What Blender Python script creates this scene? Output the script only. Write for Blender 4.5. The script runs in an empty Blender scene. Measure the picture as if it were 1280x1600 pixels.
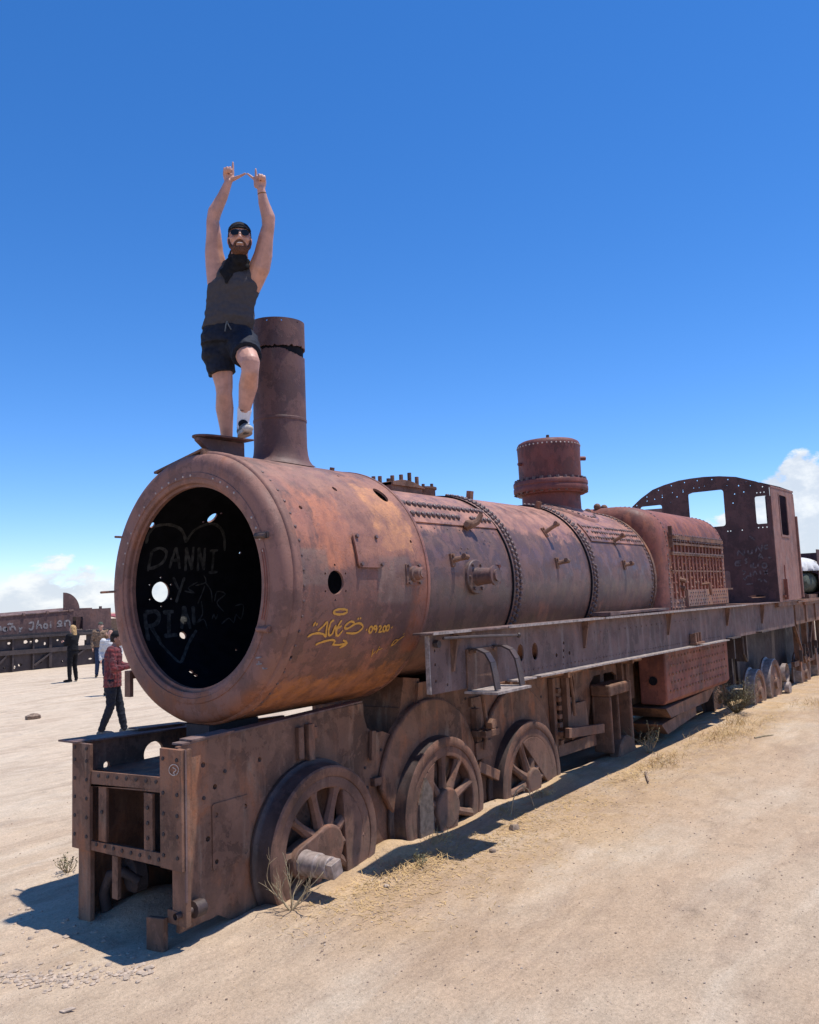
import bpy, bmesh, math, random
from mathutils import Vector, Matrix, noise as mnoise
from mathutils.geometry import delaunay_2d_cdt

random.seed(11)
scene = bpy.context.scene
COL = scene.collection
PI = math.pi
R = math.radians

# ------------------------------------------------------------------ camera
cam_d = bpy.data.cameras.new('camera')
cam = bpy.data.objects.new('camera', cam_d)
COL.objects.link(cam)
scene.camera = cam
cam_d.sensor_fit = 'HORIZONTAL'
cam_d.sensor_width = 36.0
cam_d.lens = 36.24
cam_d.clip_start = 0.05
cam_d.clip_end = 6000
CAM = Vector((-3.7623, -4.6563, 2.0))


def cam_matrix(yaw, pitch, roll):
    f = Vector((math.cos(yaw) * math.cos(pitch), math.sin(yaw) * math.cos(pitch), math.sin(pitch)))
    r = Vector((math.sin(yaw), -math.cos(yaw), 0))
    u = r.cross(f)
    c, s = math.cos(roll), math.sin(roll)
    r2, u2 = c * r + s * u, c * u - s * r
    m = Matrix(((r2.x, u2.x, -f.x, CAM.x), (r2.y, u2.y, -f.y, CAM.y), (r2.z, u2.z, -f.z, CAM.z), (0, 0, 0, 1)))
    return m


cam.matrix_world = cam_matrix(0.63508, 0.10600, -0.04020)

# ------------------------------------------------------------------ sun, sky
SUN_TO = Vector((0.195, -0.205, 1.0)).normalized()
sun_d = bpy.data.lights.new('sun', 'SUN')
sun_d.energy = 3.85
sun_d.angle = R(0.53)
sun_d.color = (1.0, 0.955, 0.89)
sun = bpy.data.objects.new('sun', sun_d)
COL.objects.link(sun)
sun.rotation_euler = SUN_TO.to_track_quat('Z', 'Y').to_euler()
sun.location = (2, -3, 30)

vs = scene.view_settings
vs.view_transform = 'Standard'
vs.look = 'None'
vs.exposure = 0.42
vs.gamma = 1.0
vs.use_curve_mapping = False


class NT:
    """small node-tree writer"""
    def __init__(self, tree):
        self.t = tree
        self.n = tree.nodes
        self.l = tree.links

    def node(self, typ, **kw):
        nd = self.n.new(typ)
        for k, v in kw.items():
            setattr(nd, k, v)
        return nd

    def put(self, sock, v):
        if v is None:
            return
        if isinstance(v, bpy.types.NodeSocket):
            self.l.new(v, sock)
        else:
            if isinstance(v, tuple) and len(v) == 3 and sock.type == 'RGBA':
                v = (*v, 1)
            sock.default_value = v

    def math(self, op, a, b=None, c=None, clamp=False):
        nd = self.node('ShaderNodeMath', operation=op, use_clamp=clamp)
        self.put(nd.inputs[0], a)
        self.put(nd.inputs[1], b)
        self.put(nd.inputs[2], c)
        return nd.outputs[0]

    def noise(self, vec, scale, detail=5, rough=.55, dist=0.0, color=False):
        nd = self.node('ShaderNodeTexNoise')
        self.put(nd.inputs['Vector'], vec)
        self.put(nd.inputs['Scale'], scale)
        self.put(nd.inputs['Detail'], detail)
        self.put(nd.inputs['Roughness'], rough)
        self.put(nd.inputs['Distortion'], dist)
        return nd.outputs['Color'] if color else nd.outputs['Fac']

    def voronoi(self, vec, scale, feature='F1', rnd=1.0):
        nd = self.node('ShaderNodeTexVoronoi', feature=feature)
        self.put(nd.inputs['Vector'], vec)
        self.put(nd.inputs['Scale'], scale)
        self.put(nd.inputs['Randomness'], rnd)
        return nd.outputs['Distance']

    def scale(self, vec, s, off=(0, 0, 0)):
        nd = self.node('ShaderNodeMapping')
        self.put(nd.inputs['Vector'], vec)
        nd.inputs['Scale'].default_value = s
        nd.inputs['Location'].default_value = off
        return nd.outputs[0]

    def mapr(self, v, a, b, c=0.0, d=1.0, smooth=True):
        nd = self.node('ShaderNodeMapRange', interpolation_type='SMOOTHSTEP' if smooth else 'LINEAR')
        self.put(nd.inputs['Value'], v)
        self.put(nd.inputs['From Min'], a)
        self.put(nd.inputs['From Max'], b)
        self.put(nd.inputs['To Min'], c)
        self.put(nd.inputs['To Max'], d)
        return nd.outputs['Result']

    def mix(self, f, a, b, mode='MIX'):
        nd = self.node('ShaderNodeMix', data_type='RGBA', blend_type=mode)
        self.put(nd.inputs[0], f)
        self.put(nd.inputs[6], a)
        self.put(nd.inputs[7], b)
        return nd.outputs[2]

    def sep(self, v):
        nd = self.node('ShaderNodeSeparateXYZ')
        self.put(nd.inputs[0], v)
        return nd.outputs

    def comb(self, x, y, z):
        nd = self.node('ShaderNodeCombineXYZ')
        for i, v in enumerate((x, y, z)):
            self.put(nd.inputs[i], v)
        return nd.outputs[0]


world = bpy.data.worlds.new('World')
scene.world = world
world.use_nodes = True
w = NT(world.node_tree)
w.n.clear()
wo = w.node('ShaderNodeOutputWorld')
bg = w.node('ShaderNodeBackground')
sky = w.node('ShaderNodeTexSky', sky_type='NISHITA')
sky.sun_disc = False
sky.sun_elevation = math.asin(SUN_TO.z)
sky.sun_rotation = math.atan2(SUN_TO.x, SUN_TO.y)
sky.altitude = 1800
sky.air_density = 1.0
sky.dust_density = 0.2
sky.ozone_density = 3.2
# clouds low over the horizon, as they stand round the salt plain
tc = w.node('ShaderNodeTexCoord')
d = tc.outputs['Generated']
dx, dy, dz = w.sep(d)
dw = w.scale(d, (1, 1, 1.9))
n1 = w.noise(dw, 11.0, 10, .60, .15)
n2 = w.noise(w.scale(d, (1, 1, 1.0), (3, 7, 1)), 4.0, 4, .5)
puff = w.voronoi(w.scale(d, (1, 1, 1.7), (.3, .1, 0)), 15.0, 'SMOOTH_F1')
# the cloud tops stand higher to the east than to the north
lim = w.mapr(w.math('ADD', w.math('MULTIPLY', dx, 0.995), w.math('MULTIPLY', dy, 0.10)), 0.89, 0.97, 0.046, 0.088)
lim = w.math('ADD', lim, w.mapr(w.math('ADD', w.math('MULTIPLY', dx, 0.995), w.math('MULTIPLY', dy, 0.10)), 0.9810, 0.9870, 0.0, 0.098))
e = w.math('ADD', dz, w.math('MULTIPLY', w.math('SUBTRACT', n1, .5), .17))
e = w.math('ADD', e, w.math('MULTIPLY', w.math('SUBTRACT', n2, .5), .14))
e = w.math('ADD', e, w.math('MULTIPLY', w.math('SUBTRACT', puff, .35), .07))
edge = w.math('SUBTRACT', lim, e)
mask = w.mapr(edge, 0.0, 0.016)
# tops are sunlit white, the undersides and hollows a little grey-blue
n3 = w.noise(w.scale(d, (1, 1, 1.9), (.012, .012, .035)), 11.0, 10, .60, .15)
rel = w.math('SUBTRACT', n3, n1)
shade = w.mapr(w.math('ADD', w.math('MULTIPLY', rel, 1.6), w.math('MULTIPLY', edge, -2.2)), -.22, .10)
cc = w.mix(shade, (3.9, 4.3, 4.85), (5.5, 5.65, 5.75))
hs = w.node('ShaderNodeHueSaturation')
hs.inputs['Saturation'].default_value = 1.29
hs.inputs['Value'].default_value = 1.0
w.put(hs.inputs['Color'], sky.outputs[0])
skyc = w.mix(1.0, hs.outputs[0], (1.0, .97, 1.10), 'MULTIPLY')
colr = w.mix(w.math('MULTIPLY', mask, .93), skyc, cc)
w.put(bg.inputs['Color'], colr)
bg.inputs['Strength'].default_value = 0.132
w.l.new(bg.outputs[0], wo.inputs[0])


# ------------------------------------------------------------------ materials
def new_mat(name):
    m = bpy.data.materials.new(name)
    m.use_nodes = True
    t = NT(m.node_tree)
    bsdf = m.node_tree.nodes['Principled BSDF']
    return m, t, bsdf


def plain(name, col, rough=.7, var=.25, scale=30, bump=.0, spec=.3, metal=0.0):
    m, t, b = new_mat(name)
    co = t.node('ShaderNodeTexCoord').outputs['Object']
    n = t.noise(co, scale, 6, .6)
    c = t.mix(t.mapr(n, .3, .7), tuple(x * (1 - var) for x in col), tuple(min(1, x * (1 + var)) for x in col))
    t.put(b.inputs['Base Color'], c)
    b.inputs['Roughness'].default_value = rough
    b.inputs['Specular IOR Level'].default_value = spec
    b.inputs['Metallic'].default_value = metal
    if bump:
        bp = t.node('ShaderNodeBump')
        bp.inputs['Strength'].default_value = .6
        bp.inputs['Distance'].default_value = bump
        t.put(bp.inputs['Height'], n)
        t.put(b.inputs['Normal'], bp.outputs[0])
    return m


def rust(name, dark, mid, warm, grey, warm_t=.56, grey_t=.55, rough=(.55, .85), scale=1.3, bump=.004, spec=.35, zones=(), dust=None):
    m, t, b = new_mat(name)
    co = t.node('ShaderNodeTexCoord').outputs['Object']
    x, y, z = t.sep(co)
    big = t.noise(co, scale, 7, .6, .5)
    streak = t.noise(t.scale(co, (3.2, 3.2, .55)), 2.4, 6, .62, .3)
    med = t.noise(t.scale(co, (1, 1, .8), (5, 2, 9)), 7.0, 7, .65, .2)
    fine = t.noise(co, 70.0, 4, .6)
    spots = t.noise(t.scale(co, (1, 1, 1), (11, 3, 4)), 22.0, 5, .7)
    c = t.mix(t.mapr(big, .36, .64), dark, mid)
    c = t.mix(t.mapr(streak, grey_t, grey_t + .16, 0, .75), c, grey)
    wm = t.math('ADD', t.math('MULTIPLY', streak, .45), t.math('MULTIPLY', t.noise(t.scale(co, (1, 1, .7), (2, 8, 1)), scale * 1.5, 7, .62, .6), .55))
    c = t.mix(t.mapr(wm, warm_t - .03, warm_t + .11, 0, .9), c, warm)
    wob = t.math('SUBTRACT', t.noise(t.scale(co, (1, 1, 1), (7, 7, 7)), 3.2, 7, .68, .4), .5)
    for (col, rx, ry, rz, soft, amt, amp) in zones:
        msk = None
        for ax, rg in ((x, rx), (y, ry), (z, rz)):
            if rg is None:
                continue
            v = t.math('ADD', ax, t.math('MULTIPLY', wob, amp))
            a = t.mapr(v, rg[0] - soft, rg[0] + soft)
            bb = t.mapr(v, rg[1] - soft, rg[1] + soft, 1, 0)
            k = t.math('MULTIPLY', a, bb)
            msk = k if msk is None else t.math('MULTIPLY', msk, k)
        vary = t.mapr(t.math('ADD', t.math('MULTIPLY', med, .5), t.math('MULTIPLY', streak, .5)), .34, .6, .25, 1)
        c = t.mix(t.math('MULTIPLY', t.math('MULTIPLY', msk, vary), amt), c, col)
    c = t.mix(t.mapr(spots, .60, .72, 0, .55), c, tuple(q * .45 for q in dark))
    k = t.mapr(med, .25, .75, .78, 1.22, False)
    k = t.math('MULTIPLY', k, t.mapr(fine, .25, .75, .86, 1.14, False))
    c = t.mix(1.0, c, t.comb(k, k, k), 'MULTIPLY')
    if dust:
        dm = t.mapr(t.math('ADD', z, t.math('MULTIPLY', wob, .35)), dust[1], dust[2], 1, 0)
        dm = t.math('MULTIPLY', dm, t.mapr(med, .35, .65, .3, 1))
        c = t.mix(t.math('MULTIPLY', dm, dust[3]), c, dust[0])
    t.put(b.inputs['Base Color'], c)
    t.put(b.inputs['Roughness'], t.mapr(med, .3, .7, rough[0], rough[1]))
    b.inputs['Specular IOR Level'].default_value = spec
    pit = t.mapr(t.noise(t.scale(co, (1, 1, 1), (2, 9, 5)), 34.0, 6, .75), .56, .70, 0, 1)
    flake = t.mapr(t.noise(t.scale(co, (1, 1, .8), (8, 1, 3)), 5.5, 9, .72, .3), .50, .53, 0, 1)
    c = t.mix(t.math('MULTIPLY', pit, .35), c, tuple(q * .5 for q in dark))
    c = t.mix(t.math('MULTIPLY', flake, .34), c, tuple(min(1, q * 1.5) for q in mid))
    t.put(b.inputs['Base Color'], c)
    dent = t.noise(t.scale(co, (1, 1, 1), (6, 6, 6)), 1.7, 3, .5)
    h = t.math('ADD', t.math('MULTIPLY', fine, .30), t.math('ADD', t.math('MULTIPLY', med, .8), t.math('MULTIPLY', spots, .5)))
    h = t.math('ADD', h, t.math('ADD', t.math('MULTIPLY', pit, -.45), t.math('MULTIPLY', flake, .22)))
    h = t.math('ADD', h, t.math('MULTIPLY', dent, 2.4))
    bp = t.node('ShaderNodeBump')
    bp.inputs['Strength'].default_value = .55
    bp.inputs['Distance'].default_value = bump
    t.put(bp.inputs['Height'], h)
    t.put(b.inputs['Normal'], bp.outputs[0])
    return m


PURP = (0.129, 0.063, 0.051)
PURPD = (0.067, 0.036, 0.030)
SALM = (0.392, 0.148, 0.089)
ORAN = (0.336, 0.111, 0.037)
GREY = (0.190, 0.121, 0.097)
M = {}
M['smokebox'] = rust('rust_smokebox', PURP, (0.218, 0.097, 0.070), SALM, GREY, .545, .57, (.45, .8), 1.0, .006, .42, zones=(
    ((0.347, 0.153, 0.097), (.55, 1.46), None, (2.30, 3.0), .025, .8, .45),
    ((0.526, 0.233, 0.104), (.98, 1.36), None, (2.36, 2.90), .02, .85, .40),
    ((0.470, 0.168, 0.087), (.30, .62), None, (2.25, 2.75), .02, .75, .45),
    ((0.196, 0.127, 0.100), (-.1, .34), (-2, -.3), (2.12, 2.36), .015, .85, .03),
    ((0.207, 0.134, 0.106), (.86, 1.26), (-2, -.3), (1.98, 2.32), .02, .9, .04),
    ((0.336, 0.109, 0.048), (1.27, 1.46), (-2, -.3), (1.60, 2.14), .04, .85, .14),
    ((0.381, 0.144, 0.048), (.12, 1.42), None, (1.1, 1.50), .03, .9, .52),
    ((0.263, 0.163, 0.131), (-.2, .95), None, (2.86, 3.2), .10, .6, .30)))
M['boiler'] = rust('rust_boiler_painted_sun', (0.106, 0.057, 0.047), (0.174, 0.085, 0.063), (0.347, 0.139, 0.083), (0.168, 0.111, 0.089), .58, .57, (.36, .7), 1.1, .005, .55, zones=(  # sunlit top and shaded flank painted in by height, along with patina
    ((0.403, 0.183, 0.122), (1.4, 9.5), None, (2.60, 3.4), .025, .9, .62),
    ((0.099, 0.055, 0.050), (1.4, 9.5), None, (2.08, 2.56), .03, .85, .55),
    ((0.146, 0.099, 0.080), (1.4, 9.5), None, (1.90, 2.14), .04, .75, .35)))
M['ring'] = rust('rust_ring', (0.168, 0.086, 0.067), (0.241, 0.120, 0.089), (0.302, 0.115, 0.060), (0.224, 0.145, 0.114), .58, .62, (.55, .8), 1.6, .003, .35, zones=(
    ((0.280, 0.100, 0.043), None, None, (1.1, 1.46), .08, .8, .3),))
M['chimney'] = rust('rust_chimney', (0.092, 0.047, 0.043), (0.146, 0.073, 0.060), (0.207, 0.083, 0.053), (0.168, 0.110, 0.093), .62, .60, (.5, .75), 2.0, .003, .4)
M['red'] = rust('rust_red', (0.134, 0.051, 0.040), (0.241, 0.084, 0.057), (0.336, 0.114, 0.057), (0.202, 0.117, 0.091), .55, .62, (.55, .85), 1.8, .004, .35, zones=(
    ((0.448, 0.233, 0.126), (6.95, 9.5), (-2, -.93), (1.7, 2.66), .05, .75, .5),
    ((0.246, 0.178, 0.144), (6.95, 8.3), (-2, -.93), (1.7, 2.10), .05, .7, .4)))
M['frame'] = rust('rust_frame', (0.108, 0.058, 0.039), (0.211, 0.112, 0.072), (0.313, 0.125, 0.061), (0.302, 0.215, 0.155), .53, .53, (.6, .9), 2.2, .005, .3,
                  dust=((0.216, 0.140, 0.090), .05, .55, .28))
M['wheel'] = rust('rust_wheel', (0.097, 0.053, 0.038), (0.186, 0.098, 0.067), (0.270, 0.112, 0.063), (0.248, 0.170, 0.124), .55, .57, (.6, .9), 2.6, .004, .3,
                  dust=((0.270, 0.180, 0.113), .12, .60, .45))
M['tread'] = rust('worn_tread', (.040, .028, .026), (.075, .050, .043), (.12, .06, .042), (.105, .085, .078), .58, .55, (.45, .75), 3.0, .002, .4)
M['board'] = rust('rust_running_board', (.105, .066, .057), (.165, .100, .084), (.24, .112, .075), (.23, .172, .152), .58, .50, (.6, .85), 2.4, .004, .3)
M['cab'] = rust('rust_cab_shaded', (.070, .038, .036), (.110, .055, .050), (.150, .066, .050), (.12, .085, .08), .6, .6, (.6, .85), 1.7, .003, .3)  # rust darkened so the cab front reads as shaded
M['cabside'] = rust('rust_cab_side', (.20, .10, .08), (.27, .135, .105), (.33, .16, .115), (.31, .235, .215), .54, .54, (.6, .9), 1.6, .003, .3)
M['dome'] = rust('rust_dome', (0.108, 0.038, 0.032), (0.180, 0.056, 0.043), (0.240, 0.075, 0.045), (0.156, 0.080, 0.068), .57, .63, (.5, .8), 2.2, .003, .35)
M['soot_and_shade'] = plain('soot_and_shade', (.012, .012, .016), .9, .3, 9, .002, .15)
M['rivet'] = plain('rivet_iron', (.130, .080, .072), .55, .3, 60, .0, .45)
M['bare'] = plain('worn_edge', (.42, .34, .30), .5, .3, 40, .001, .5)
M['lip'] = plain('pale_lip', (.30, .245, .215), .6, .4, 22, .001, .4)  # paler than the board, for its edges, flange and step tread
M['pin'] = plain('worn_crank_pin', (.30, .235, .20), .5, .35, 18, .003, .4)
M['oldwood'] = plain('weathered_timber', (.165, .125, .10), .9, .3, 22, .003, .2)
M['yellow'] = plain('yellow_paint', (.60, .30, .055), .6, .12, 60)
M['spray'] = plain('white_spray', (.085, .085, .082), .9, .55, 22)
M['chalk'] = plain('chalk', (.23, .205, .20), .9, .45, 30)
M['chalkdim'] = plain('faint_chalk', (.135, .11, .11), .9, .5, 26)
M['bgrust'] = rust('rust_background', (.085, .050, .047), (.13, .075, .066), (.18, .085, .06), (.15, .115, .105), .57, .58, (.6, .9), .8, .004, .3)
M['bgdark'] = rust('rust_background_dark', (.045, .036, .036), (.072, .055, .052), (.105, .066, .052), (.10, .084, .078), .6, .6, (.6, .9), 1.0, .004, .3)


# ------------------------------------------------------------------ mesh helpers
class MB:
    def __init__(self):
        self.v, self.f, self.m = [], [], []
        self.marks = []

    def add(self, verts, faces, mi=0):
        o = len(self.v)
        self.marks.append((o, len(self.f)))
        self.v += [tuple(q) for q in verts]
        self.f += [tuple(i + o for i in fc) for fc in faces]
        self.m += [mi] * len(faces) if isinstance(mi, int) else list(mi)

    def obox(self, c, a, b, n, mi=0):
        c, a, b, n = Vector(c), Vector(a), Vector(b), Vector(n)
        vs_ = [c + sx * a + sy * b + sz * n for sz in (-1, 1) for sy in (-1, 1) for sx in (-1, 1)]
        fs = [(0, 2, 3, 1), (4, 5, 7, 6), (0, 1, 5, 4), (2, 6, 7, 3), (0, 4, 6, 2), (1, 3, 7, 5)]
        if a.cross(b).dot(n) < 0:
            fs = [f_[::-1] for f_ in fs]
        self.add(vs_, fs, mi)

    def box(self, x0, x1, y0, y1, z0, z1, mi=0):
        self.obox(((x0 + x1) / 2, (y0 + y1) / 2, (z0 + z1) / 2), (abs(x1 - x0) / 2, 0, 0), (0, abs(y1 - y0) / 2, 0), (0, 0, abs(z1 - z0) / 2), mi)

    def bar(self, p, q, w_, h_, up=(0, 0, 1), mi=0):
        p, q = Vector(p), Vector(q)
        d_ = q - p
        l_ = d_.length
        d_ = d_ / l_
        s_ = d_.cross(Vector(up))
        if s_.length < 1e-4:
            s_ = d_.cross(Vector((0, 1, 0)))
        s_.normalize()
        u_ = s_.cross(d_)
        self.obox((p + q) / 2, d_ * l_ / 2, s_ * w_ / 2, u_ * h_ / 2, mi)

    def tube(self, pts, r, n=10, cap=True, mi=0):
        pts = [Vector(q) for q in pts]
        rs = r if isinstance(r, (list, tuple)) else [r] * len(pts)
        prev = None
        vs_, fs = [], []
        for i, q in enumerate(pts):
            t_ = (pts[min(i + 1, len(pts) - 1)] - pts[max(i - 1, 0)])
            t_.normalize()
            if prev is None:
                a = t_.orthogonal().normalized()
            else:
                a = (prev - t_ * prev.dot(t_)).normalized()
            prev = a
            b = t_.cross(a)
            for k in range(n):
                an = 2 * PI * k / n
                vs_.append(q + rs[i] * (math.cos(an) * a + math.sin(an) * b))
        for i in range(len(pts) - 1):
            for k in range(n):
                k2 = (k + 1) % n
                fs.append((i * n + k, i * n + k2, (i + 1) * n + k2, (i + 1) * n + k))
        if cap:
            fs.append(tuple(range(n))[::-1])
            fs.append(tuple((len(pts) - 1) * n + k for k in range(n)))
        self.add(vs_, fs, mi)

    def lathe(self, prof, o, axis, n=48, a0=0.0, a1=2 * PI, ref=None, mi=0, cap=(False, False)):
        """prof: list of (radius, height along axis)"""
        o, ax = Vector(o), Vector(axis).normalized()
        u_ = Vector(ref) if ref else ax.orthogonal().normalized()
        w_ = ax.cross(u_)
        full = abs(a1 - a0 - 2 * PI) < 1e-6
        m_ = n if full else n + 1
        vs_, fs, ms = [], [], []
        for (r_, h_) in prof:
            for k in range(m_):
                an = a0 + (a1 - a0) * k / n
                vs_.append(o + ax * h_ + r_ * (math.cos(an) * u_ + math.sin(an) * w_))
        for i in range(len(prof) - 1):
            for k in range(n):
                k2 = (k + 1) % m_
                fs.append((i * m_ + k, i * m_ + k2, (i + 1) * m_ + k2, (i + 1) * m_ + k))
                ms.append(mi if isinstance(mi, int) else mi[i])
        if cap[0]:
            fs.append(tuple(range(m_))[::-1])
            ms.append(0)
        if cap[1]:
            fs.append(tuple((len(prof) - 1) * m_ + k for k in range(m_)))
            ms.append(0)
        self.add(vs_, fs, ms)

    def prism(self, pts, n, mi=0):
        """closed polygon extruded along vector n"""
        pts = [Vector(q) for q in pts]
        n = Vector(n)
        k = len(pts)
        nn = Vector((0, 0, 0))
        for i in range(k):
            nn += pts[i].cross(pts[(i + 1) % k])
        if nn.dot(n) > 0:
            pts = pts[::-1]
        vs_ = pts + [q + n for q in pts]
        fs = [tuple(range(k)), tuple(range(2 * k - 1, k - 1, -1))]
        for i in range(k):
            j = (i + 1) % k
            fs.append((i, i + k, j + k, j))
        self.add(vs_, fs, mi)

    def ball(self, c, r, n=8, m_=6, mi=0, sc=(1, 1, 1)):
        c = Vector(c)
        vs_, fs = [c + Vector((0, 0, r * sc[2]))], []
        for i in range(1, m_):
            th = PI * i / m_
            for k in range(n):
                an = 2 * PI * k / n
                vs_.append(c + Vector((r * sc[0] * math.sin(th) * math.cos(an), r * sc[1] * math.sin(th) * math.sin(an), r * sc[2] * math.cos(th))))
        vs_.append(c - Vector((0, 0, r * sc[2])))
        for k in range(n):
            fs.append((0, 1 + k, 1 + (k + 1) % n))
            for i in range(m_ - 2):
                a = 1 + i * n
                fs.append((a + k, a + n + k, a + n + (k + 1) % n, a + (k + 1) % n))
            a = 1 + (m_ - 2) * n
            fs.append((a + k, len(vs_) - 1, a + (k + 1) % n))
        self.add(vs_, fs, mi)

    def dome(self, p, n, r, h=.6, seg=7):
        """rivet head"""
        p, n = Vector(p), Vector(n).normalized()
        a = n.orthogonal().normalized()
        b = n.cross(a)
        vs_, fs = [], []
        for (rr, hh) in ((1.0, -.15), (.86, h * .62), (.45, h * .95)):
            for k in range(seg):
                an = 2 * PI * k / seg
                vs_.append(p + r * (rr * (math.cos(an) * a + math.sin(an) * b) + hh * n))
        for i in range(2):
            for k in range(seg):
                k2 = (k + 1) % seg
                fs.append((i * seg + k, i * seg + k2, (i + 1) * seg + k2, (i + 1) * seg + k))
        fs.append(tuple(2 * seg + k for k in range(seg)))
        self.add(vs_, fs)

    def nut(self, p, n, r, h, seg=6):
        p, n = Vector(p), Vector(n).normalized()
        a = n.orthogonal().normalized()
        b = n.cross(a)
        vs_ = [p + hh * n + r * (math.cos(2 * PI * k / seg) * a + math.sin(2 * PI * k / seg) * b) for hh in (-.2 * h, h) for k in range(seg)]
        fs = [(k, (k + 1) % seg, seg + (k + 1) % seg, seg + k) for k in range(seg)] + [tuple(seg + k for k in range(seg))]
        self.add(vs_, fs)

    def build(self, name, mats, parent=None, smooth=True, ang=38, bevel=0.0, mesh_only=False):
        org = ORG.get(parent.name, Vector((0, 0, 0))) if parent else Vector((0, 0, 0))
        me = bpy.data.meshes.new(name)
        me.from_pydata([Vector(q) - org for q in self.v], [], self.f)
        for m_ in (mats if isinstance(mats, (list, tuple)) else [mats]):
            me.materials.append(m_)
        me.polygons.foreach_set('material_index', self.m)
        me.validate()
        if smooth:
            me.polygons.foreach_set('use_smooth', [True] * len(me.polygons))
            me.set_sharp_from_angle(angle=R(ang))
        me.update()
        if mesh_only:
            return me
        o = bpy.data.objects.new(name, me)
        COL.objects.link(o)
        if parent:
            o.parent = parent
            ORG[o.name] = org
        if bevel:
            bv = o.modifiers.new('edge', 'BEVEL')
            bv.width = bevel
            bv.segments = 2
            bv.limit_method = 'ANGLE'
            bv.angle_limit = R(40)
        return o


    def shift(self, d_):
        self.v = [tuple(Vector(q) + d_) for q in self.v]
        return self

    def build_each(self, name, mats, parent=None, **kw):
        """every added piece becomes an object of its own"""
        mk = self.marks + [(len(self.v), len(self.f))]
        out = []
        for (v0, f0), (v1, f1) in zip(mk[:-1], mk[1:]):
            k = MB()
            k.v = self.v[v0:v1]
            k.f = [tuple(i - v0 for i in fc) for fc in self.f[f0:f1]]
            k.m = self.m[f0:f1]
            out.append(k.build(name, mats, parent, **kw))
        return out


ORG = {}


def in_poly(x, y, poly):
    c = False
    j = len(poly) - 1
    for i in range(len(poly)):
        xi, yi = poly[i]
        xj, yj = poly[j]
        if (yi > y) != (yj > y) and x < (xj - xi) * (y - yi) / (yj - yi) + xi:
            c = not c
        j = i
    return c


def densify(poly, step):
    out = []
    for i in range(len(poly)):
        a, b = poly[i], poly[(i + 1) % len(poly)]
        L = math.hypot(b[0] - a[0], b[1] - a[1])
        n = max(1, int(round(L / step))) if step else 1
        for k in range(n):
            out.append((a[0] + (b[0] - a[0]) * k / n, a[1] + (b[1] - a[1]) * k / n))
    return out


def circ(cx, cy, rx, ry=None, n=14, rot=0.0):
    ry = ry or rx
    return [(cx + rx * math.cos(2 * PI * k / n) * math.cos(rot) - ry * math.sin(2 * PI * k / n) * math.sin(rot),
             cy + rx * math.cos(2 * PI * k / n) * math.sin(rot) + ry * math.sin(2 * PI * k / n) * math.cos(rot)) for k in range(n)]


def rrect(x0, x1, y0, y1, r=.03, n=3):
    o = []
    for (cx, cy, a) in ((x1 - r, y1 - r, 0), (x0 + r, y1 - r, 90), (x0 + r, y0 + r, 180), (x1 - r, y0 + r, 270)):
        for k in range(n + 1):
            t_ = R(a + 90 * k / n)
            o.append((cx + r * math.cos(t_), cy + r * math.sin(t_)))
    return o


def sheet(mb, outline, holes, fmap, thick, step=None, mats=(0, 0, 0)):
    """a plate with real thickness and cut-through holes; fmap(s,t) -> (point, normal)"""
    outline = densify(outline, step)
    loops = [outline] + [list(h) for h in holes]
    pts, edges = [], []
    for lp in loops:
        o = len(pts)
        pts += lp
        edges += [(o + i, o + (i + 1) % len(lp)) for i in range(len(lp))]
    if step:
        xs = [q[0] for q in outline]
        ys = [q[1] for q in outline]
        nx = max(1, int(round((max(xs) - min(xs)) / step)))
        ny = max(1, int(round((max(ys) - min(ys)) / step)))
        hb = [(min(q[0] for q in h) - step * .3, max(q[0] for q in h) + step * .3, min(q[1] for q in h) - step * .3, max(q[1] for q in h) + step * .3) for h in holes]
        for i in range(1, nx):
            for j in range(1, ny):
                x, y = min(xs) + (max(xs) - min(xs)) * i / nx, min(ys) + (max(ys) - min(ys)) * j / ny
                if any(a < x < b and c < y < d_ for a, b, c, d_ in hb):
                    continue
                if in_poly(x, y, outline):
                    pts.append((x, y))
    res = delaunay_2d_cdt([Vector(q) for q in pts], edges, [], 0, 1e-6)
    V2, F2 = res[0], res[2]
    keep = []
    for fc in F2:
        cx = sum(V2[i].x for i in fc) / len(fc)
        cy = sum(V2[i].y for i in fc) / len(fc)
        if in_poly(cx, cy, outline) and not any(in_poly(cx, cy, h) for h in holes):
            keep.append(tuple(fc))
    P = [fmap(q.x, q.y) for q in V2]
    top = [Vector(p) for p, n in P]
    bot = [Vector(p) - Vector(n) * thick for p, n in P]
    fc = keep[0]
    nn = (top[fc[1]] - top[fc[0]]).cross(top[fc[2]] - top[fc[0]])
    if nn.dot(Vector(P[fc[0]][1])) < 0:
        keep = [f_[::-1] for f_ in keep]
    cnt = {}
    for f_ in keep:
        for i in range(3):
            a, b = f_[i], f_[(i + 1) % 3]
            cnt[(a, b)] = 1
    N = len(V2)
    fs = list(keep)
    ms = [mats[0]] * len(keep)
    fs += [tuple(i + N for i in f_[::-1]) for f_ in keep]
    ms += [mats[1]] * len(keep)
    for (a, b) in cnt:
        if (b, a) not in cnt:
            fs.append((b, a, a + N, b + N))
            ms.append(mats[2])
    mb.add(top + bot, fs, ms)


def cylmap(Rr):
    """(s,t): s = arc length from the top towards the near side, t = along the engine"""
    def f(s, t_):
        a = s / Rr
        n = Vector((0, -math.sin(a), math.cos(a)))
        return Vector((t_, 0, ZC)) + n * Rr, n
    return f


def planemap(o, u_, v_, n):
    o, u_, v_, n = Vector(o), Vector(u_), Vector(v_), Vector(n)
    return lambda s, t_: (o + u_ * s + v_ * t_, n)


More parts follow.
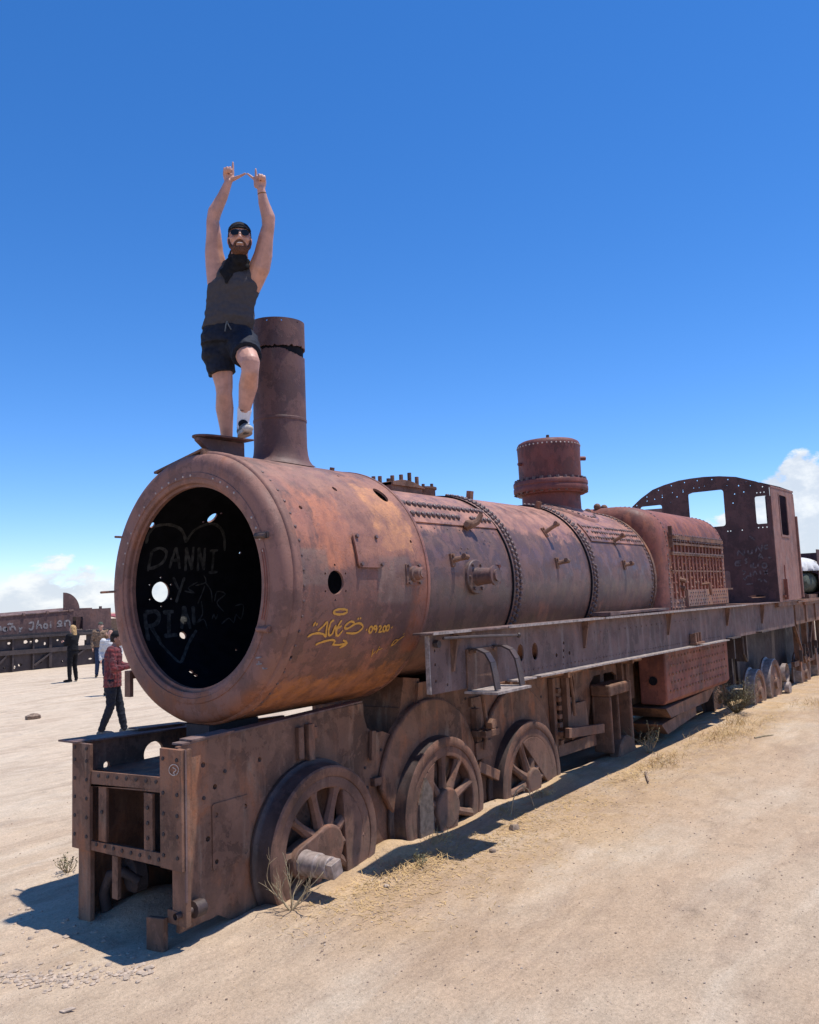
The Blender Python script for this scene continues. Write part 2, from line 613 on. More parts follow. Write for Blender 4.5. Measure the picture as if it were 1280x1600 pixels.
def empty(name, loc, label=None, cat=None, group=None):
    o = bpy.data.objects.new(name, None)
    COL.objects.link(o)
    o.location = loc
    o.empty_display_size = .1
    ORG[o.name] = Vector(loc)
    tag(o, label, cat, group)
    return o


def tag(o, label=None, cat=None, group=None, kind=None):
    if label:
        o['label'] = label
    if cat:
        o['category'] = cat
    if group:
        o['group'] = group
    if kind:
        o['kind'] = kind
    return o


def copies(name, mesh, places, parent):
    """alike pieces that share one mesh; places = list of (point, normal[, spin])"""
    org = ORG.get(parent.name, Vector((0, 0, 0)))
    for pl in places:
        p, n = Vector(pl[0]), Vector(pl[1])
        o = bpy.data.objects.new(name, mesh)
        COL.objects.link(o)
        o.parent = parent
        q = n.to_track_quat('Z', 'Y')
        o.rotation_euler = q.to_euler()
        o.location = p - org
        ORG[o.name] = org


def ribbon(mb, pts, nfun, wd, lift=.003):
    pts = [Vector(q) for q in pts]
    L_, R_ = [], []
    k = len(pts)
    for i, q in enumerate(pts):
        t_ = (pts[min(i + 1, k - 1)] - pts[max(i - 1, 0)]).normalized()
        n = nfun(q)
        s_ = n.cross(t_).normalized()
        e_ = .62 if i in (0, k - 1) else 1.0
        ww = wd * .5 * e_ * (1 + .15 * math.sin(i * 1.7))
        L_.append(q + s_ * ww + n * lift)
        R_.append(q - s_ * ww + n * lift)
    mb.add(L_ + R_, [(i, i + 1, k + i + 1, k + i) for i in range(k - 1)])


def cyl_n(sign):
    def f(q):
        return Vector((0, q.y, q.z - ZC)).normalized() * sign
    return f


ZC = 2.151

STROKES=[
('yellow',[(0.532,-0.929,1.94),(0.531,-0.928,1.936),(0.528,-0.927,1.932),(0.521,-0.926,1.929),(0.511,-0.925,1.925),(0.498,-0.925,1.923),(0.484,-0.924,1.922),(0.469,-0.924,1.921),(0.453,-0.924,1.921),(0.438,-0.925,1.922),(0.425,-0.925,1.924),(0.413,-0.926,1.927),(0.404,-0.926,1.93),(0.397,-0.927,1.934),(0.394,-0.928,1.938),(0.395,-0.929,1.942),(0.398,-0.93,1.945),(0.406,-0.931,1.949),(0.415,-0.931,1.952),(0.428,-0.932,1.954),(0.442,-0.932,1.956),(0.457,-0.932,1.957),(0.472,-0.932,1.956),(0.487,-0.932,1.955),(0.501,-0.932,1.954),(0.513,-0.931,1.951),(0.523,-0.931,1.948),(0.529,-0.93,1.943),(0.532,-0.929,1.94)],0.016),
('yellow',[(0.217,-0.905,1.854),(0.224,-0.909,1.868),(0.232,-0.914,1.881)],0.016),
('yellow',[(0.242,-0.906,1.856),(0.248,-0.908,1.865),(0.253,-0.911,1.873)],0.016),
('yellow',[(0.271,-0.894,1.823),(0.281,-0.896,1.828),(0.295,-0.899,1.837),(0.309,-0.902,1.846),(0.323,-0.906,1.858),(0.336,-0.911,1.872),(0.346,-0.912,1.876),(0.35,-0.909,1.865),(0.352,-0.902,1.845),(0.354,-0.895,1.825),(0.358,-0.888,1.807),(0.364,-0.881,1.788),(0.368,-0.875,1.775)],0.016),
('yellow',[(0.187,-0.88,1.786),(0.202,-0.883,1.794),(0.224,-0.886,1.802),(0.242,-0.887,1.805),(0.261,-0.888,1.806),(0.281,-0.888,1.806),(0.309,-0.886,1.802),(0.335,-0.884,1.796),(0.355,-0.879,1.785),(0.368,-0.875,1.775)],0.016),
('yellow',[(0.412,-0.914,1.884),(0.397,-0.914,1.882),(0.382,-0.91,1.871),(0.38,-0.907,1.861),(0.378,-0.903,1.847),(0.378,-0.897,1.831),(0.379,-0.892,1.817),(0.381,-0.888,1.806),(0.389,-0.881,1.79),(0.4,-0.879,1.784),(0.413,-0.879,1.785),(0.425,-0.884,1.796),(0.428,-0.889,1.808),(0.431,-0.895,1.825),(0.433,-0.9,1.84),(0.436,-0.903,1.847),(0.442,-0.9,1.839),(0.449,-0.894,1.822),(0.456,-0.888,1.805),(0.466,-0.88,1.787),(0.473,-0.874,1.773)],0.016),
('yellow',[(0.493,-0.913,1.881),(0.482,-0.911,1.872),(0.47,-0.906,1.856),(0.465,-0.902,1.844),(0.461,-0.896,1.829),(0.459,-0.891,1.814),(0.46,-0.886,1.801),(0.472,-0.878,1.783),(0.489,-0.875,1.775),(0.502,-0.879,1.785),(0.515,-0.886,1.801),(0.525,-0.89,1.813)],0.016),
('yellow',[(0.464,-0.895,1.826),(0.483,-0.898,1.835),(0.502,-0.901,1.844)],0.016),
('yellow',[(0.631,-0.906,1.856),(0.614,-0.908,1.864),(0.591,-0.91,1.869),(0.575,-0.908,1.865),(0.559,-0.906,1.857),(0.546,-0.903,1.849),(0.536,-0.9,1.839),(0.535,-0.897,1.831),(0.545,-0.894,1.823),(0.565,-0.893,1.82),(0.579,-0.895,1.824),(0.596,-0.897,1.831),(0.615,-0.9,1.84),(0.634,-0.903,1.847),(0.65,-0.904,1.851),(0.681,-0.905,1.853),(0.705,-0.903,1.847),(0.726,-0.899,1.835),(0.735,-0.893,1.821),(0.727,-0.889,1.81),(0.71,-0.884,1.798),(0.692,-0.881,1.789),(0.672,-0.879,1.785),(0.651,-0.879,1.784),(0.629,-0.879,1.785),(0.593,-0.881,1.789),(0.565,-0.883,1.793)],0.016),
('yellow',[(0.665,-0.912,1.877),(0.662,-0.914,1.884),(0.659,-0.916,1.891)],0.016),
('yellow',[(0.685,-0.913,1.879),(0.685,-0.915,1.886),(0.684,-0.917,1.893)],0.016),
('yellow',[(0.778,-0.887,1.805),(0.782,-0.886,1.803),(0.787,-0.886,1.8)],0.016),
('yellow',[(0.85,-0.884,1.797),(0.849,-0.882,1.793),(0.848,-0.88,1.788),(0.846,-0.879,1.784),(0.843,-0.878,1.781),(0.839,-0.877,1.779),(0.835,-0.877,1.778),(0.831,-0.877,1.779),(0.827,-0.877,1.78),(0.822,-0.878,1.783),(0.818,-0.88,1.786),(0.815,-0.881,1.79),(0.813,-0.883,1.795),(0.811,-0.885,1.8),(0.81,-0.887,1.804),(0.811,-0.889,1.809),(0.812,-0.891,1.813),(0.814,-0.892,1.817),(0.817,-0.893,1.82),(0.821,-0.894,1.822),(0.825,-0.894,1.823),(0.83,-0.894,1.822),(0.834,-0.893,1.821),(0.838,-0.892,1.818),(0.842,-0.891,1.815),(0.845,-0.89,1.811),(0.847,-0.888,1.806),(0.849,-0.886,1.801),(0.85,-0.884,1.797)],0.016),
('yellow',[(0.893,-0.89,1.811),(0.893,-0.889,1.809),(0.894,-0.888,1.806),(0.893,-0.887,1.804),(0.891,-0.886,1.802),(0.889,-0.886,1.8),(0.886,-0.885,1.8),(0.883,-0.885,1.799),(0.879,-0.885,1.8),(0.876,-0.886,1.801),(0.872,-0.886,1.803),(0.869,-0.887,1.805),(0.866,-0.888,1.807),(0.864,-0.889,1.81),(0.862,-0.89,1.813),(0.861,-0.891,1.816),(0.861,-0.892,1.818),(0.862,-0.893,1.821),(0.864,-0.894,1.823),(0.866,-0.895,1.824),(0.869,-0.895,1.825),(0.872,-0.895,1.825),(0.876,-0.895,1.824),(0.879,-0.894,1.823),(0.883,-0.894,1.822),(0.886,-0.893,1.819),(0.889,-0.892,1.817),(0.891,-0.891,1.814),(0.893,-0.89,1.811)],0.016),
('yellow',[(0.893,-0.89,1.813),(0.896,-0.887,1.804),(0.898,-0.883,1.793),(0.895,-0.879,1.783),(0.891,-0.876,1.776)],0.016),
('yellow',[(0.915,-0.891,1.813),(0.921,-0.893,1.819),(0.93,-0.894,1.823),(0.939,-0.892,1.818),(0.945,-0.889,1.809),(0.936,-0.882,1.792),(0.931,-0.876,1.777),(0.949,-0.876,1.777),(0.97,-0.877,1.781)],0.016),
('yellow',[(1.004,-0.884,1.795),(1.004,-0.882,1.792),(1.003,-0.88,1.787),(1.001,-0.879,1.784),(0.999,-0.878,1.781),(0.996,-0.877,1.779),(0.992,-0.877,1.779),(0.989,-0.877,1.779),(0.985,-0.877,1.78),(0.981,-0.878,1.782),(0.978,-0.879,1.785),(0.975,-0.881,1.789),(0.973,-0.883,1.793),(0.972,-0.884,1.797),(0.971,-0.886,1.802),(0.971,-0.888,1.806),(0.972,-0.889,1.81),(0.974,-0.891,1.813),(0.977,-0.892,1.816),(0.98,-0.892,1.818),(0.983,-0.893,1.819),(0.987,-0.893,1.818),(0.991,-0.892,1.817),(0.994,-0.891,1.815),(0.997,-0.89,1.812),(1.0,-0.889,1.809),(1.002,-0.887,1.804),(1.003,-0.885,1.799),(1.004,-0.884,1.795)],0.016),
('yellow',[(1.043,-0.885,1.799),(1.042,-0.884,1.795),(1.041,-0.882,1.791),(1.04,-0.88,1.788),(1.037,-0.879,1.785),(1.034,-0.879,1.784),(1.031,-0.878,1.783),(1.027,-0.879,1.783),(1.023,-0.879,1.784),(1.02,-0.88,1.786),(1.016,-0.881,1.789),(1.014,-0.883,1.793),(1.011,-0.884,1.797),(1.01,-0.886,1.801),(1.01,-0.888,1.805),(1.01,-0.889,1.81),(1.011,-0.891,1.813),(1.013,-0.892,1.817),(1.015,-0.893,1.819),(1.019,-0.893,1.821),(1.022,-0.894,1.822),(1.026,-0.894,1.821),(1.029,-0.893,1.82),(1.033,-0.892,1.818),(1.036,-0.891,1.815),(1.039,-0.89,1.812),(1.041,-0.888,1.808),(1.042,-0.887,1.803),(1.043,-0.885,1.799)],0.016),
('yellow',[(1.069,-0.888,1.806),(1.074,-0.887,1.803),(1.079,-0.886,1.801)],0.016),
('yellow',[(0.287,-0.855,1.73),(0.298,-0.856,1.733),(0.315,-0.858,1.738),(0.335,-0.86,1.742),(0.354,-0.862,1.746),(0.375,-0.863,1.748),(0.398,-0.864,1.751),(0.42,-0.865,1.753),(0.438,-0.865,1.753),(0.463,-0.863,1.748),(0.476,-0.859,1.739),(0.468,-0.854,1.73),(0.462,-0.85,1.722),(0.488,-0.848,1.716),(0.525,-0.846,1.714),(0.546,-0.846,1.714),(0.571,-0.847,1.715),(0.593,-0.847,1.716),(0.609,-0.848,1.717)],0.016),
('yellow',[(0.555,-0.861,1.744),(0.588,-0.855,1.732),(0.613,-0.847,1.716),(0.604,-0.844,1.709),(0.583,-0.84,1.702),(0.561,-0.837,1.696),(0.546,-0.835,1.692)],0.016),
('yellow',[(0.937,-0.814,1.657),(0.942,-0.807,1.645),(0.949,-0.795,1.626),(0.958,-0.782,1.608),(0.964,-0.774,1.595)],0.008),
('yellow',[(0.955,-0.785,1.612),(0.964,-0.791,1.621),(0.976,-0.799,1.633),(0.986,-0.805,1.642)],0.008),
('yellow',[(0.998,-0.788,1.617),(0.999,-0.796,1.628),(1.0,-0.807,1.645),(1.002,-0.817,1.661),(1.003,-0.823,1.672)],0.008),
('yellow',[(0.994,-0.805,1.643),(1.021,-0.809,1.648),(1.049,-0.812,1.653)],0.008),
('yellow',[(1.141,-0.818,1.663),(1.146,-0.826,1.676),(1.155,-0.835,1.694),(1.166,-0.842,1.706),(1.189,-0.843,1.707),(1.204,-0.839,1.7),(1.189,-0.832,1.687),(1.167,-0.824,1.673),(1.152,-0.82,1.667),(1.141,-0.818,1.663)],0.01),
('yellow',[(1.169,-0.823,1.671),(1.179,-0.828,1.681),(1.195,-0.836,1.695),(1.213,-0.843,1.707),(1.232,-0.848,1.717),(1.252,-0.853,1.726),(1.266,-0.856,1.733)],0.01),
('yellow',[(1.24,-0.86,1.742),(1.249,-0.862,1.746),(1.259,-0.864,1.749)],0.006),
('white',[(0.208,0.854,2.522),(0.206,0.845,2.541),(0.203,0.832,2.568),(0.205,0.819,2.594),(0.211,0.809,2.611),(0.219,0.8,2.628),(0.231,0.79,2.643),(0.246,0.783,2.655),(0.267,0.778,2.663),(0.294,0.774,2.669),(0.322,0.772,2.672),(0.351,0.771,2.673),(0.379,0.772,2.672),(0.409,0.774,2.668),(0.438,0.778,2.663),(0.464,0.783,2.655),(0.494,0.791,2.642),(0.519,0.801,2.626),(0.54,0.812,2.607),(0.559,0.824,2.585),(0.574,0.836,2.56),(0.583,0.845,2.542)],0.026),
('white',[(0.583,0.845,2.542),(0.59,0.837,2.559),(0.598,0.825,2.582),(0.608,0.811,2.608),(0.621,0.799,2.629),(0.638,0.788,2.646),(0.659,0.779,2.662),(0.682,0.77,2.675),(0.704,0.763,2.685),(0.735,0.756,2.694),(0.766,0.753,2.699),(0.798,0.753,2.699),(0.83,0.757,2.694),(0.862,0.764,2.683),(0.892,0.773,2.669),(0.919,0.785,2.652),(0.942,0.798,2.631),(0.965,0.814,2.604),(0.978,0.825,2.582),(0.991,0.839,2.555),(1.002,0.852,2.527),(1.011,0.862,2.502),(1.017,0.869,2.485)],0.026),
('white',[(0.313,0.84,1.749),(0.32,0.834,1.738),(0.33,0.826,1.722),(0.341,0.817,1.704),(0.352,0.806,1.685),(0.364,0.795,1.667),(0.374,0.785,1.651),(0.387,0.771,1.63),(0.401,0.757,1.609),(0.414,0.744,1.592),(0.427,0.737,1.582),(0.451,0.742,1.588),(0.481,0.761,1.615),(0.498,0.771,1.63),(0.516,0.784,1.649),(0.535,0.797,1.669),(0.556,0.809,1.691),(0.577,0.821,1.712),(0.598,0.831,1.731),(0.622,0.841,1.752),(0.647,0.851,1.773),(0.67,0.859,1.793),(0.69,0.866,1.81),(0.704,0.871,1.822)],0.026),
('white',[(0.279,0.875,2.468),(0.278,0.881,2.453),(0.277,0.888,2.431),(0.276,0.895,2.406),(0.274,0.901,2.384),(0.273,0.908,2.355),(0.27,0.914,2.328),(0.269,0.918,2.308)],0.026),
('white',[(0.279,0.875,2.468),(0.298,0.872,2.477),(0.325,0.868,2.488),(0.351,0.866,2.493),(0.389,0.87,2.483),(0.418,0.878,2.462),(0.423,0.885,2.441),(0.419,0.892,2.417),(0.409,0.899,2.395),(0.394,0.903,2.376),(0.372,0.907,2.36),(0.348,0.91,2.347),(0.319,0.912,2.337),(0.288,0.913,2.331),(0.266,0.914,2.327)],0.026),
('white',[(0.501,0.862,2.502),(0.499,0.869,2.486),(0.495,0.877,2.464),(0.491,0.885,2.439),(0.487,0.893,2.415),(0.483,0.899,2.393),(0.479,0.905,2.369),(0.475,0.91,2.348),(0.472,0.913,2.333)],0.026),
('white',[(0.501,0.862,2.502),(0.509,0.869,2.487),(0.521,0.877,2.465),(0.533,0.885,2.44),(0.544,0.892,2.416),(0.554,0.899,2.393),(0.562,0.906,2.367),(0.569,0.911,2.345),(0.574,0.914,2.329)],0.026),
('white',[(0.491,0.898,2.396),(0.523,0.897,2.399),(0.556,0.897,2.402)],0.026),
('white',[(0.635,0.917,2.31),(0.634,0.915,2.324),(0.632,0.911,2.344),(0.629,0.905,2.368),(0.625,0.899,2.394),(0.621,0.891,2.421),(0.616,0.883,2.447),(0.61,0.874,2.471),(0.606,0.867,2.49),(0.602,0.861,2.504)],0.026),
('white',[(0.602,0.861,2.504),(0.611,0.867,2.489),(0.624,0.876,2.468),(0.639,0.885,2.442),(0.654,0.893,2.413),(0.668,0.901,2.385),(0.681,0.908,2.358),(0.691,0.913,2.336),(0.698,0.916,2.32)],0.026),
('white',[(0.698,0.916,2.32),(0.697,0.912,2.336),(0.696,0.907,2.359),(0.693,0.901,2.387),(0.69,0.892,2.416),(0.686,0.883,2.446),(0.681,0.874,2.473),(0.677,0.865,2.495),(0.674,0.859,2.511)],0.026),
('white',[(0.762,0.917,2.31),(0.761,0.915,2.325),(0.759,0.911,2.345),(0.756,0.905,2.369),(0.753,0.898,2.396),(0.749,0.89,2.423),(0.744,0.882,2.45),(0.739,0.873,2.474),(0.734,0.866,2.494),(0.731,0.86,2.508)],0.026),
('white',[(0.731,0.86,2.508),(0.74,0.866,2.492),(0.752,0.875,2.47),(0.767,0.884,2.444),(0.781,0.893,2.415),(0.795,0.901,2.386),(0.807,0.907,2.359),(0.817,0.912,2.336),(0.824,0.915,2.32)],0.026),
('white',[(0.824,0.915,2.32),(0.823,0.912,2.336),(0.821,0.908,2.358),(0.818,0.901,2.385),(0.814,0.893,2.413),(0.809,0.885,2.441),(0.804,0.876,2.468),(0.799,0.867,2.489),(0.795,0.861,2.505)],0.026),
('white',[(0.896,0.866,2.492),(0.899,0.872,2.477),(0.902,0.88,2.456),(0.906,0.888,2.43),(0.91,0.897,2.402),(0.912,0.904,2.374),(0.914,0.91,2.348),(0.915,0.914,2.326),(0.915,0.917,2.311)],0.026),
('white',[(0.854,0.871,2.481),(0.88,0.87,2.483),(0.916,0.869,2.486),(0.943,0.868,2.488)],0.026),
('white',[(0.878,0.919,2.3),(0.906,0.919,2.302),(0.946,0.918,2.304),(0.975,0.918,2.306)],0.026),
('white',[(0.516,0.925,2.261),(0.528,0.927,2.241),(0.545,0.929,2.212),(0.562,0.93,2.182),(0.573,0.931,2.162)],0.026),
('white',[(0.63,0.925,2.26),(0.624,0.926,2.243),(0.614,0.929,2.218),(0.603,0.93,2.189),(0.591,0.931,2.162),(0.582,0.931,2.139),(0.571,0.93,2.114),(0.561,0.929,2.09),(0.551,0.927,2.069),(0.544,0.926,2.055)],0.026),
('white',[(0.236,0.915,1.978),(0.236,0.912,1.964),(0.234,0.908,1.945),(0.232,0.902,1.922),(0.23,0.896,1.898),(0.228,0.889,1.875),(0.227,0.881,1.852),(0.225,0.872,1.826),(0.223,0.863,1.801),(0.221,0.853,1.779),(0.219,0.847,1.764)],0.035),
('white',[(0.237,0.916,1.983),(0.257,0.916,1.985),(0.286,0.917,1.988),(0.316,0.917,1.99),(0.339,0.917,1.989),(0.362,0.913,1.97),(0.366,0.908,1.945),(0.358,0.903,1.925),(0.341,0.898,1.905),(0.321,0.893,1.889),(0.293,0.891,1.881),(0.261,0.89,1.877),(0.239,0.889,1.875)],0.035),
('white',[(0.272,0.888,1.873),(0.279,0.883,1.855),(0.289,0.874,1.83),(0.299,0.865,1.806),(0.308,0.855,1.784),(0.318,0.846,1.763),(0.324,0.839,1.748)],0.035),
('white',[(0.463,0.914,1.974),(0.461,0.911,1.959),(0.457,0.906,1.937),(0.452,0.9,1.911),(0.445,0.892,1.884),(0.438,0.883,1.856),(0.431,0.874,1.83),(0.425,0.866,1.809),(0.42,0.86,1.794)],0.035),
('white',[(0.406,0.914,1.977),(0.427,0.915,1.978),(0.458,0.915,1.98),(0.49,0.915,1.981),(0.512,0.916,1.982)],0.035),
('white',[(0.374,0.859,1.792),(0.393,0.859,1.792),(0.421,0.859,1.793),(0.453,0.859,1.793),(0.482,0.86,1.794),(0.502,0.86,1.794)],0.035),
('white',[(0.619,0.922,2.023),(0.615,0.92,2.007),(0.609,0.916,1.985),(0.601,0.911,1.959),(0.592,0.904,1.931),(0.582,0.897,1.902),(0.572,0.889,1.876),(0.564,0.882,1.855),(0.557,0.877,1.839)],0.035),
('white',[(0.619,0.922,2.023),(0.623,0.92,2.007),(0.627,0.916,1.985),(0.632,0.911,1.958),(0.637,0.904,1.929),(0.641,0.896,1.9),(0.644,0.888,1.873),(0.645,0.881,1.85),(0.646,0.876,1.835)],0.035),
('white',[(0.581,0.898,1.906),(0.618,0.899,1.91),(0.655,0.9,1.913)],0.03),
('white',[(0.711,0.922,2.02),(0.71,0.919,2.005),(0.708,0.915,1.982),(0.705,0.91,1.955),(0.702,0.904,1.927),(0.698,0.897,1.9),(0.694,0.89,1.878),(0.691,0.885,1.862)],0.035),
('white',[(0.634,0.931,2.147),(0.667,0.931,2.14),(0.712,0.931,2.132),(0.738,0.931,2.13),(0.722,0.931,2.139),(0.687,0.931,2.155),(0.671,0.931,2.171),(0.686,0.93,2.184),(0.716,0.93,2.198),(0.748,0.929,2.211),(0.769,0.928,2.22)],0.012),
('white',[(0.829,0.923,2.275),(0.851,0.926,2.249),(0.858,0.929,2.219),(0.837,0.929,2.209),(0.803,0.93,2.201),(0.769,0.93,2.195),(0.745,0.93,2.19)],0.012),
('white',[(0.846,0.93,2.189),(0.837,0.931,2.168),(0.822,0.931,2.137),(0.807,0.93,2.108),(0.791,0.928,2.082),(0.775,0.926,2.057),(0.763,0.924,2.039)],0.012),
('white',[(0.846,0.928,2.219),(0.865,0.93,2.202),(0.891,0.931,2.176),(0.911,0.931,2.147),(0.917,0.931,2.121),(0.919,0.929,2.092),(0.918,0.927,2.064),(0.917,0.925,2.045)],0.012),
('white',[(0.944,0.926,2.054),(0.951,0.928,2.079),(0.961,0.93,2.113),(0.976,0.931,2.136),(1.009,0.931,2.138),(1.049,0.931,2.129),(1.069,0.93,2.114),(1.053,0.93,2.1),(1.02,0.928,2.082),(0.987,0.927,2.063),(0.969,0.925,2.044),(0.976,0.922,2.022),(0.996,0.918,1.997),(1.02,0.914,1.975),(1.035,0.911,1.959)],0.012),
('white',[(0.818,0.872,1.826),(0.817,0.881,1.851),(0.814,0.892,1.885),(0.803,0.898,1.907),(0.774,0.897,1.902),(0.739,0.893,1.886),(0.721,0.891,1.88),(0.738,0.895,1.894),(0.772,0.901,1.918),(0.799,0.908,1.947),(0.805,0.913,1.968),(0.807,0.918,1.994),(0.806,0.922,2.02),(0.804,0.925,2.042),(0.803,0.926,2.058)],0.012),
('white',[(0.891,0.897,1.903),(0.905,0.903,1.925),(0.92,0.907,1.943),(0.925,0.902,1.922),(0.93,0.897,1.901),(0.945,0.901,1.919),(0.959,0.907,1.941)],0.012),
('white',[(0.983,0.884,1.858),(1.009,0.889,1.874),(1.046,0.895,1.894),(1.077,0.898,1.905),(1.101,0.891,1.882),(1.118,0.885,1.862),(1.134,0.891,1.881),(1.15,0.9,1.914),(1.165,0.905,1.933),(1.186,0.899,1.908),(1.209,0.893,1.889),(1.223,0.898,1.906),(1.24,0.905,1.933),(1.255,0.912,1.966),(1.264,0.918,1.995),(1.264,0.921,2.014),(1.239,0.922,2.021),(1.197,0.921,2.014),(1.166,0.92,2.007)],0.012),
('cabchalk',[(11.596,-0.585,2.533),(11.596,-0.592,2.592),(11.596,-0.61,2.639),(11.596,-0.65,2.592),(11.596,-0.689,2.545),(11.596,-0.706,2.587),(11.596,-0.713,2.641)],0.028),
('cabchalk',[(11.596,-0.773,2.637),(11.596,-0.771,2.606),(11.596,-0.776,2.574),(11.596,-0.801,2.565),(11.596,-0.827,2.571),(11.596,-0.839,2.606),(11.596,-0.844,2.641)],0.028),
('cabchalk',[(11.596,-0.896,2.584),(11.596,-0.913,2.642),(11.596,-0.937,2.688),(11.596,-0.964,2.64),(11.596,-0.989,2.596),(11.596,-1.006,2.655),(11.596,-1.016,2.726)],0.028),
('cabchalk',[(11.596,-1.114,2.707),(11.596,-1.084,2.698),(11.596,-1.054,2.683),(11.596,-1.047,2.66),(11.596,-1.056,2.641),(11.596,-1.087,2.642),(11.596,-1.118,2.649)],0.028),
('cabchalk',[(11.596,-0.936,2.455),(11.596,-0.95,2.514),(11.596,-0.969,2.562),(11.596,-0.993,2.521),(11.596,-1.012,2.468)],0.028),
('cabchalk',[(11.596,-0.947,2.496),(11.596,-0.974,2.498),(11.596,-1.001,2.5)],0.028),
('cabchalk',[(11.596,-0.818,2.883),(11.596,-0.861,2.844),(11.596,-0.905,2.805)],0.028),
('cabchalk',[(11.596,-0.635,2.455),(11.596,-0.594,2.453),(11.596,-0.551,2.442),(11.596,-0.533,2.408),(11.596,-0.538,2.375),(11.596,-0.586,2.372),(11.596,-0.636,2.378)],0.028),
('cabchalk',[(11.596,-0.546,2.414),(11.596,-0.584,2.416),(11.596,-0.622,2.418)],0.028),
('cabchalk',[(11.596,-0.752,2.487),(11.596,-0.728,2.48),(11.596,-0.708,2.468),(11.596,-0.723,2.448),(11.596,-0.739,2.426),(11.596,-0.721,2.409),(11.596,-0.699,2.398)],0.028),
('cabchalk',[(11.596,-0.798,2.316),(11.596,-0.801,2.351),(11.596,-0.804,2.386)],0.028),
('cabchalk',[(11.596,-0.848,2.41),(11.596,-0.838,2.366),(11.596,-0.836,2.323),(11.596,-0.863,2.319),(11.596,-0.892,2.327)],0.028),
('cabchalk',[(11.596,-0.914,2.336),(11.596,-0.92,2.362),(11.596,-0.925,2.388)],0.028),
('cabchalk',[(11.596,-1.063,2.345),(11.596,-1.062,2.337),(11.596,-1.058,2.327),(11.596,-1.053,2.32),(11.596,-1.047,2.313),(11.596,-1.04,2.309),(11.596,-1.032,2.306),(11.596,-1.024,2.305),(11.596,-1.016,2.307),(11.596,-1.008,2.31),(11.596,-1.002,2.316),(11.596,-0.996,2.323),(11.596,-0.993,2.331),(11.596,-0.991,2.34),(11.596,-0.991,2.349),(11.596,-0.992,2.359),(11.596,-0.996,2.367),(11.596,-1.001,2.375),(11.596,-1.007,2.381),(11.596,-1.014,2.386),(11.596,-1.022,2.389),(11.596,-1.03,2.389),(11.596,-1.038,2.388),(11.596,-1.046,2.384),(11.596,-1.052,2.379),(11.596,-1.058,2.372),(11.596,-1.061,2.364),(11.596,-1.063,2.353),(11.596,-1.063,2.345)],0.028),
('cabchalk',[(11.596,-0.642,2.28),(11.596,-0.674,2.268),(11.596,-0.699,2.25),(11.596,-0.68,2.226),(11.596,-0.653,2.205)],0.028),
('cabchalk',[(11.596,-0.658,2.155),(11.596,-0.666,2.131),(11.596,-0.68,2.115),(11.596,-0.697,2.139),(11.596,-0.718,2.17),(11.596,-0.747,2.181),(11.596,-0.771,2.185)],0.028),
('cabchalk',[(11.596,-0.776,2.246),(11.596,-0.78,2.202),(11.596,-0.785,2.158)],0.028),
('cabchalk',[(11.596,-0.821,2.182),(11.596,-0.839,2.225),(11.596,-0.861,2.26),(11.596,-0.878,2.233),(11.596,-0.89,2.196)],0.028),
('cabchalk',[(11.596,-0.945,2.264),(11.596,-0.949,2.229),(11.596,-0.953,2.193)],0.028),
('cabchalk',[(11.596,-0.996,2.27),(11.596,-1.034,2.233),(11.596,-1.073,2.196)],0.028),
('cabchalk',[(11.596,-1.079,2.274),(11.596,-1.047,2.232),(11.596,-1.014,2.19)],0.028),
('cabchalk',[(11.596,-0.899,2.099),(11.596,-0.915,2.11),(11.596,-0.933,2.115),(11.596,-0.941,2.092),(11.596,-0.946,2.071),(11.596,-0.957,2.085),(11.596,-0.966,2.105)],0.028),
('cabchalk',[(11.596,-0.999,2.103),(11.596,-1.022,2.076),(11.596,-1.044,2.049)],0.028),
('cabchalk',[(11.596,-0.682,2.03),(11.596,-0.746,2.036),(11.596,-0.81,2.042)],0.028),
('cabchalk',[(11.596,-1.096,2.483),(11.596,-1.125,2.483),(11.596,-1.154,2.483)],0.028),
('bgchalk',[(11.435,24.994,1.654),(11.448,24.994,1.562),(11.46,24.994,1.47)],0.07),
('bgchalk',[(11.658,24.994,1.528),(11.656,24.994,1.517),(11.652,24.994,1.504),(11.645,24.994,1.493),(11.636,24.994,1.485),(11.625,24.994,1.479),(11.613,24.994,1.475),(11.6,24.994,1.474),(11.587,24.994,1.476),(11.575,24.994,1.481),(11.563,24.994,1.489),(11.554,24.994,1.498),(11.547,24.994,1.509),(11.543,24.994,1.522),(11.541,24.994,1.535),(11.542,24.994,1.547),(11.546,24.994,1.559),(11.553,24.994,1.57),(11.562,24.994,1.578),(11.573,24.994,1.584),(11.586,24.994,1.588),(11.599,24.994,1.589),(11.612,24.994,1.587),(11.624,24.994,1.582),(11.635,24.994,1.574),(11.644,24.994,1.565),(11.652,24.994,1.554),(11.656,24.994,1.54),(11.658,24.994,1.528)],0.07),
('bgchalk',[(11.657,24.994,1.586),(11.665,24.994,1.52),(11.673,24.994,1.454)],0.07),
('bgchalk',[(11.793,24.994,1.613),(11.802,24.994,1.542),(11.811,24.994,1.47)],0.07),
('bgchalk',[(11.81,24.994,1.59),(11.864,24.994,1.61),(11.928,24.994,1.611),(11.972,24.994,1.539),(12.001,24.994,1.464)],0.07),
('bgchalk',[(11.698,24.994,1.682),(11.732,24.994,1.706),(11.773,24.994,1.725),(11.803,24.994,1.708),(11.832,24.994,1.69),(11.871,24.994,1.702),(11.903,24.994,1.719)],0.07),
('bgchalk',[(12.131,24.994,1.574),(12.149,24.994,1.52),(12.176,24.994,1.478),(12.21,24.994,1.517),(12.24,24.994,1.568)],0.07),
('bgchalk',[(12.176,24.994,1.478),(12.166,24.994,1.432),(12.157,24.994,1.386)],0.07),
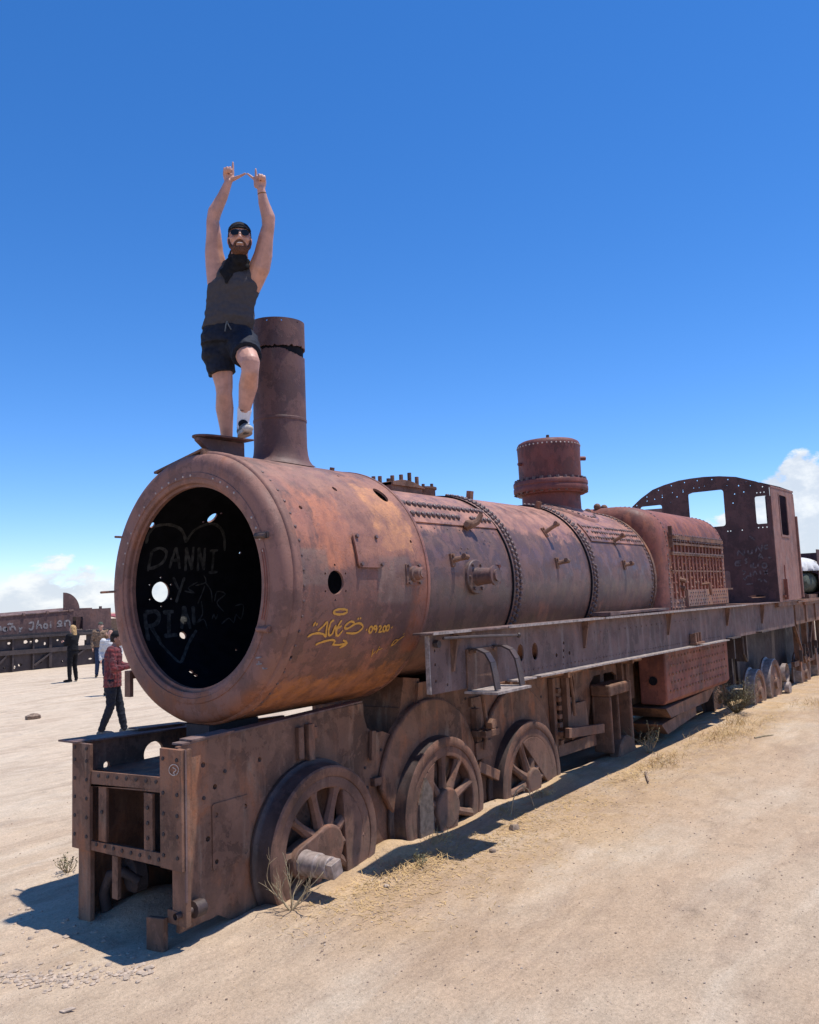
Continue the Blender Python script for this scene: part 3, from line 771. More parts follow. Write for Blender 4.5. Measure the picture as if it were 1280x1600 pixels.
('bgchalk',[(12.494,24.994,1.691),(12.581,24.994,1.724),(12.666,24.994,1.73),(12.673,24.994,1.627),(12.648,24.994,1.512),(12.605,24.994,1.465),(12.557,24.994,1.454),(12.527,24.994,1.486),(12.508,24.994,1.526)],0.07),
('bgchalk',[(12.864,24.994,1.797),(12.842,24.994,1.699),(12.813,24.994,1.563),(12.792,24.994,1.465)],0.07),
('bgchalk',[(12.828,24.994,1.598),(12.881,24.994,1.622),(12.94,24.994,1.628),(12.97,24.994,1.555),(12.987,24.994,1.478)],0.07),
('bgchalk',[(13.213,24.994,1.567),(13.211,24.994,1.551),(13.207,24.994,1.532),(13.199,24.994,1.517),(13.189,24.994,1.505),(13.176,24.994,1.496),(13.162,24.994,1.49),(13.148,24.994,1.489),(13.133,24.994,1.492),(13.119,24.994,1.499),(13.107,24.994,1.509),(13.096,24.994,1.522),(13.088,24.994,1.538),(13.083,24.994,1.555),(13.082,24.994,1.573),(13.083,24.994,1.591),(13.088,24.994,1.608),(13.096,24.994,1.623),(13.106,24.994,1.636),(13.118,24.994,1.645),(13.132,24.994,1.65),(13.147,24.994,1.651),(13.161,24.994,1.649),(13.175,24.994,1.642),(13.188,24.994,1.632),(13.198,24.994,1.618),(13.206,24.994,1.603),(13.211,24.994,1.583),(13.213,24.994,1.567)],0.07),
('bgchalk',[(13.345,24.994,1.656),(13.348,24.994,1.57),(13.351,24.994,1.484)],0.07),
('bgchalk',[(13.34,24.994,1.717),(13.345,24.994,1.708),(13.35,24.994,1.699)],0.07),
('bgchalk',[(13.603,24.994,1.584),(13.696,24.994,1.597),(13.785,24.994,1.624),(13.79,24.994,1.681),(13.759,24.994,1.729),(13.709,24.994,1.728),(13.66,24.994,1.695),(13.626,24.994,1.616),(13.629,24.994,1.542),(13.725,24.994,1.536),(13.825,24.994,1.549)],0.07),
('bgchalk',[(13.916,24.994,1.727),(13.925,24.994,1.617),(13.933,24.994,1.507)],0.07),
('bgchalk',[(13.916,24.994,1.674),(13.977,24.994,1.712),(14.048,24.994,1.741),(14.1,24.994,1.716),(14.134,24.994,1.664),(14.137,24.994,1.582),(14.129,24.994,1.51)],0.07),
('postmark',[(-0.588,-0.553,1.058),(-0.588,-0.551,1.051),(-0.588,-0.548,1.044),(-0.588,-0.543,1.037),(-0.588,-0.536,1.032),(-0.588,-0.527,1.027),(-0.588,-0.518,1.024),(-0.588,-0.508,1.022),(-0.588,-0.498,1.022),(-0.588,-0.488,1.024),(-0.588,-0.48,1.027),(-0.588,-0.473,1.031),(-0.588,-0.467,1.036),(-0.588,-0.464,1.043),(-0.588,-0.463,1.05),(-0.588,-0.464,1.057),(-0.588,-0.468,1.064),(-0.588,-0.473,1.07),(-0.588,-0.48,1.076),(-0.588,-0.489,1.08),(-0.588,-0.499,1.084),(-0.588,-0.509,1.085),(-0.588,-0.519,1.085),(-0.588,-0.528,1.084),(-0.588,-0.536,1.081),(-0.588,-0.543,1.076),(-0.588,-0.549,1.071),(-0.588,-0.552,1.064),(-0.588,-0.553,1.058)],0.006),
('postmark',[(-0.588,-0.496,1.067),(-0.588,-0.508,1.065),(-0.588,-0.524,1.061),(-0.588,-0.532,1.056),(-0.588,-0.524,1.049),(-0.588,-0.509,1.041),(-0.588,-0.502,1.035),(-0.588,-0.51,1.031),(-0.588,-0.526,1.028),(-0.588,-0.538,1.027)],0.006),
('ringmark',[(-0.064,-0.663,1.669),(-0.064,-0.674,1.67),(-0.064,-0.69,1.672),(-0.064,-0.706,1.673),(-0.064,-0.717,1.674)],0.01),
('ringmark',[(-0.064,-0.686,1.645),(-0.064,-0.692,1.644),(-0.064,-0.698,1.643)],0.01),
('ringmark',[(-0.064,-0.668,1.629),(-0.064,-0.679,1.63),(-0.064,-0.695,1.631),(-0.064,-0.711,1.633),(-0.064,-0.721,1.634)],0.01),
('ringmark',[(-0.064,-0.721,1.61),(-0.064,-0.727,1.605),(-0.064,-0.738,1.602),(-0.064,-0.753,1.604),(-0.064,-0.767,1.606)],0.01),
]

# ================================================================== the ground
def sm(a, b, x):
    t_ = max(0.0, min(1.0, (x - a) / (b - a)))
    return t_ * t_ * (3 - 2 * t_)


def gz(x, y):
    h = .105 * sm(-.22, -.60, y) * sm(-1.3, .45, x) * (1 - .35 * sm(6, 14, x))
    h += .13 * math.exp(-((x + .15) / .30) ** 2 - ((y - .28) / .22) ** 2)
    # sand heaped against the wheels
    for (wx, hh) in ((1.10, .05), (1.32, .11), (1.75, .05), (2.72, .06), (3.0, .03), (4.15, .06)):
        dd = ((x - wx) / .22) ** 2 + ((y + .60) / .15) ** 2
        if dd < 6:
            h += hh * math.exp(-dd) * .7
    d_ = math.hypot(x, y)
    if d_ < 60:
        f_ = 1 - sm(25, 60, d_)
        h += f_ * .020 * mnoise.noise(Vector((x * .9, y * .9, 0)))
        h += f_ * .007 * mnoise.noise(Vector((x * 4.1, y * 4.1, 3)))
        if d_ < 9:
            h += .0035 * mnoise.noise(Vector((x * 13, y * 13, 7)))
    return h


def axis_(lo, hi, s, far):
    a = []
    v = lo
    while v <= hi:
        a.append(v)
        v += s
    st = s
    v = hi
    up_ = []
    while v < far:
        st *= 1.09
        v += st
        up_.append(v)
    st = s
    v = lo
    dn = []
    while v > -far:
        st *= 1.09
        v -= st
        dn.append(v)
    return dn[::-1] + a + up_


gx, gy = axis_(-2.6, 5.2, .036, 2600), axis_(-3.2, 1.6, .036, 2600)
nx_, ny_ = len(gx), len(gy)
verts = [(x, y, gz(x, y)) for y in gy for x in gx]
faces = [(j * nx_ + i, j * nx_ + i + 1, (j + 1) * nx_ + i + 1, (j + 1) * nx_ + i) for j in range(ny_ - 1) for i in range(nx_ - 1)]
gm = bpy.data.meshes.new('ground')
gm.from_pydata(verts, [], faces)
gm.polygons.foreach_set('use_smooth', [True] * len(faces))
m, t, b = new_mat('desert_sand')
co = t.node('ShaderNodeTexCoord').outputs['Object']
x, y, z = t.sep(co)
big = t.noise(co, .45, 6, .6, .3)
mid_ = t.noise(co, 2.2, 7, .65, .2)
track = t.noise(t.scale(co, (.35, 2.2, 1)), .9, 6, .6, .3)
fine = t.noise(co, 45, 6, .7)
grit = t.noise(co, 160, 3, .6)
c = t.mix(t.mapr(big, .34, .66), (0.488, 0.372, 0.261), (0.573, 0.428, 0.297))
c = t.mix(t.mapr(track, .46, .62, 0, .6), c, (0.609, 0.496, 0.370))
# browner, straw-littered earth along the near side of the engine, paler greyer sand ahead of it
near_ = t.math('MULTIPLY', t.mapr(t.math('ADD', y, t.math('MULTIPLY', t.math('SUBTRACT', mid_, .5), 1.2)), -2.6, -1.0), t.mapr(t.math('ADD', y, t.math('MULTIPLY', t.math('SUBTRACT', mid_, .5), .5)), -.5, -.1, 1, 0))
near_ = t.math('MULTIPLY', near_, t.mapr(x, -.3, .4))
c = t.mix(t.math('MULTIPLY', near_, t.mapr(mid_, .3, .62, .1, .75)), c, (0.524, 0.342, 0.170))
brown = t.math('MULTIPLY', t.mapr(y, -1.4, -.6, 1, 0), t.mapr(big, .40, .58))
c = t.mix(t.math('MULTIPLY', brown, .42), c, (0.402, 0.266, 0.163))
c = t.mix(t.mapr(t.math('ADD', y, t.math('MULTIPLY', big, 2.0)), 2.0, 7.0, 0, .55), c, (0.633, 0.521, 0.394))
c = t.mix(t.mapr(mid_, .55, .72, 0, .30), c, (0.366, 0.266, 0.182))
peb = t.voronoi(co, 26)
c = t.mix(t.math('MULTIPLY', t.mapr(peb, .10, .17, 1, 0), t.mapr(t.noise(co, 6.0, 4, .6), .50, .66, 0, .5)), c, (0.262, 0.192, 0.139))
pb2 = t.voronoi(t.scale(co, (1, 1, 1), (3, 5, 0)), 60)
c = t.mix(t.math('MULTIPLY', t.mapr(pb2, .10, .20, 1, 0), t.mapr(t.noise(co, 3.1, 4, .6), .46, .64, 0, .45)), c, (0.683, 0.583, 0.461))
k = t.math('MULTIPLY', t.mapr(fine, .25, .75, .76, 1.18, False), t.mapr(grit, .2, .8, .74, 1.20, False))
speck = t.voronoi(t.scale(co, (1, 1, 1), (9, 2, 0)), 95)
c = t.mix(t.math('MULTIPLY', t.mapr(speck, .10, .22, 1, 0), t.mapr(t.noise(co, 9.0, 4, .6), .42, .62, 0, .65)), c, (.20, .145, .105))
scuff = t.mapr(t.noise(t.scale(co, (.5, 1.6, 1), (4, 0, 0)), 1.3, 8, .68, .8), .50, .60, 0, .32)
c = t.mix(scuff, c, (.335, .235, .165))
k = t.math('MULTIPLY', k, t.mapr(t.noise(t.scale(co, (.7, 1.3, 1)), 5.0, 8, .7, .6), .3, .7, .87, 1.11, False))
c = t.mix(1.0, c, t.comb(k, k, k), 'MULTIPLY')
t.put(b.inputs['Base Color'], c)
b.inputs['Roughness'].default_value = .95
b.inputs['Specular IOR Level'].default_value = .15
hgt = t.math('ADD', t.math('MULTIPLY', mid_, .9), t.math('ADD', t.math('MULTIPLY', fine, .55), t.math('MULTIPLY', grit, .16)))
hgt = t.math('ADD', hgt, t.math('MULTIPLY', t.mapr(peb, .05, .2, 1, 0), .25))
# trodden hollows and scuffs left by visitors
foot_ = t.mapr(t.voronoi(t.scale(co, (1.0, 1.0, 1)), 3.1, 'SMOOTH_F1'), .10, .34, 0, 1)
foot_ = t.math('MULTIPLY', foot_, t.mapr(t.noise(co, .8, 3, .5), .40, .60, .25, 1))
hgt = t.math('ADD', hgt, t.math('MULTIPLY', foot_, 1.3))
rut = t.noise(t.scale(co, (.25, 3.0, 1), (1, 4, 0)), 2.2, 5, .6, .4)
hgt = t.math('ADD', hgt, t.math('MULTIPLY', rut, 1.0))
bp = t.node('ShaderNodeBump')
bp.inputs['Strength'].default_value = .85
bp.inputs['Distance'].default_value = .024
t.put(bp.inputs['Height'], hgt)
t.put(b.inputs['Normal'], bp.outputs[0])
gm.materials.append(m)
ground = bpy.data.objects.new('ground', gm)
COL.objects.link(ground)
tag(ground, 'pale trodden desert sand', None, None, 'structure')
M['sand'] = m
M['stone'] = plain('stone', (.24, .175, .13), .9, .35, 25, .004, .2)
M['stone_pale'] = plain('pale_clod', (.44, .345, .265), .95, .25, 30, .004, .1)
M['straw'] = plain('straw', (.50, .34, .155), .85, .35, 8, 0, .2)
M['twig'] = plain('dry_twig', (.36, .285, .175), .85, .3, 20, .001, .2)
M['leafg'] = plain('dusty_leaf', (.22, .20, .11), .8, .3, 20, 0, .2)

# ================================================================== the locomotive
loco = empty('steam_locomotive', (0, 0, 0), 'rusted steam locomotive with an open round smokebox, the nearest engine in the sand', 'locomotive')


def cp(a, x, r):
    """point on the boiler shell: a degrees from the top towards the near side"""
    a = R(a)
    return Vector((x, -r * math.sin(a), ZC + r * math.cos(a)))


def cn(a):
    a = R(a)
    return Vector((0, -math.sin(a), math.cos(a)))


RIV = MB()
RIV.dome((0, 0, 0), (0, 0, 1), .0245, 1.0)
RIVET = RIV.build('rivet', M['rivet'], mesh_only=True)
RIV = MB()
RIV.nut((0, 0, 0), (0, 0, 1), .024, .03)
BOLT = RIV.build('bolt', M['rivet'], mesh_only=True)
RIV = MB()
RIV.dome((0, 0, 0), (0, 0, 1), .029, 1.0)
BIGRIVET = RIV.build('rivet', M['rivet'], mesh_only=True)
SMALLB = MB()
SMALLB.nut((0, 0, 0), (0, 0, 1), .015, .018)
SBOLT = SMALLB.build('bolt', M['rivet'], mesh_only=True)

SMALLB = MB()
SMALLB.nut((0, 0, 0), (0, 0, 1), .012, .005, 8)
HOLE_DISC = SMALLB.build('bolt', M['bgdark'], mesh_only=True)  # flat dark discs paint the shade of small open holes


def rivets(name, places, r, parent, mat=None, h=.65):
    mb = MB()
    for p, n in places:
        if random.random() < .035:
            continue
        mb.dome(p, Vector(n).normalized() + Vector((random.uniform(-.12, .12), random.uniform(-.12, .12), random.uniform(-.12, .12))), r * random.uniform(.86, 1.1), h * random.uniform(.7, 1.1))
    o = mb.build(name, mat or M['rivet'], parent)
    tag(o, kind='stuff')
    return o


# ---- smokebox shell with its real holes
RS = .95
mb = MB()
q = RS
H = lambda a, x, r, ry=None, n=14, rot=0.0: circ(R(a) * RS, x, r, ry, n, rot)
holes = [H(90.9, .403, .081, n=28), H(-90.5, .40, .083, n=28), H(44.4, 1.282, .085, .058, 20), H(44.4, .74, .026, .02), H(58.7, .227, .016),
         H(-50.5, .76, .050, .035, 18, .5), H(-53.4, .79 - .10, .009), H(-47.4, .83, .009), H(-56.8, .213, .024), H(-112.9, .558, .032),
         H(-133.6, .489, .018), H(-136.2, .508, .016), H(-123.5, 1.045, .011), H(72, 1.33, .013), H(121, .10, .013), H(126.5, .085, .013), H(131.5, .07, .013),
         H(30, 1.0, .012), H(-70, 1.2, .012)]
for sgn, a0, x0 in ((1, 90.9, .403), (-1, -90.5, .40)):
    for k in range(6):
        an = 2 * PI * (k + .0) / 6
        holes.append([(R(a0) * RS + .118 * math.cos(an) + .0085 * math.cos(t_ * PI / 4), x0 + .118 * math.sin(an) + .0085 * math.sin(t_ * PI / 4)) for t_ in range(8)])
sheet(mb, [(-PI * RS * .9999, .03), (PI * RS * .9999, .03), (PI * RS * .9999, 1.5), (-PI * RS * .9999, 1.5)], holes, cylmap(RS), .018, .062, (0, 1, 2))
smokebox = mb.build('smokebox', [M['smokebox'], M['soot_and_shade'], M['ring']], loco)
# tube plate that closes the drum, dark with tube holes lost in soot
mb = MB()
mb.lathe([(0.0, 1.49), (.935, 1.49), (.935, 1.51), (.80, 1.515)], (0, 0, ZC), (1, 0, 0), 64)
mb.build('tube_plate', M['soot_and_shade'], loco)
# rear lip
mb = MB()
mb.lathe([(.84, 1.505), (.945, 1.505), (.952, 1.49), (.952, 1.475), (.945, 1.47)], (0, 0, ZC), (-1, 0, 0), 96)
mb2 = MB()
prof = [(.948, 1.462), (.956, 1.466), (.957, 1.492), (.952, 1.503), (.90, 1.512), (.84, 1.512)]
mb2.lathe(prof, (0, 0, ZC), (1, 0, 0), 96)
mb2.build('smokebox_rear_lip', M['smokebox'], loco)
# front ring: dished plate with the round door opening
mb = MB()
prof = [(.951, .085), (.957, .080), (.957, .036), (.953, .024), (.944, .018), (.938, .016), (.936, .004), (.930, -.014), (.918, -.032), (.900, -.047), (.875, -.056), (.845, -.060), (.800, -.060), (.797, -.066),
        (.762, -.068), (.758, -.061), (.727, -.060), (.722, -.054), (.722, -.030), (.700, -.026), (.700, .004), (.90, .012), (.93, .03)]
mb.lathe(prof, (0, 0, ZC), (1, 0, 0), 128)
ring = mb.build('smokebox_front_ring', M['ring'], loco, ang=50)
# marks and fittings of the front ring
mb = MB()
for (a, r0, ln) in ((-62, .86, .13), (-90, .86, .20)):
    an = R(a)
    p = Vector((-.05, -r0 * math.sin(an), ZC + r0 * math.cos(an)))
    mb.tube([p, p + Vector((-.02, -math.sin(an), math.cos(an) * .2)) * ln], .009, 8)
mb.build_each('hinge_rod', M['frame'], loco)
for a in (68, 112):
    mb = MB()
    an = R(a)
    for r0 in (.80,):
        p = Vector((-.075, -r0 * math.sin(an), ZC + r0 * math.cos(an)))
        mb.tube([p + Vector((0, .05, 0)), p + Vector((0, -.05, -.004))], [.016, .019], 10)
        mb.obox(p + Vector((.012, .0, 0)), (.012, 0, 0), (0, .06, 0), (0, 0, .018))
    mb.build('hinge_lug', M['ring'] if a > 100 else M['tread'], loco)
mb = MB()   # the slot left by the hinge strap
for sg in (-1, 1):
    pts = []
    for k in range(13):
        an = R(74 + 34 * k / 12)
        rr = .775 + sg * .010
        pts.append((-.069, -rr * math.sin(an), ZC + rr * math.cos(an)))
    mb.tube(pts, .004, 5)
mb.build_each('hinge_scar', M['red'], loco)
mb = MB()
mb.box(-.05, -.02, .70, .765, 1.37, 1.56)
mb.box(-.03, .02, .72, .76, 1.50, 1.56)
mb.build_each('hanging_strap', M['frame'], loco)
mb = MB()
p0, p1 = Vector((0.0, .445, 3.012)), Vector((0.0, -.10, 3.112))
mb.bar(p0 + Vector((.03, 0, 0)), p1 + Vector((.03, 0, 0)), .09, .016)
mb.bar(p1 + Vector((-.012, 0, -.02)), p1 + Vector((.07, 0, -.02)), .03, .03)
mb.build_each('loose_rim_strip', M['frame'], loco)
rivets('rivet_row', [(cp(a, .10, RS), cn(a)) for a in range(-178, 180, 6)], .011, loco)
places = []
for k in range(26):
    an = R(-75 + 6 * k)
    if random.random() < .75:
        places.append(((-.0675, -.777 * math.sin(an), ZC + .777 * math.cos(an)), (-1, 0, 0)))
rivets('door_seat_rivets', places, .009, loco, M['bare'], .5)

# ---- paint on the shell
def strokes(tag_name):
    return [s_ for s_ in STROKES if s_[0] == tag_name]


def paint(name, tag_name, nfun, mat, parent, label=None):
    mb = MB()
    for _, pts, wd in strokes(tag_name):
        ribbon(mb, pts, nfun, wd, .0022)
    o = mb.build(name, mat, parent, smooth=False)
    if label:
        tag(o, label)
    return o


paint('graffiti', 'yellow', cyl_n(1), M['yellow'], loco, 'yellow painted tag with a halo, an arrow and the number 09200')
paint('graffiti', 'white', cyl_n(-1), M['spray'], loco, 'faded white sprayed heart with names inside the dark smokebox')
paint('graffiti', 'ringmark', lambda q: Vector((-1, 0, 0)), M['chalk'], loco, 'tiny white writing on the smokebox ring')

# ---- plates and fittings on the smokebox side
mb = MB()
f = cylmap(RS + .022)
a0 = R(80)
c0 = (RS + .022) * R(77.5)
sheet(mb, rrect(c0 - .125, c0 + .125, .63, .915, .03), [], f, .014, .06)
ip = mb.build('inspection_plate', M['smokebox'], loco)
copies('bolt', SBOLT, [(cp(a, x, RS + .02), cn(a)) for a, x in ((71.5, .665), (71.5, .88), (83.5, .66), (83.5, .885))], ip)
mb = MB()
c1 = (RS + .012) * R(87.5)
sheet(mb, rrect(c1 - .085, c1 + .085, 1.19, 1.37, .02), [], cylmap(RS + .012), .02, .06)
n_ = cn(87.5)
o_ = cp(87.5, 1.28, RS)
mb.lathe([(.060, 0), (.060, .035), (.046, .04), (.046, .085), (.036, .09), (.036, .10), (0, .10)], o_, n_, 20)
vf = mb.build('valve_flange', M['smokebox'], loco)
copies('bolt', SBOLT, [(cp(a, x, RS + .012), cn(a)) for a, x in ((83.7, 1.215), (83.7, 1.345), (91.3, 1.215), (91.3, 1.345))], vf)

# ---- chimney
CX = .86
mb = MB()
n = 48
rings = [(.275, None), (.248, .018), (.228, .045), (.216, .09), (.210, .15), (.209, .36)]
vs_, fs = [], []
for (rr, hh) in rings:
    for k in range(n):
        an = 2 * PI * k / n
        x, y = CX + rr * math.cos(an), rr * math.sin(an)
        zsh = ZC + math.sqrt(RS * RS - y * y)
        t_ = 0 if hh is None else min(1, hh / .19)
        z = zsh + .006 if hh is None else (zsh + hh) * (1 - t_) + (ZC + RS + hh) * t_
        vs_.append((x, y, z))
for i in range(len(rings) - 1):
    for k in range(n):
        k2 = (k + 1) % n
        fs.append((i * n + k, i * n + k2, (i + 1) * n + k2, (i + 1) * n + k))
mb.add(vs_, fs)
ch = mb.build('chimney', M['chimney'], loco)
mb = MB()
mb.lathe([(.209, .34), (.213, .345), (.213, .362), (.209, .366)], (CX, 0, ZC + RS), (0, 0, 1), 48)
mb.build('chimney_band', M['chimney'], ch)
mb = MB()
TOP = 4.015
f = lambda s, t_: (Vector((CX + .209 * math.cos(s), .209 * math.sin(s), t_)), Vector((math.cos(s), math.sin(s), 0)))
def torn(k, n, seed):
    return .014 * mnoise.noise(Vector((k * .35, seed, 0))) + .009 * mnoise.noise(Vector((k * 1.1, seed, 5)))


def near_gap(s_):
    """the tear gapes widest on the side that faces the path"""
    return max(0.0, 1 - abs((s_ + 1.25) / .95) ** 2)


NJ = 144
jag = [(-PI + 2 * PI * k / NJ, TOP - .01 + torn(k, NJ, 1.0) - .045 * near_gap(-PI + 2 * PI * k / NJ)) for k in range(NJ + 1)]
sheet(mb, [(-PI, 3.40), (PI, 3.40)] + jag[::-1], [], f, .012, .09)
stem = mb.build('chimney_stem', [M['chimney']], ch)
mb = MB()
f2 = lambda s, t_: (Vector((CX + .216 * math.cos(s) - .004, .216 * math.sin(s), t_ + .012 * math.cos(s - 1.0))), Vector((math.cos(s), math.sin(s), 0)))
jag = [(-PI + 2 * PI * k / NJ, TOP + .02 + torn(k, NJ, 9.0) + .012 * near_gap(-PI + 2 * PI * k / NJ)) for k in range(NJ + 1)]
sheet(mb, jag + [(PI, 4.262), (-PI, 4.262)], [circ(a, 4.238, .03, .006, 8) for a in (-2.75, -2.2, -1.55, -.95, -.4, .3, 1.0, 1.7, 2.4)], f2, .010, .11)
mb.build('chimney_top', M['chimney'], ch)
mb = MB()
mb.lathe([(.196, 3.94), (.20, 4.12), (.198, 4.13)], (CX, 0, 0), (0, 0, 1), 40)
mb.build('chimney_liner', M['soot_and_shade'], ch)
mb = MB()
mb.nut((CX + .31, -.26, ZC + .905), (0, -.2, 1), .022, .03)
mb.build('bolt', M['frame'], ch)

# ---- bracket the man stands on
mb = MB()
mb.prism([(.015, -.03, 3.214), (.45, -.03, 3.226), (.45, -.03, 3.105), (.17, -.03, 3.098), (.09, -.03, 3.145), (.02, -.03, 3.195)], (0, .05, 0))
hb = mb.build('headlamp_bracket', M['chimney'], loco, smooth=False, bevel=.003)
mb = MB()
pl = []
for k in range(17):
    an = PI / 2 + PI * k / 16
    pl.append((.20 + .20 * math.cos(an), .11 * math.sin(an), 3.222))
pl += [(.475, -.11, 3.234), (.475, .11, 3.234)]
mb.prism(pl, (0, 0, .014))
mb.build('bracket_plate', M['chimney'], hb, smooth=False, bevel=.004)
mb = MB()
mb.box(.44, .54, -.07, .07, 3.09, 3.112)
mb.build('bracket_foot', M['chimney'], hb, smooth=False)

# ---- boiler courses, each stepping out over the one before
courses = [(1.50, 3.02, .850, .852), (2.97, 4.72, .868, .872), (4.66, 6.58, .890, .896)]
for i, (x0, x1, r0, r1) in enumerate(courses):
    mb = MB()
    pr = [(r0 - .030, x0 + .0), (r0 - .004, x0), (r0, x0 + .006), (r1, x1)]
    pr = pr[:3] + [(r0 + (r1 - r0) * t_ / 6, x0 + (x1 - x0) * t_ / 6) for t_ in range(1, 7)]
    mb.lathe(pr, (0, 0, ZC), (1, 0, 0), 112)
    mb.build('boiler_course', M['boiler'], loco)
step_a = 3.55
for i, (xb, rb) in enumerate(((2.97, .868), (4.66, .890))):
    pl = []
    k = 0
    for row, dx_ in enumerate((.050, .115)):
        a = 5 + row * step_a / 2
        while a < 140:
            pl.append((cp(a, xb + dx_, rb), cn(a)))
            a += step_a
    pb = [(p + Vector((random.uniform(-.004, .004), 0, 0)), n_ + Vector((random.uniform(-.1, .1), random.uniform(-.1, .1), random.uniform(-.1, .1)))) for p, n_ in pl if random.random() > .03]
    copies('rivet', RIVET, pb, loco)
    back = [(cp(-a, xb + dx_, rb), cn(-a)) for dx_ in (.05, .115) for a in range(2, 140, 4)]
    rivets('far_side_rivets', back, .017, loco)
pl = []
for row, dx_ in enumerate((-.055, -.12)):
    a = -120 + row * 1.9
    while a < 128:
        pl.append((cp(a, 6.58 + dx_, .896), cn(a)))
        a += 3.6
rivets('throat_rivets', pl, .021, loco, None, .9)
# dark rings painting the shadow gap where one course slides into the next
for x_, r_ in ((2.962, .868), (4.652, .890), (1.508, .880)):
    mb = MB()
    mb.lathe([(r_ - .03, x_), (r_ + .0005, x_), (r_ + .0005, x_ + .012), (r_ - .01, x_ + .014)], (0, 0, ZC), (1, 0, 0), 96)
    mb.build('lap_seam_shadow', M['soot_and_shade'], loco)
# butt straps with their double rows of rivets
def strap(x0, x1, aa, ab, r, rows, pitch, single):
    mb = MB()
    rr = r + .014
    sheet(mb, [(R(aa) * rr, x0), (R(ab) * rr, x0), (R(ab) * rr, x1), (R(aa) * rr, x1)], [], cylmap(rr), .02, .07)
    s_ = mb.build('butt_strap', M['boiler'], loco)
    pl = []
    for a in rows:
        x = x0 + pitch * .6
        while x < x1 - .02:
            if random.random() > .004:
                pl.append((cp(a + random.uniform(-.25, .25), x + random.uniform(-.004, .004), rr), cn(a) + Vector((random.uniform(-.12, .12), 0, 0))))
            x += pitch
    if single:
        copies('rivet', BIGRIVET, pl, s_)
    else:
        rivets('strap_rivets', pl, .020, s_, None, .9)


strap(1.64, 2.99, 37, 56, .851, (41.5, 50), .076, True)
strap(4.90, 6.50, 45, 62, .893, (48.5, 53.5, 58.5), .07, False)
rivets('seam_rivets', [(cp(59, x, .852), cn(59)) for x in [1.72 + .19 * k for k in range(7)]], .009, loco)
rivets('seam_rivets', [(cp(a, x, .87), cn(a)) for a, x in ((56, 4.46), (57, 4.53), (57, 4.60), (66, 2.60), (67, 2.68), (72, 2.16), (72, 2.26))], .011, loco)
# laps step for real, their shadow line is the dark ring; small top blocks
mb = MB()
for (x, a) in ((3.45, 8), (4.60, 20)):
    p = cp(a, x, .87)
    mb.bar(p, p + cn(a) * .085, .05, .06, (1, 0, 0))
mb.build_each('stud_block', M['frame'], loco, smooth=False)
# handrail studs and elbows
def stud(x, a, r, ln, tilt, name='handrail_bracket'):
    mb = MB()
    p, n_ = cp(a, x, r), cn(a)
    up_ = Vector((1, 0, 0)).cross(n_)
    t_ = n_.cross(Vector((1, 0, 0)))
    mb.obox(p + n_ * .008, (.022, 0, 0), t_ * .055, n_ * .010)
    q = p + n_ * ln + Vector((tilt, 0, 0))
    mb.tube([p, p + (q - p) * .6, q], [.026, .021, .024], 9)
    mb.nut(p + t_ * .04 + n_ * .015, n_, .014, .02)
    mb.tube([q + Vector((-.03, 0, .01)), q + Vector((.03, 0, .0))], .024, 8)
    return mb.build(name, M['frame'], loco)


stud(3.90, 56.5, .868, .15, .05)
stud(3.88, 79.5, .868, .10, .05)
stud(5.55, 60.5, .892, .13, .05)
stud(5.58, 80.0, .892, .08, .06)
stud(1.99, 79.0, .850, .11, .05, 'valve_elbow')
mb = MB()     # blob-like clamp under the strap
p, n_ = cp(56.5, 2.42, .85), cn(56.5)
mb.ball(p + n_ * .05, .05, 9, 7, sc=(1.2, .8, .8))
mb.tube([p, p + n_ * .09 + Vector((.09, 0, 0)), p + n_ * .12 + Vector((.12, 0, .05))], [.04, .03, .024], 8)
mb.tube([p + n_ * .02, p + n_ * .07 + Vector((-.07, 0, -.02))], [.035, .025], 8)
mb.build('pipe_clamp', M['frame'], loco)
# feed pipe flange with stub
mb = MB()
p, n_ = cp(88.5, 2.31, .85), cn(88.5)
mb.lathe([(.150, -.02), (.150, .022), (.142, .030), (.080, .034), (.076, .05), (.066, .19), (.085, .195), (.085, .215), (.050, .22), (.050, .24), (0, .24)], p, n_, 28)
fp = mb.build('feed_flange', M['boiler'], loco)
copies('bolt', SBOLT, [(p + n_ * .028 + .118 * (math.cos(k * PI / 3) * Vector((1, 0, 0)) + math.sin(k * PI / 3) * n_.cross(Vector((1, 0, 0)))), n_) for k in range(6)], fp)
mb = MB()
mb.tube([p + n_ * .20 + Vector((.07, 0, -.07)), p + n_ * .20 + Vector((.07, 0, .07))], .016, 8)
mb.tube([p + n_ * .20 + Vector((.07, 0, .065)), p + n_ * .20 + Vector((.07, 0, .09))], .026, 8)
mb.build_each('flange_stud', M['red'], fp)

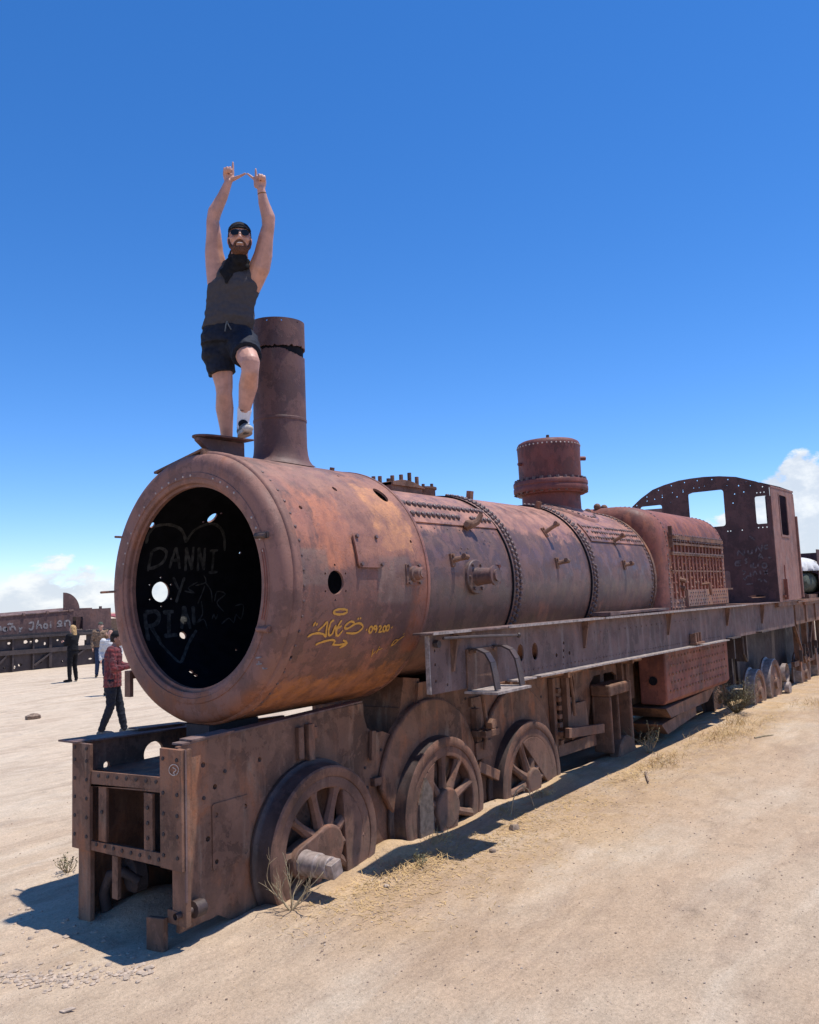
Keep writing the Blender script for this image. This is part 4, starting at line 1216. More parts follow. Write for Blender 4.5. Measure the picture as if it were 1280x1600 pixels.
# ---- manifold with studs on the top of the boiler
mb = MB()
base = ZC + .845
mb.obox((2.36, .02, base + .02), (.24, 0, .0), (0, .15, 0), (0, 0, .06))
pl = []
for k in range(9):
    t_ = k / 8
    pl.append((2.12 + .50 * t_, -.15, base + .055 + .055 * math.sin(PI * (.15 + .85 * t_))))
mb.prism([(2.12, -.15, base + .05)] + pl + [(2.62, -.15, base + .05)], (0, .32, 0))
mn = mb.build('steam_manifold', M['frame'], loco, smooth=False, bevel=.010)
mb = MB()
mb.lathe([(.135, -.08), (.135, .06), (.150, .062), (.150, .082), (.10, .088), (0, .090)], (2.74, -.02, base + .0), (0, 0, 1), 24)
mb.build('manifold_drum', M['frame'], mn)
mb = MB()
for k, (x, y) in enumerate([(2.15, -.12), (2.15, .10), (2.27, -.13), (2.27, .12), (2.40, -.13), (2.40, .12), (2.53, -.12), (2.53, .10), (2.66, -.1), (2.76, -.13), (2.84, -.06), (2.70, .1)]):
    hgt = .085 if k < 8 else .035
    zt_ = base + .05 + (.055 * math.sin(PI * (.15 + .85 * min(1, max(0, (x - 2.12) / .5)))) if k < 8 else .03)
    mb.tube([(x, y, zt_ - .02), (x, y, zt_ + hgt * random.uniform(.6, 1.1))], .019 if k < 8 else .016, 8)
mb.build_each('manifold_stud', M['frame'], mn)

# ---- steam dome
DX = 5.56
mb = MB()
mb.lathe([(.375, 2.92), (.365, 3.02), (.36, 3.25)], (DX, 0, 0), (0, 0, 1), 64)
dm = mb.build('steam_dome', M['dome'], loco)
mb = MB()
mb.lathe([(.36, 3.225), (.42, 3.23), (.425, 3.25), (.455, 3.255), (.462, 3.27), (.462, 3.315), (.455, 3.325), (.455, 3.34), (.462, 3.345), (.462, 3.385), (.455, 3.395), (.40, 3.40), (.39, 3.415)], (DX, 0, 0), (0, 0, 1), 64)
fl = mb.build('dome_flange', M['dome'], dm)
copies('bolt', BOLT, [((DX + .425 * math.cos(2 * PI * k / 28), .425 * math.sin(2 * PI * k / 28), 3.397), (0, 0, 1)) for k in range(28)], dm)
rivets('flange_bolts_below', [((DX + .438 * math.cos(2 * PI * k / 28), .438 * math.sin(2 * PI * k / 28), 3.25), (0, 0, -1)) for k in range(28)], .022, dm)
mb = MB()
mb.lathe([(.386, 3.40), (.388, 3.70), (.394, 3.83), (.392, 3.855), (.376, 3.885), (.34, 3.905), (.25, 3.922), (.12, 3.932), (0, 3.934)], (DX, 0, 0), (0, 0, 1), 64)
mb.build('dome_cover', M['dome'], dm)
rivets('dome_rivets', [((DX + .394 * math.cos(2 * PI * k / 44), .394 * math.sin(2 * PI * k / 44), 3.835), (math.cos(2 * PI * k / 44), math.sin(2 * PI * k / 44), .3)) for k in range(44)], .011, dm, M['bare'])
mb = MB()
mb.lathe([(.05, 3.925), (.045, 3.96), (.022, 3.965), (.02, 4.0), (0, 4.003)], (DX, 0, 0), (0, 0, 1), 12)
mb.build('dome_stud', M['frame'], dm)
mb = MB()
mb.tube([(DX - .38 * .8, -.38 * .6 + .45, 3.62), (DX - .44 * .8, .25, 3.62)], .02, 7)
mb.tube([(DX + .30, -.24, 3.70), (DX + .38, -.32, 3.70)], .028, 7)
mb.build_each('dome_lug', M['dome'], dm)
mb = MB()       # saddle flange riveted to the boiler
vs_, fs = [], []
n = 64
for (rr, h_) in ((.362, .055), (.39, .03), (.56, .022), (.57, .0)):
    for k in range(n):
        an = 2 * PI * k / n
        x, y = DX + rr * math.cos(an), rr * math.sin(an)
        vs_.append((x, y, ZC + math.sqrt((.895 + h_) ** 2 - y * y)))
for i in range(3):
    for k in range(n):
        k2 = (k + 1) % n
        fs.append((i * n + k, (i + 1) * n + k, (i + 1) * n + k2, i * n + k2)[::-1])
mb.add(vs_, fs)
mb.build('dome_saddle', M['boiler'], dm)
pl = []
for k in range(40):
    an = 2 * PI * k / 40
    x, y = DX + .52 * math.cos(an), .52 * math.sin(an)
    pl.append(((x, y, ZC + math.sqrt(.918 ** 2 - y * y)), (0, y, math.sqrt(.918 ** 2 - y * y))))
rivets('saddle_rivets', pl, .019, dm)

# ---- firebox with its throat and staybolts
def fb_outline(inset=0.0, zb=.55, n=28):
    """cross-section in (y, z), from near bottom over the top to far bottom"""
    hw, zt, rr = .955 - inset, 3.135 - inset, .60
    o = [(-hw, zb), (-hw, 1.2), (-hw, 1.9)]
    for k in range(n + 1):
        an = PI - (PI / 2) * k / n
        ex = .75
        cx, cz = -hw + rr * 1.25, zt - rr
        o.append((cx + rr * 1.25 * math.copysign(abs(math.cos(an)) ** ex, math.cos(an)), cz + rr * abs(math.sin(an)) ** ex))
    o2 = [(-y, z) for y, z in o[::-1]]
    return o + o2


def fb_loft(mb, secs, zb):
    vs_, fs = [], []
    m_ = None
    for x, ins in secs:
        o = fb_outline(ins, zb)
        m_ = len(o)
        vs_ += [(x, y, z) for y, z in o]
    for i in range(len(secs) - 1):
        for k in range(m_ - 1):
            fs.append((i * m_ + k, (i + 1) * m_ + k, (i + 1) * m_ + k + 1, i * m_ + k + 1)[::-1])
    mb.add(vs_, fs)
    return vs_, m_


mb = MB()
secs = [(6.58, .30), (6.585, .20), (6.60, .125), (6.635, .06), (6.69, .02), (6.76, .004), (6.84, .0), (9.40, .0), (9.43, .012), (9.44, .05)]
vs_, m_ = fb_loft(mb, secs, 1.30)
o = len(mb.v)
mb.f.append(tuple(range((len(secs) - 1) * m_, len(secs) * m_)))
mb.m.append(0)
fbx = mb.build('firebox', M['red'], loco, ang=50)
mb = MB()       # throat sheet, sweeping from the barrel to the firebox
n = 60
o = fb_outline(.235, 1.30, 26)
k0 = len(o)
vs_, fs = [], []
for t_ in (0, .12, .3, .55, .8, 1.0):
    for i, (y, z) in enumerate(o):
        an = math.atan2(-y, z - ZC)
        ry, rz = -.896 * math.sin(an), ZC + .896 * math.cos(an)
        s_ = t_ * t_ * (3 - 2 * t_)
        vs_.append((6.50 + .11 * t_, ry + (y - ry) * s_, rz + (z - rz) * s_))
for j in range(5):
    for i in range(k0 - 1):
        fs.append((j * k0 + i, j * k0 + i + 1, (j + 1) * k0 + i + 1, (j + 1) * k0 + i))
mb.add(vs_, fs)
mb.build('throat_sheet', M['red'], fbx)
mb = MB()
mb.lathe([(.894, 6.50), (.912, 6.505), (.914, 6.56), (.90, 6.575)], (0, 0, ZC), (1, 0, 0), 96)
mb.build('throat_band', M['frame'], fbx)
pl = []
for xx in (6.90, 9.34):
    o = fb_outline(0, 1.75)
    acc = 0
    for i in range(len(o) - 1):
        (y0, z0), (y1, z1) = o[i], o[i + 1]
        L_ = math.hypot(y1 - y0, z1 - z0)
        d0 = acc
        while d0 < L_:
            t_ = d0 / L_
            nn = Vector((0, -(z1 - z0), y1 - y0)).normalized()
            pl.append(((xx, y0 + (y1 - y0) * t_, z0 + (z1 - z0) * t_), nn))
            d0 += .062
        acc = d0 - L_
rivets('firebox_rivets', pl, .018, fbx)
pl = [((6.98 + .115 * i + (.06 if j % 2 else 0), -.956, 1.62 + .066 * j), (0, -1, 0)) for i in range(20) for j in range(16)]
rivets('staybolts', [q for q in pl if q[0][2] < 2.42 and not (q[0][0] > 7.45 and q[0][2] < 1.98)], .020, fbx, M['red'], .9)
mb = MB()
for z_, hh in ((2.685, .05), (2.60, .03), (2.47, .045), (2.24, .02)):
    mb.box(6.99, 9.30, -.992 if hh > .025 else -.975, -.95, z_ - hh / 2, z_ + hh / 2)
mb.build_each('stay_rail', M['frame'], fbx, smooth=False)
RB = MB()
RB.box(-.016, .016, -.026, 0, -.39, .39)
RIBM = RB.build('stay_rib', M['red'], mesh_only=True, smooth=False)
for k in range(15):
    o = bpy.data.objects.new('stay_rib', RIBM)
    COL.objects.link(o)
    o.parent = fbx
    o.location = (7.06 + 2.16 * k / 14, -.953, 2.27)
mb = MB()
pl = []
for k in range(30):
    for z_ in (2.72, 2.645):
        pl.append(((7.04 + 2.2 * k / 29, -.985, z_), (0, -1, .4)))
    pl.append(((7.04 + 2.2 * k / 29, -.993, 2.475), (0, -1, .2)))
rivets('rail_bolts', pl, .018, fbx)
mb = MB()
mb.box(7.47, 9.34, -1.0, -.953, 1.76, 1.985)
wp = mb.build('mud_ring_plate', M['red'], fbx, smooth=False)
pl = [((7.53 + .105 * i + (.05 if j % 2 else 0), -1.0, 1.795 + .05 * j), (0, -1, 0)) for i in range(17) for j in range(4)]
rivets('plate_bolts', pl, .017, fbx)
mb = MB()
for x in (7.10, 7.66, 8.25, 8.86):
    an = .62
    mb.obox((x, -.62, 2.985), (.045, 0, 0), (0, .018, .010), (0, -.008, .016))
mb.build_each('washout_plug', M['soot_and_shade'], fbx, smooth=False)
mb = MB()
mb.box(6.98, 7.16, -1.03, -.95, 2.69, 2.71)
mb.box(6.99, 7.02, -1.00, -.95, 2.55, 2.83)
mb.tube([(7.30, -.95, 2.12), (7.30, -1.04, 2.10)], .03, 8)
mb.tube([(7.30, -.95, 2.02), (7.30, -1.02, 2.0)], .03, 8)
mb.tube([(8.20, -.95, 2.05), (8.20, -1.07, 2.06), (8.22, -1.08, 1.9)], .022, 8)
mb.box(9.34, 9.62, -1.0, -.96, 1.96, 1.985)
mb.build_each('firebox_fitting', M['frame'], fbx)
mb = MB()
for x, a in ((6.72, 6), (6.95, 14), (6.40, 4)):
    mb.ball((x, -.1, 3.15 if x > 6.6 else 3.06), .05, 9, 6)
mb.build_each('safety_valve_seat', M['frame'], fbx)

# lower firebox below the running board
mb = MB()
vs_, fs = [], []
ol = [(-.60, .56), (-.90, .56), (-.95, .62), (-.955, 1.31), (-.60, 1.31)]
mb.prism([(6.52, y, z) for y, z in ol], (2.72, 0, 0))
ash = mb.build('lower_firebox', M['red'], loco, bevel=.02)
pl = [((6.66 + .125 * i + (.06 if j % 2 else 0), -.953, .72 + .105 * j), (0, -1, 0)) for i in range(20) for j in range(6)]
rivets('lower_staybolts', pl, .019, ash, M['frame'])
mb = MB()
mb.lathe([(.055, 0), (.055, .012), (.035, .012), (.035, .004), (0, .004)], (6.51, -.79, .86), (-1, 0, 0), 14)
mb.build('washout_hole', M['soot_and_shade'], ash)
mb = MB()
mb.prism([(6.45, -.95, .53), (6.62, -.95, .40), (8.6, -.80, .36), (9.0, -.80, .53)], (0, .5, 0))
mb.prism([(6.40, -.9, .34), (6.60, -.9, .20), (8.2, -.75, .22), (8.2, -.75, .36)], (0, .4, 0))
mb.build_each('ash_pan', M['frame'], loco, smooth=False)

# ---- cab
XCAB = 11.6
pl = [(-1.23, 1.70), (-1.205, 3.742), (-1.0, 3.845), (-.667, 3.967), (-.38, 4.015), (-.10, 4.036), (.15, 4.034), (.373, 4.021), (.65, 3.97), (.876, 3.905), (1.12, 3.76), (1.30, 3.62), (1.32, 3.50), (1.32, 1.70)]
wh = [rrect(-.425, .21, 3.10, 3.765, .05), rrect(-1.152, -.955, 3.085, 3.575, .03), rrect(.72, 1.14, 3.05, 3.60, .04), rrect(-.432, -.20, 1.965, 2.29, .05), [(-1.0, 1.80), (-.78, 1.79), (-.70, 1.82), (-.80, 1.84), (-.95, 1.835)]]
for i in range(len(pl) - 4):
    (y0, z0), (y1, z1) = pl[1 + i], pl[2 + i]
    wh.append(circ((y0 + y1) / 2, (z0 + z1) / 2 - .055, .012, n=6))
for k in range(9):
    wh.append(circ(-.9 + .2 * k, 3.86 - .05 * abs(k - 4) ** 1.5 * .2, .009, n=6))
for (y, z) in [(-.62, 3.66), (-.78, 3.68), (-.70, 3.80), (-.58, 3.5), (-1.0, 3.64), (-1.06, 3.64), (-1.12, 3.64), (-1.18, 3.55), (-1.18, 3.48), (-.50, 3.0), (-.70, 3.0), (-.98, 3.02), (-1.05, 3.02), (-1.12, 3.02), (-.75, 3.845), (-.80, 3.845), (-.2, 3.83), (0, 3.84), (.3, 3.80), (.42, 3.72), (.55, 3.62), (-.45, 3.0), (1.0, 3.70), (.85, 3.72), (.7, 3.74)]:
    wh.append(circ(y, z, .012, n=6))
mb = MB()
sheet(mb, pl, wh, planemap((XCAB, 0, 0), (0, 1, 0), (0, 0, 1), (-1, 0, 0)), .014, None)
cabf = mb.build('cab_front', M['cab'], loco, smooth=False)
paint('graffiti', 'cabchalk', lambda q: Vector((-1, 0, 0)), M['chalkdim'], cabf)
mb = MB()
top = lambda x: 3.735 + .035 * (x - 11.6) / 1.8
sheet(mb, [(11.615, 1.70), (13.36, 1.73), (13.44, 3.40), (13.42, 3.72), (13.30, top(13.3)), (11.615, top(11.6))], [rrect(12.16, 12.78, 2.87, 3.66, .04)], planemap((0, -1.226, 0), (1, 0, 0), (0, 0, 1), (0, -1, 0)), .014, None)
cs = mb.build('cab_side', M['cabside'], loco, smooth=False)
mb = MB()
for bb in rrect(12.16, 12.78, 2.87, 3.66, .04)[:0]:
    pass
o = rrect(12.15, 12.79, 2.86, 3.67, .045)
i_ = rrect(12.19, 12.75, 2.90, 3.63, .04)
sheet(mb, o, [i_], planemap((0, -1.236, 0), (1, 0, 0), (0, 0, 1), (0, -1, 0)), .012, None)
mb.build('window_frame', M['cabside'], cs, smooth=False)
mb = MB()
mb.box(11.95, 11.98, -1.30, -1.235, 1.74, 2.10)
mb.box(11.85, 12.15, -1.27, -1.235, 1.78, 1.82)
mb.tube([(11.97, -1.27, 2.1), (11.97, -1.27, 2.35)], .01, 6)
mb.build_each('cab_step_fitting', M['red'], cs)
mb = MB()
sheet(mb, [(11.615, 1.70), (13.30, 1.73), (13.30, 3.70), (11.615, 3.55)], [], planemap((0, 1.32, 0), (1, 0, 0), (0, 0, 1), (0, 1, 0)), .014, None)
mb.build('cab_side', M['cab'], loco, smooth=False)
mb = MB()
mb.bar((11.62, -1.215, 3.735), (13.40, -1.215, 3.775), .035, .03)
mb.box(13.40, 13.46, -1.26, -1.18, 1.75, 3.30)
mb.build_each('cab_corner_post', M['cabside'], loco, smooth=False)
mb = MB()
mb.box(13.38, 13.395, -1.21, -.72, 1.75, 3.745)  # strip added behind the side window so it looks dark
mb.build('window_blocker', M['cab'], loco, smooth=False)
mb = MB()       # roof rib arch at the back of the cab
pts = [(13.35, y, z + .03) for y, z in pl[1:12]]
for a_, b_ in zip(pts[:-1], pts[1:]):
    mb.bar(a_, b_, .05, .05)
mb.build_each('roof_arch', M['cab'], loco, smooth=False)
mb = MB()
mb.box(11.6, 13.5, -1.2, 1.3, 1.62, 1.69)
mb.box(9.44, 11.58, -.6, .6, 1.50, 1.68)
mb.build_each('cab_floor', M['frame'], loco, smooth=False)

# ---- running board: top plate, hanging valance, ribs, bottom flange
YV = -1.14
def zt(x):
    return 1.755 - .0043 * (x - 1.1)


def zb(x):
    return 1.315 - .0075 * (x - 1.1)


mb = MB()
for x0, x1 in ((1.14, 4.0), (4.0, 6.9), (6.9, 9.6), (9.6, 13.0)):
    mb.prism([(x0, -1.225, zt(x0)), (x1, -1.225, zt(x1)), (x1, -1.225, zt(x1) - .016), (x0, -1.225, zt(x0) - .016)], (0, .20, 0))
rb = mb.build('running_board', M['board'], loco, smooth=False, bevel=.003)
mb = MB()
sheet(mb, [(1.17, zb(1.17) - .005), (13.0, zb(13)), (13.0, zt(13) - .017), (1.17, zt(1.17) - .017)],
      [circ(2.53, 1.51, .055, .075, 16), circ(2.79, 1.505, .055, .075, 16), circ(1.25, 1.62, .012, n=6), circ(1.25, 1.40, .012, n=6), circ(1.40, 1.36, .012, n=6), circ(1.25, 1.52, .012, n=6),
       circ(3.35, 1.47, .016, n=7), circ(3.36, 1.54, .016, n=7), circ(3.34, 1.41, .014, n=7), circ(3.2, 1.44, .02, n=7), circ(3.47, 1.44, .02, n=7)], planemap((0, YV, 0), (1, 0, 0), (0, 0, 1), (0, -1, 0)), .012, None)
vl = mb.build('valance', M['board'], rb, smooth=False)
mb = MB()
for (x0, x1) in ((2.28, 2.62), (2.70, 5.2), (5.2, 7.6), (7.6, 8.4)):
    mb.prism([(x0, -1.235, zb(x0)), (x1, -1.235, zb(x1)), (x1, -1.235, zb(x1) - .014), (x0, -1.235, zb(x0) - .014)], (0, .094, 0))
mb.build_each('bottom_flange', M['lip'], rb, smooth=False)
mb = MB()
for (x0, x1) in ((1.115, 1.62), (2.2, 4.1), (4.15, 9.4)):
    mb.bar((x0, -1.228, zt(x0) - .004), (x1, -1.228, zt(x1) - .004), .008, .020)
mb.box(1.158, 1.169, -1.155, -1.12, 1.315, 1.735)
mb.build_each('pale_lip_strip', M['lip'], rb, smooth=False)
mb = MB()
for (x, h_) in ((1.46, .27), (3.78, .25), (6.15, .25), (8.62, .25), (10.6, .3)):
    mb.prism([(x, YV - .001, zt(x) - .03), (x, -1.21, zt(x) - .03), (x, YV - .02, zt(x) - .03 - h_), (x, YV - .001, zt(x) - .03 - h_)], (.022, 0, 0))
    mb.prism([(x + .03, YV - .014, zt(x) - .02), (x + .36, YV - .014, zt(x) - .02), (x + .16, YV - .014, zt(x) - .06), (x + .03, YV - .014, zt(x) - .17)], (0, .012, 0))
mb.build_each('gusset', M['frame'], rb, smooth=False)
mb = MB()
mb.tube([(1.25, -1.222, 1.712), (1.9, -1.228, 1.690), (2.32, -1.232, 1.672)], .012, 7)
mb.ball((2.35, -1.232, 1.67), .022, 8, 6)
mb.nut((1.25, -1.155, 1.67), (0, -1, 0), .03, .03)
mb.build_each('loose_rail', M['tread'], rb)
pl = [((2.5 + .083 * k, -1.141, zb(2.5 + .083 * k) + .05), (0, -1, 0)) for k in range(70)]
pl += [((3.9 + .16 * k, -1.141, 1.60), (0, -1, 0)) for k in range(22)]
rivets('valance_rivets', pl, .010, rb, M['board'])
mb = MB()
mb.box(4.55, 6.4, -1.10, -.90, 1.752, 1.775)
mb.box(4.35, 4.6, -1.2, -1.0, 1.752, 1.79)
mb.build_each('board_patch', M['board'], rb, smooth=False)
mb = MB()       # small bolted lug on the bottom flange
x = 7.05
mb.box(x - .12, x + .22, -1.235, -1.15, 1.285, 1.31)
for dx_ in (-.05, .05, .15):
    mb.tube([(x + dx_, -1.20, 1.30), (x + dx_, -1.20, 1.43)], .016, 7)
mb.box(x - .10, x - .06, -1.22, -1.15, 1.30, 1.42)
mb.build_each('flange_lug', M['frame'], rb)

# ---- boarding step
mb = MB()
def hoop(x):
    o = [(YV - .002, 1.600), (YV - .09, 1.600), (YV - .16, 1.570), (YV - .205, 1.50), (YV - .225, 1.40), (YV - .24, 1.295)]
    for (a_, b_) in zip(o[:-1], o[1:]):
        mb.bar((x, a_[0], a_[1]), (x, b_[0], b_[1]), .075, .014, (0, .3, 1))


hoop(1.72)
st = mb.build('boarding_step', M['tread'], loco, smooth=False)
mb = MB()
hoop(2.10)
mb.build('step_hoop', M['tread'], st, smooth=False)
mb = MB()
mb.box(1.62, 2.14, YV - .30, YV - .002, 1.270, 1.288)
mb.build('step_tread', M['lip'], st, smooth=False)
mb = MB()
mb.box(1.66, 2.12, YV - .014, YV - .003, 1.29, 1.60)
for x in (1.70, 1.78, 2.06):
    mb.nut((x, YV - .012, 1.58), (0, -1, 0), .016, .02)
mb.build_each('step_back_plate', M['frame'], st, smooth=False)

# ---- frame plates
arc = lambda cx, cz, r, a0, a1, n: [(cx + r * math.cos(R(a0 + (a1 - a0) * k / n)), cz + r * math.sin(R(a0 + (a1 - a0) * k / n))) for k in range(n + 1)]
SH = Vector((.11, .095, -.015))
YP = -.47
pl = [(-.53, .10), (-.53, 1.172), (.0, 1.196), (1.213, 1.222), (1.216, 1.12), (1.25, 1.03), (1.34, .975), (1.44, .975)]
pl += arc(2.04, .45, .70, 136, 100, 8)
pl += [(1.95, 1.30), (6.55, 1.30), (6.55, .65), (6.13, .63), (6.11, .97), (6.0, 1.02), (5.46, 1.02), (5.33, .94), (5.33, .79), (5.16, .29), (4.46, .33), (4.3, .02)]
low = [(1.3 - .055 * k, (.05 + .06 * sm(-.05, -.30, 1.3 - .055 * k)) + .030 * mnoise.noise(Vector((k * .8, 2, 0)))) for k in range(31)]
pl += low
fh = [circ(x, z, .018, n=7) for x, z in ((-.36, .90), (-.42, .60), (-.10, .745), (-.36, .45), (-.12, .42), (.02, 1.0), (-.45, 1.05), (4.05, 1.14), (4.75, 1.2), (4.95, 1.19), (5.25, 1.17))]
fh += [rrect(4.56, 4.80, .86, 1.10, .05), rrect(4.25, 4.45, .5, .86, .04)]
fh = [[(x + SH.x, z + SH.z) for x, z in h_] for h_ in fh]
mb = MB()
sheet(mb, pl, fh, planemap((0, YP, 0), (1, 0, 0), (0, 0, 1), (0, -1, 0)), .03, None)
fpn = mb.build('frame_plate', M['frame'], loco, smooth=False)
pl2 = [(-.53, .0), (-.53, 1.135), (1.36, 1.06), (1.36, .72), (1.60, .66), (1.80, .80), (1.90, 1.30), (2.2, 1.40), (12.5, 1.34), (12.5, .05), (4.2, .0)]
mb = MB()
sheet(mb, pl2, [rrect(-.05, .125, .875, 1.05, .085, 6), circ(-.35, .951, .026, n=12)], planemap((0, .565, 0), (1, 0, 0), (0, 0, 1), (0, 1, 0)), .03, None)
ff = mb.build('frame_plate', M['frame'], loco, smooth=False)
# top edge angles
mb = MB()
mb.prism([(-.50, -.475, 1.176), (1.20, -.475, 1.228), (1.20, -.475, 1.240), (-.50, -.475, 1.188)], (0, .10, 0))
mb.bar((-.44, -.43, 1.198), (-.10, -.43, 1.206), .12, .010)
mb.build_each('frame_top_strip', M['board'], fpn, smooth=False)
mb = MB()
mb.prism([(-.60, .50, 1.137), (.9, .50, 1.085), (.9, .50, 1.095), (-.60, .50, 1.149)], (0, .22, 0))
mb.bar((-.05, .66, 1.146), (.4, .66, 1.125), .12, .010)
mb.build_each('frame_top_strip', M['board'], ff, smooth=False)
# bosses over wheels
for (cx, cz, r) in ((2.04, .45, .71), (3.52, .40, .70)):
    mb = MB()
    th = .05
    o = arc(cx, cz, r, 172, 8, 30) + [(cx + .4, .1), (cx - .4, .1)]
    mb.prism([(x, YP - .002 - th, z) for x, z in o], (0, th, 0))
    mb.build('wheel_arch', M['frame'], fpn, bevel=.016)
mb = MB()
mb.box(.36, .41, -.60, -.566, .94, 1.16)
mb.box(.45, .51, -.61, -.566, .92, 1.17)
mb.box(.53, .57, -.59, -.566, 1.06, 1.14)
mb.shift(SH)
mb.build_each('hanger_bracket', M['frame'], fpn, smooth=False, bevel=.004)
mb = MB()
sheet(mb, rrect(-.39, -.085, .40, .80, .02), [circ(x, z, .016, n=7) for x, z in ((-.36, .73), (-.12, .73), (-.36, .45), (-.12, .45))], planemap((0, -.572, 0), (1, 0, 0), (0, 0, 1), (0, -1, 0)), .006, None)
mb.shift(SH)
mb.build('patch_plate', M['frame'], fpn, smooth=False)
copies('bolt', HOLE_DISC, [((x + SH.x, YP - .002, z + SH.z), (0, -1, 0)) for x, z in ((-.45, .85), (-.28, .98), (1.30, .85), (1.32, .70), (1.28, .55), (1.12, .6), (1.10, .75), (2.70, 1.0), (2.72, .85), (2.75, .7), (2.55, 1.1), (4.0, .95))], fpn)
mb = MB()
mb.box(2.58, 2.86, -.64, -.566, .55, .70)
mb.box(2.62, 2.70, -.63, -.566, .70, 1.0)
mb.box(2.60, 2.84, -.60, -.566, 1.02, 1.10)
mb.box(1.16, 1.30, -.61, -.566, .60, .66)
mb.bar((1.15, -.60, .80), (1.17, -.60, 1.02), .03, .05, (1, 0, 0))
mb.shift(SH)
mb.build_each('spring_hanger', M['frame'], fpn, smooth=False, bevel=.004)
# cross pieces under the boiler
mb = MB()
mb.box(1.70, 2.0, -.44, .53, .55, 1.12)
mb.box(2.5, 2.6, -.44, .53, .5, 1.2)
mb.box(4.0, 4.1, -.44, .53, .4, 1.25)
mb.box(5.7, 5.8, -.44, .53, .4, 1.25)
mb.build_each('frame_stretcher', M['frame'], loco, smooth=False)
mb = MB()
mb.prism([(1.72, -.44, 1.12), (2.0, -.44, 1.12), (2.0, -.44, 1.33), (1.78, -.44, 1.36)], (0, .97, 0))
mb.build('boiler_saddle', M['frame'], loco, smooth=False)
mb = MB()
mb.box(.0, .45, -.12, .12, .935, 1.205)
mb.build('smokebox_prop', M['bgdark'], loco, smooth=False)

# ---- front beam: two posts, two cross angles, two bars
BO = [(0, 1, 2, 3)]
def post(y0, y1, z0, z1, nm, bolts):
    mb = MB()
    mb.box(-.585, -.560, y0, y1, z0, z1)
    o = mb.build(nm, M['frame'], loco, smooth=False, bevel=.003)
    copies('bolt', HOLE_DISC, [((-.585, y, z), (-1, 0, 0)) for y, z in bolts], o)
    return o


pz = [.55, .67, .79, .91, 1.03, 1.11]
np_ = post(-.568, -.366, .475, 1.170, 'beam_post', [(y, z) for z in pz for y in (-.40, -.53) if not (z == 1.03)])
paint('chalk_ring', 'postmark', lambda q: Vector((-1, 0, 0)), M['bare'], np_)
post(.370, .575, .460, 1.140, 'beam_post', [(y, z) for z in pz for y in (.405, .54)])
mb = MB()
mb.box(-.535, -.50, -.56, -.535, .47, 1.165)
mb.box(-.56, -.525, -.572, -.48, .16, 1.165)
mb.build_each('post_angle', M['frame'], np_, smooth=False)
mb = MB()
mb.box(-.5605, -.548, -.5745, -.5615, .30, 1.168)
mb.build('worn_corner', M['board'], np_, smooth=False)
mb = MB()
mb.prism([(-.575, -.366, .92), (-.575, .370, .872), (-.575, .370, .968), (-.575, -.366, .994)], (.014, 0, 0))
mb.prism([(-.575, -.366, .905), (-.575, .370, .872), (-.45, .370, .872), (-.45, -.366, .905)], (0, 0, .014))
ub = mb.build('cross_angle', M['frame'], loco, smooth=False)
copies('bolt', HOLE_DISC, [((-.576, -.32 + .10 * k, .965 - .0065 * k * .5), (-1, 0, 0)) for k in range(7)], ub)
mb = MB()
mb.prism([(-.575, -.366, .476), (-.575, .370, .468), (-.575, .370, .525), (-.575, -.366, .552)], (.014, 0, 0))
mb.prism([(-.561, -.366, .476), (-.561, .370, .468), (-.42, .370, .468), (-.42, -.366, .476)], (0, 0, .014))
lb = mb.build('cross_angle', M['frame'], loco, smooth=False)
copies('bolt', HOLE_DISC, [((-.576, -.34 + .092 * k, .512), (-1, 0, 0)) for k in range(8)], lb)
BB = MB()
BB.box(-.012, .012, -.043, .043, -.172, .172)
for y, bl in ((.252, (.72,)), (-.228, (.62, .71, .80))):
    mb = MB()
    mb.box(-.570, -.548, y - .043, y + .043, .535, .888)
    o = mb.build('grille_bar', M['frame'], loco, smooth=False, bevel=.004)
    copies('bolt', HOLE_DISC, [((-.572, y, z), (-1, 0, 0)) for z in bl], o)
mb = MB()
mb.box(-.44, .85, -.438, .53, .925, .940)
mb.build('front_deck', M['frame'], loco, smooth=False)
mb = MB()
mb.box(-.02, .0, -.438, .53, .20, .924)
mb.build('front_bulkhead', M['bgdark'], loco, smooth=False)
# legs under the beam and the rail guard
mb = MB()
mb.box(-.56, -.53, .40, .535, .0, .455)
mb.box(-.56, -.535, .10, .16, .2, .46)
mb.build_each('guard_leg', M['frame'], loco, smooth=False)
mb = MB()
mb.box(-.558, -.525, -.535, -.44, .16, .474)
mb.prism([(-.60, -.41, .0), (-.60, -.41, .195), (-.60, -.245, .175), (-.60, -.245, -.03)], (.035, 0, 0))
mb.box(-.565, -.50, -.50, -.40, .16, .24)
mb.build_each('rail_guard', M['frame'], loco, smooth=False, bevel=.006)
mb = MB()
mb.lathe([(.02, 0), (.02, .12), (.05, .13), (.05, .20), (.03, .22), (0, .22)], (-.60, -.52, .225), (1, 0, 0), 10)
mb.build('guard_bolt', M['tread'], loco)
mb = MB()       # old coupling bars half sunk below the far post
mb.tube([(-.40, .44, -.05), (-.45, .42, .16), (-.44, .36, .28), (-.40, .26, .30), (-.34, .18, .24)], [.04, .036, .034, .034, .03], 10)
mb.build('drawgear', M['bgdark'], loco)
mb = MB()
mb.lathe([(0, -.05), (.10, -.05), (.125, -.02), (.125, .05), (.09, .07), (.05, .075), (0, .075)], (-.30, .30, .26), (1, -.3, .1), 20)
mb.build('buffer_socket', M['bgdark'], loco)

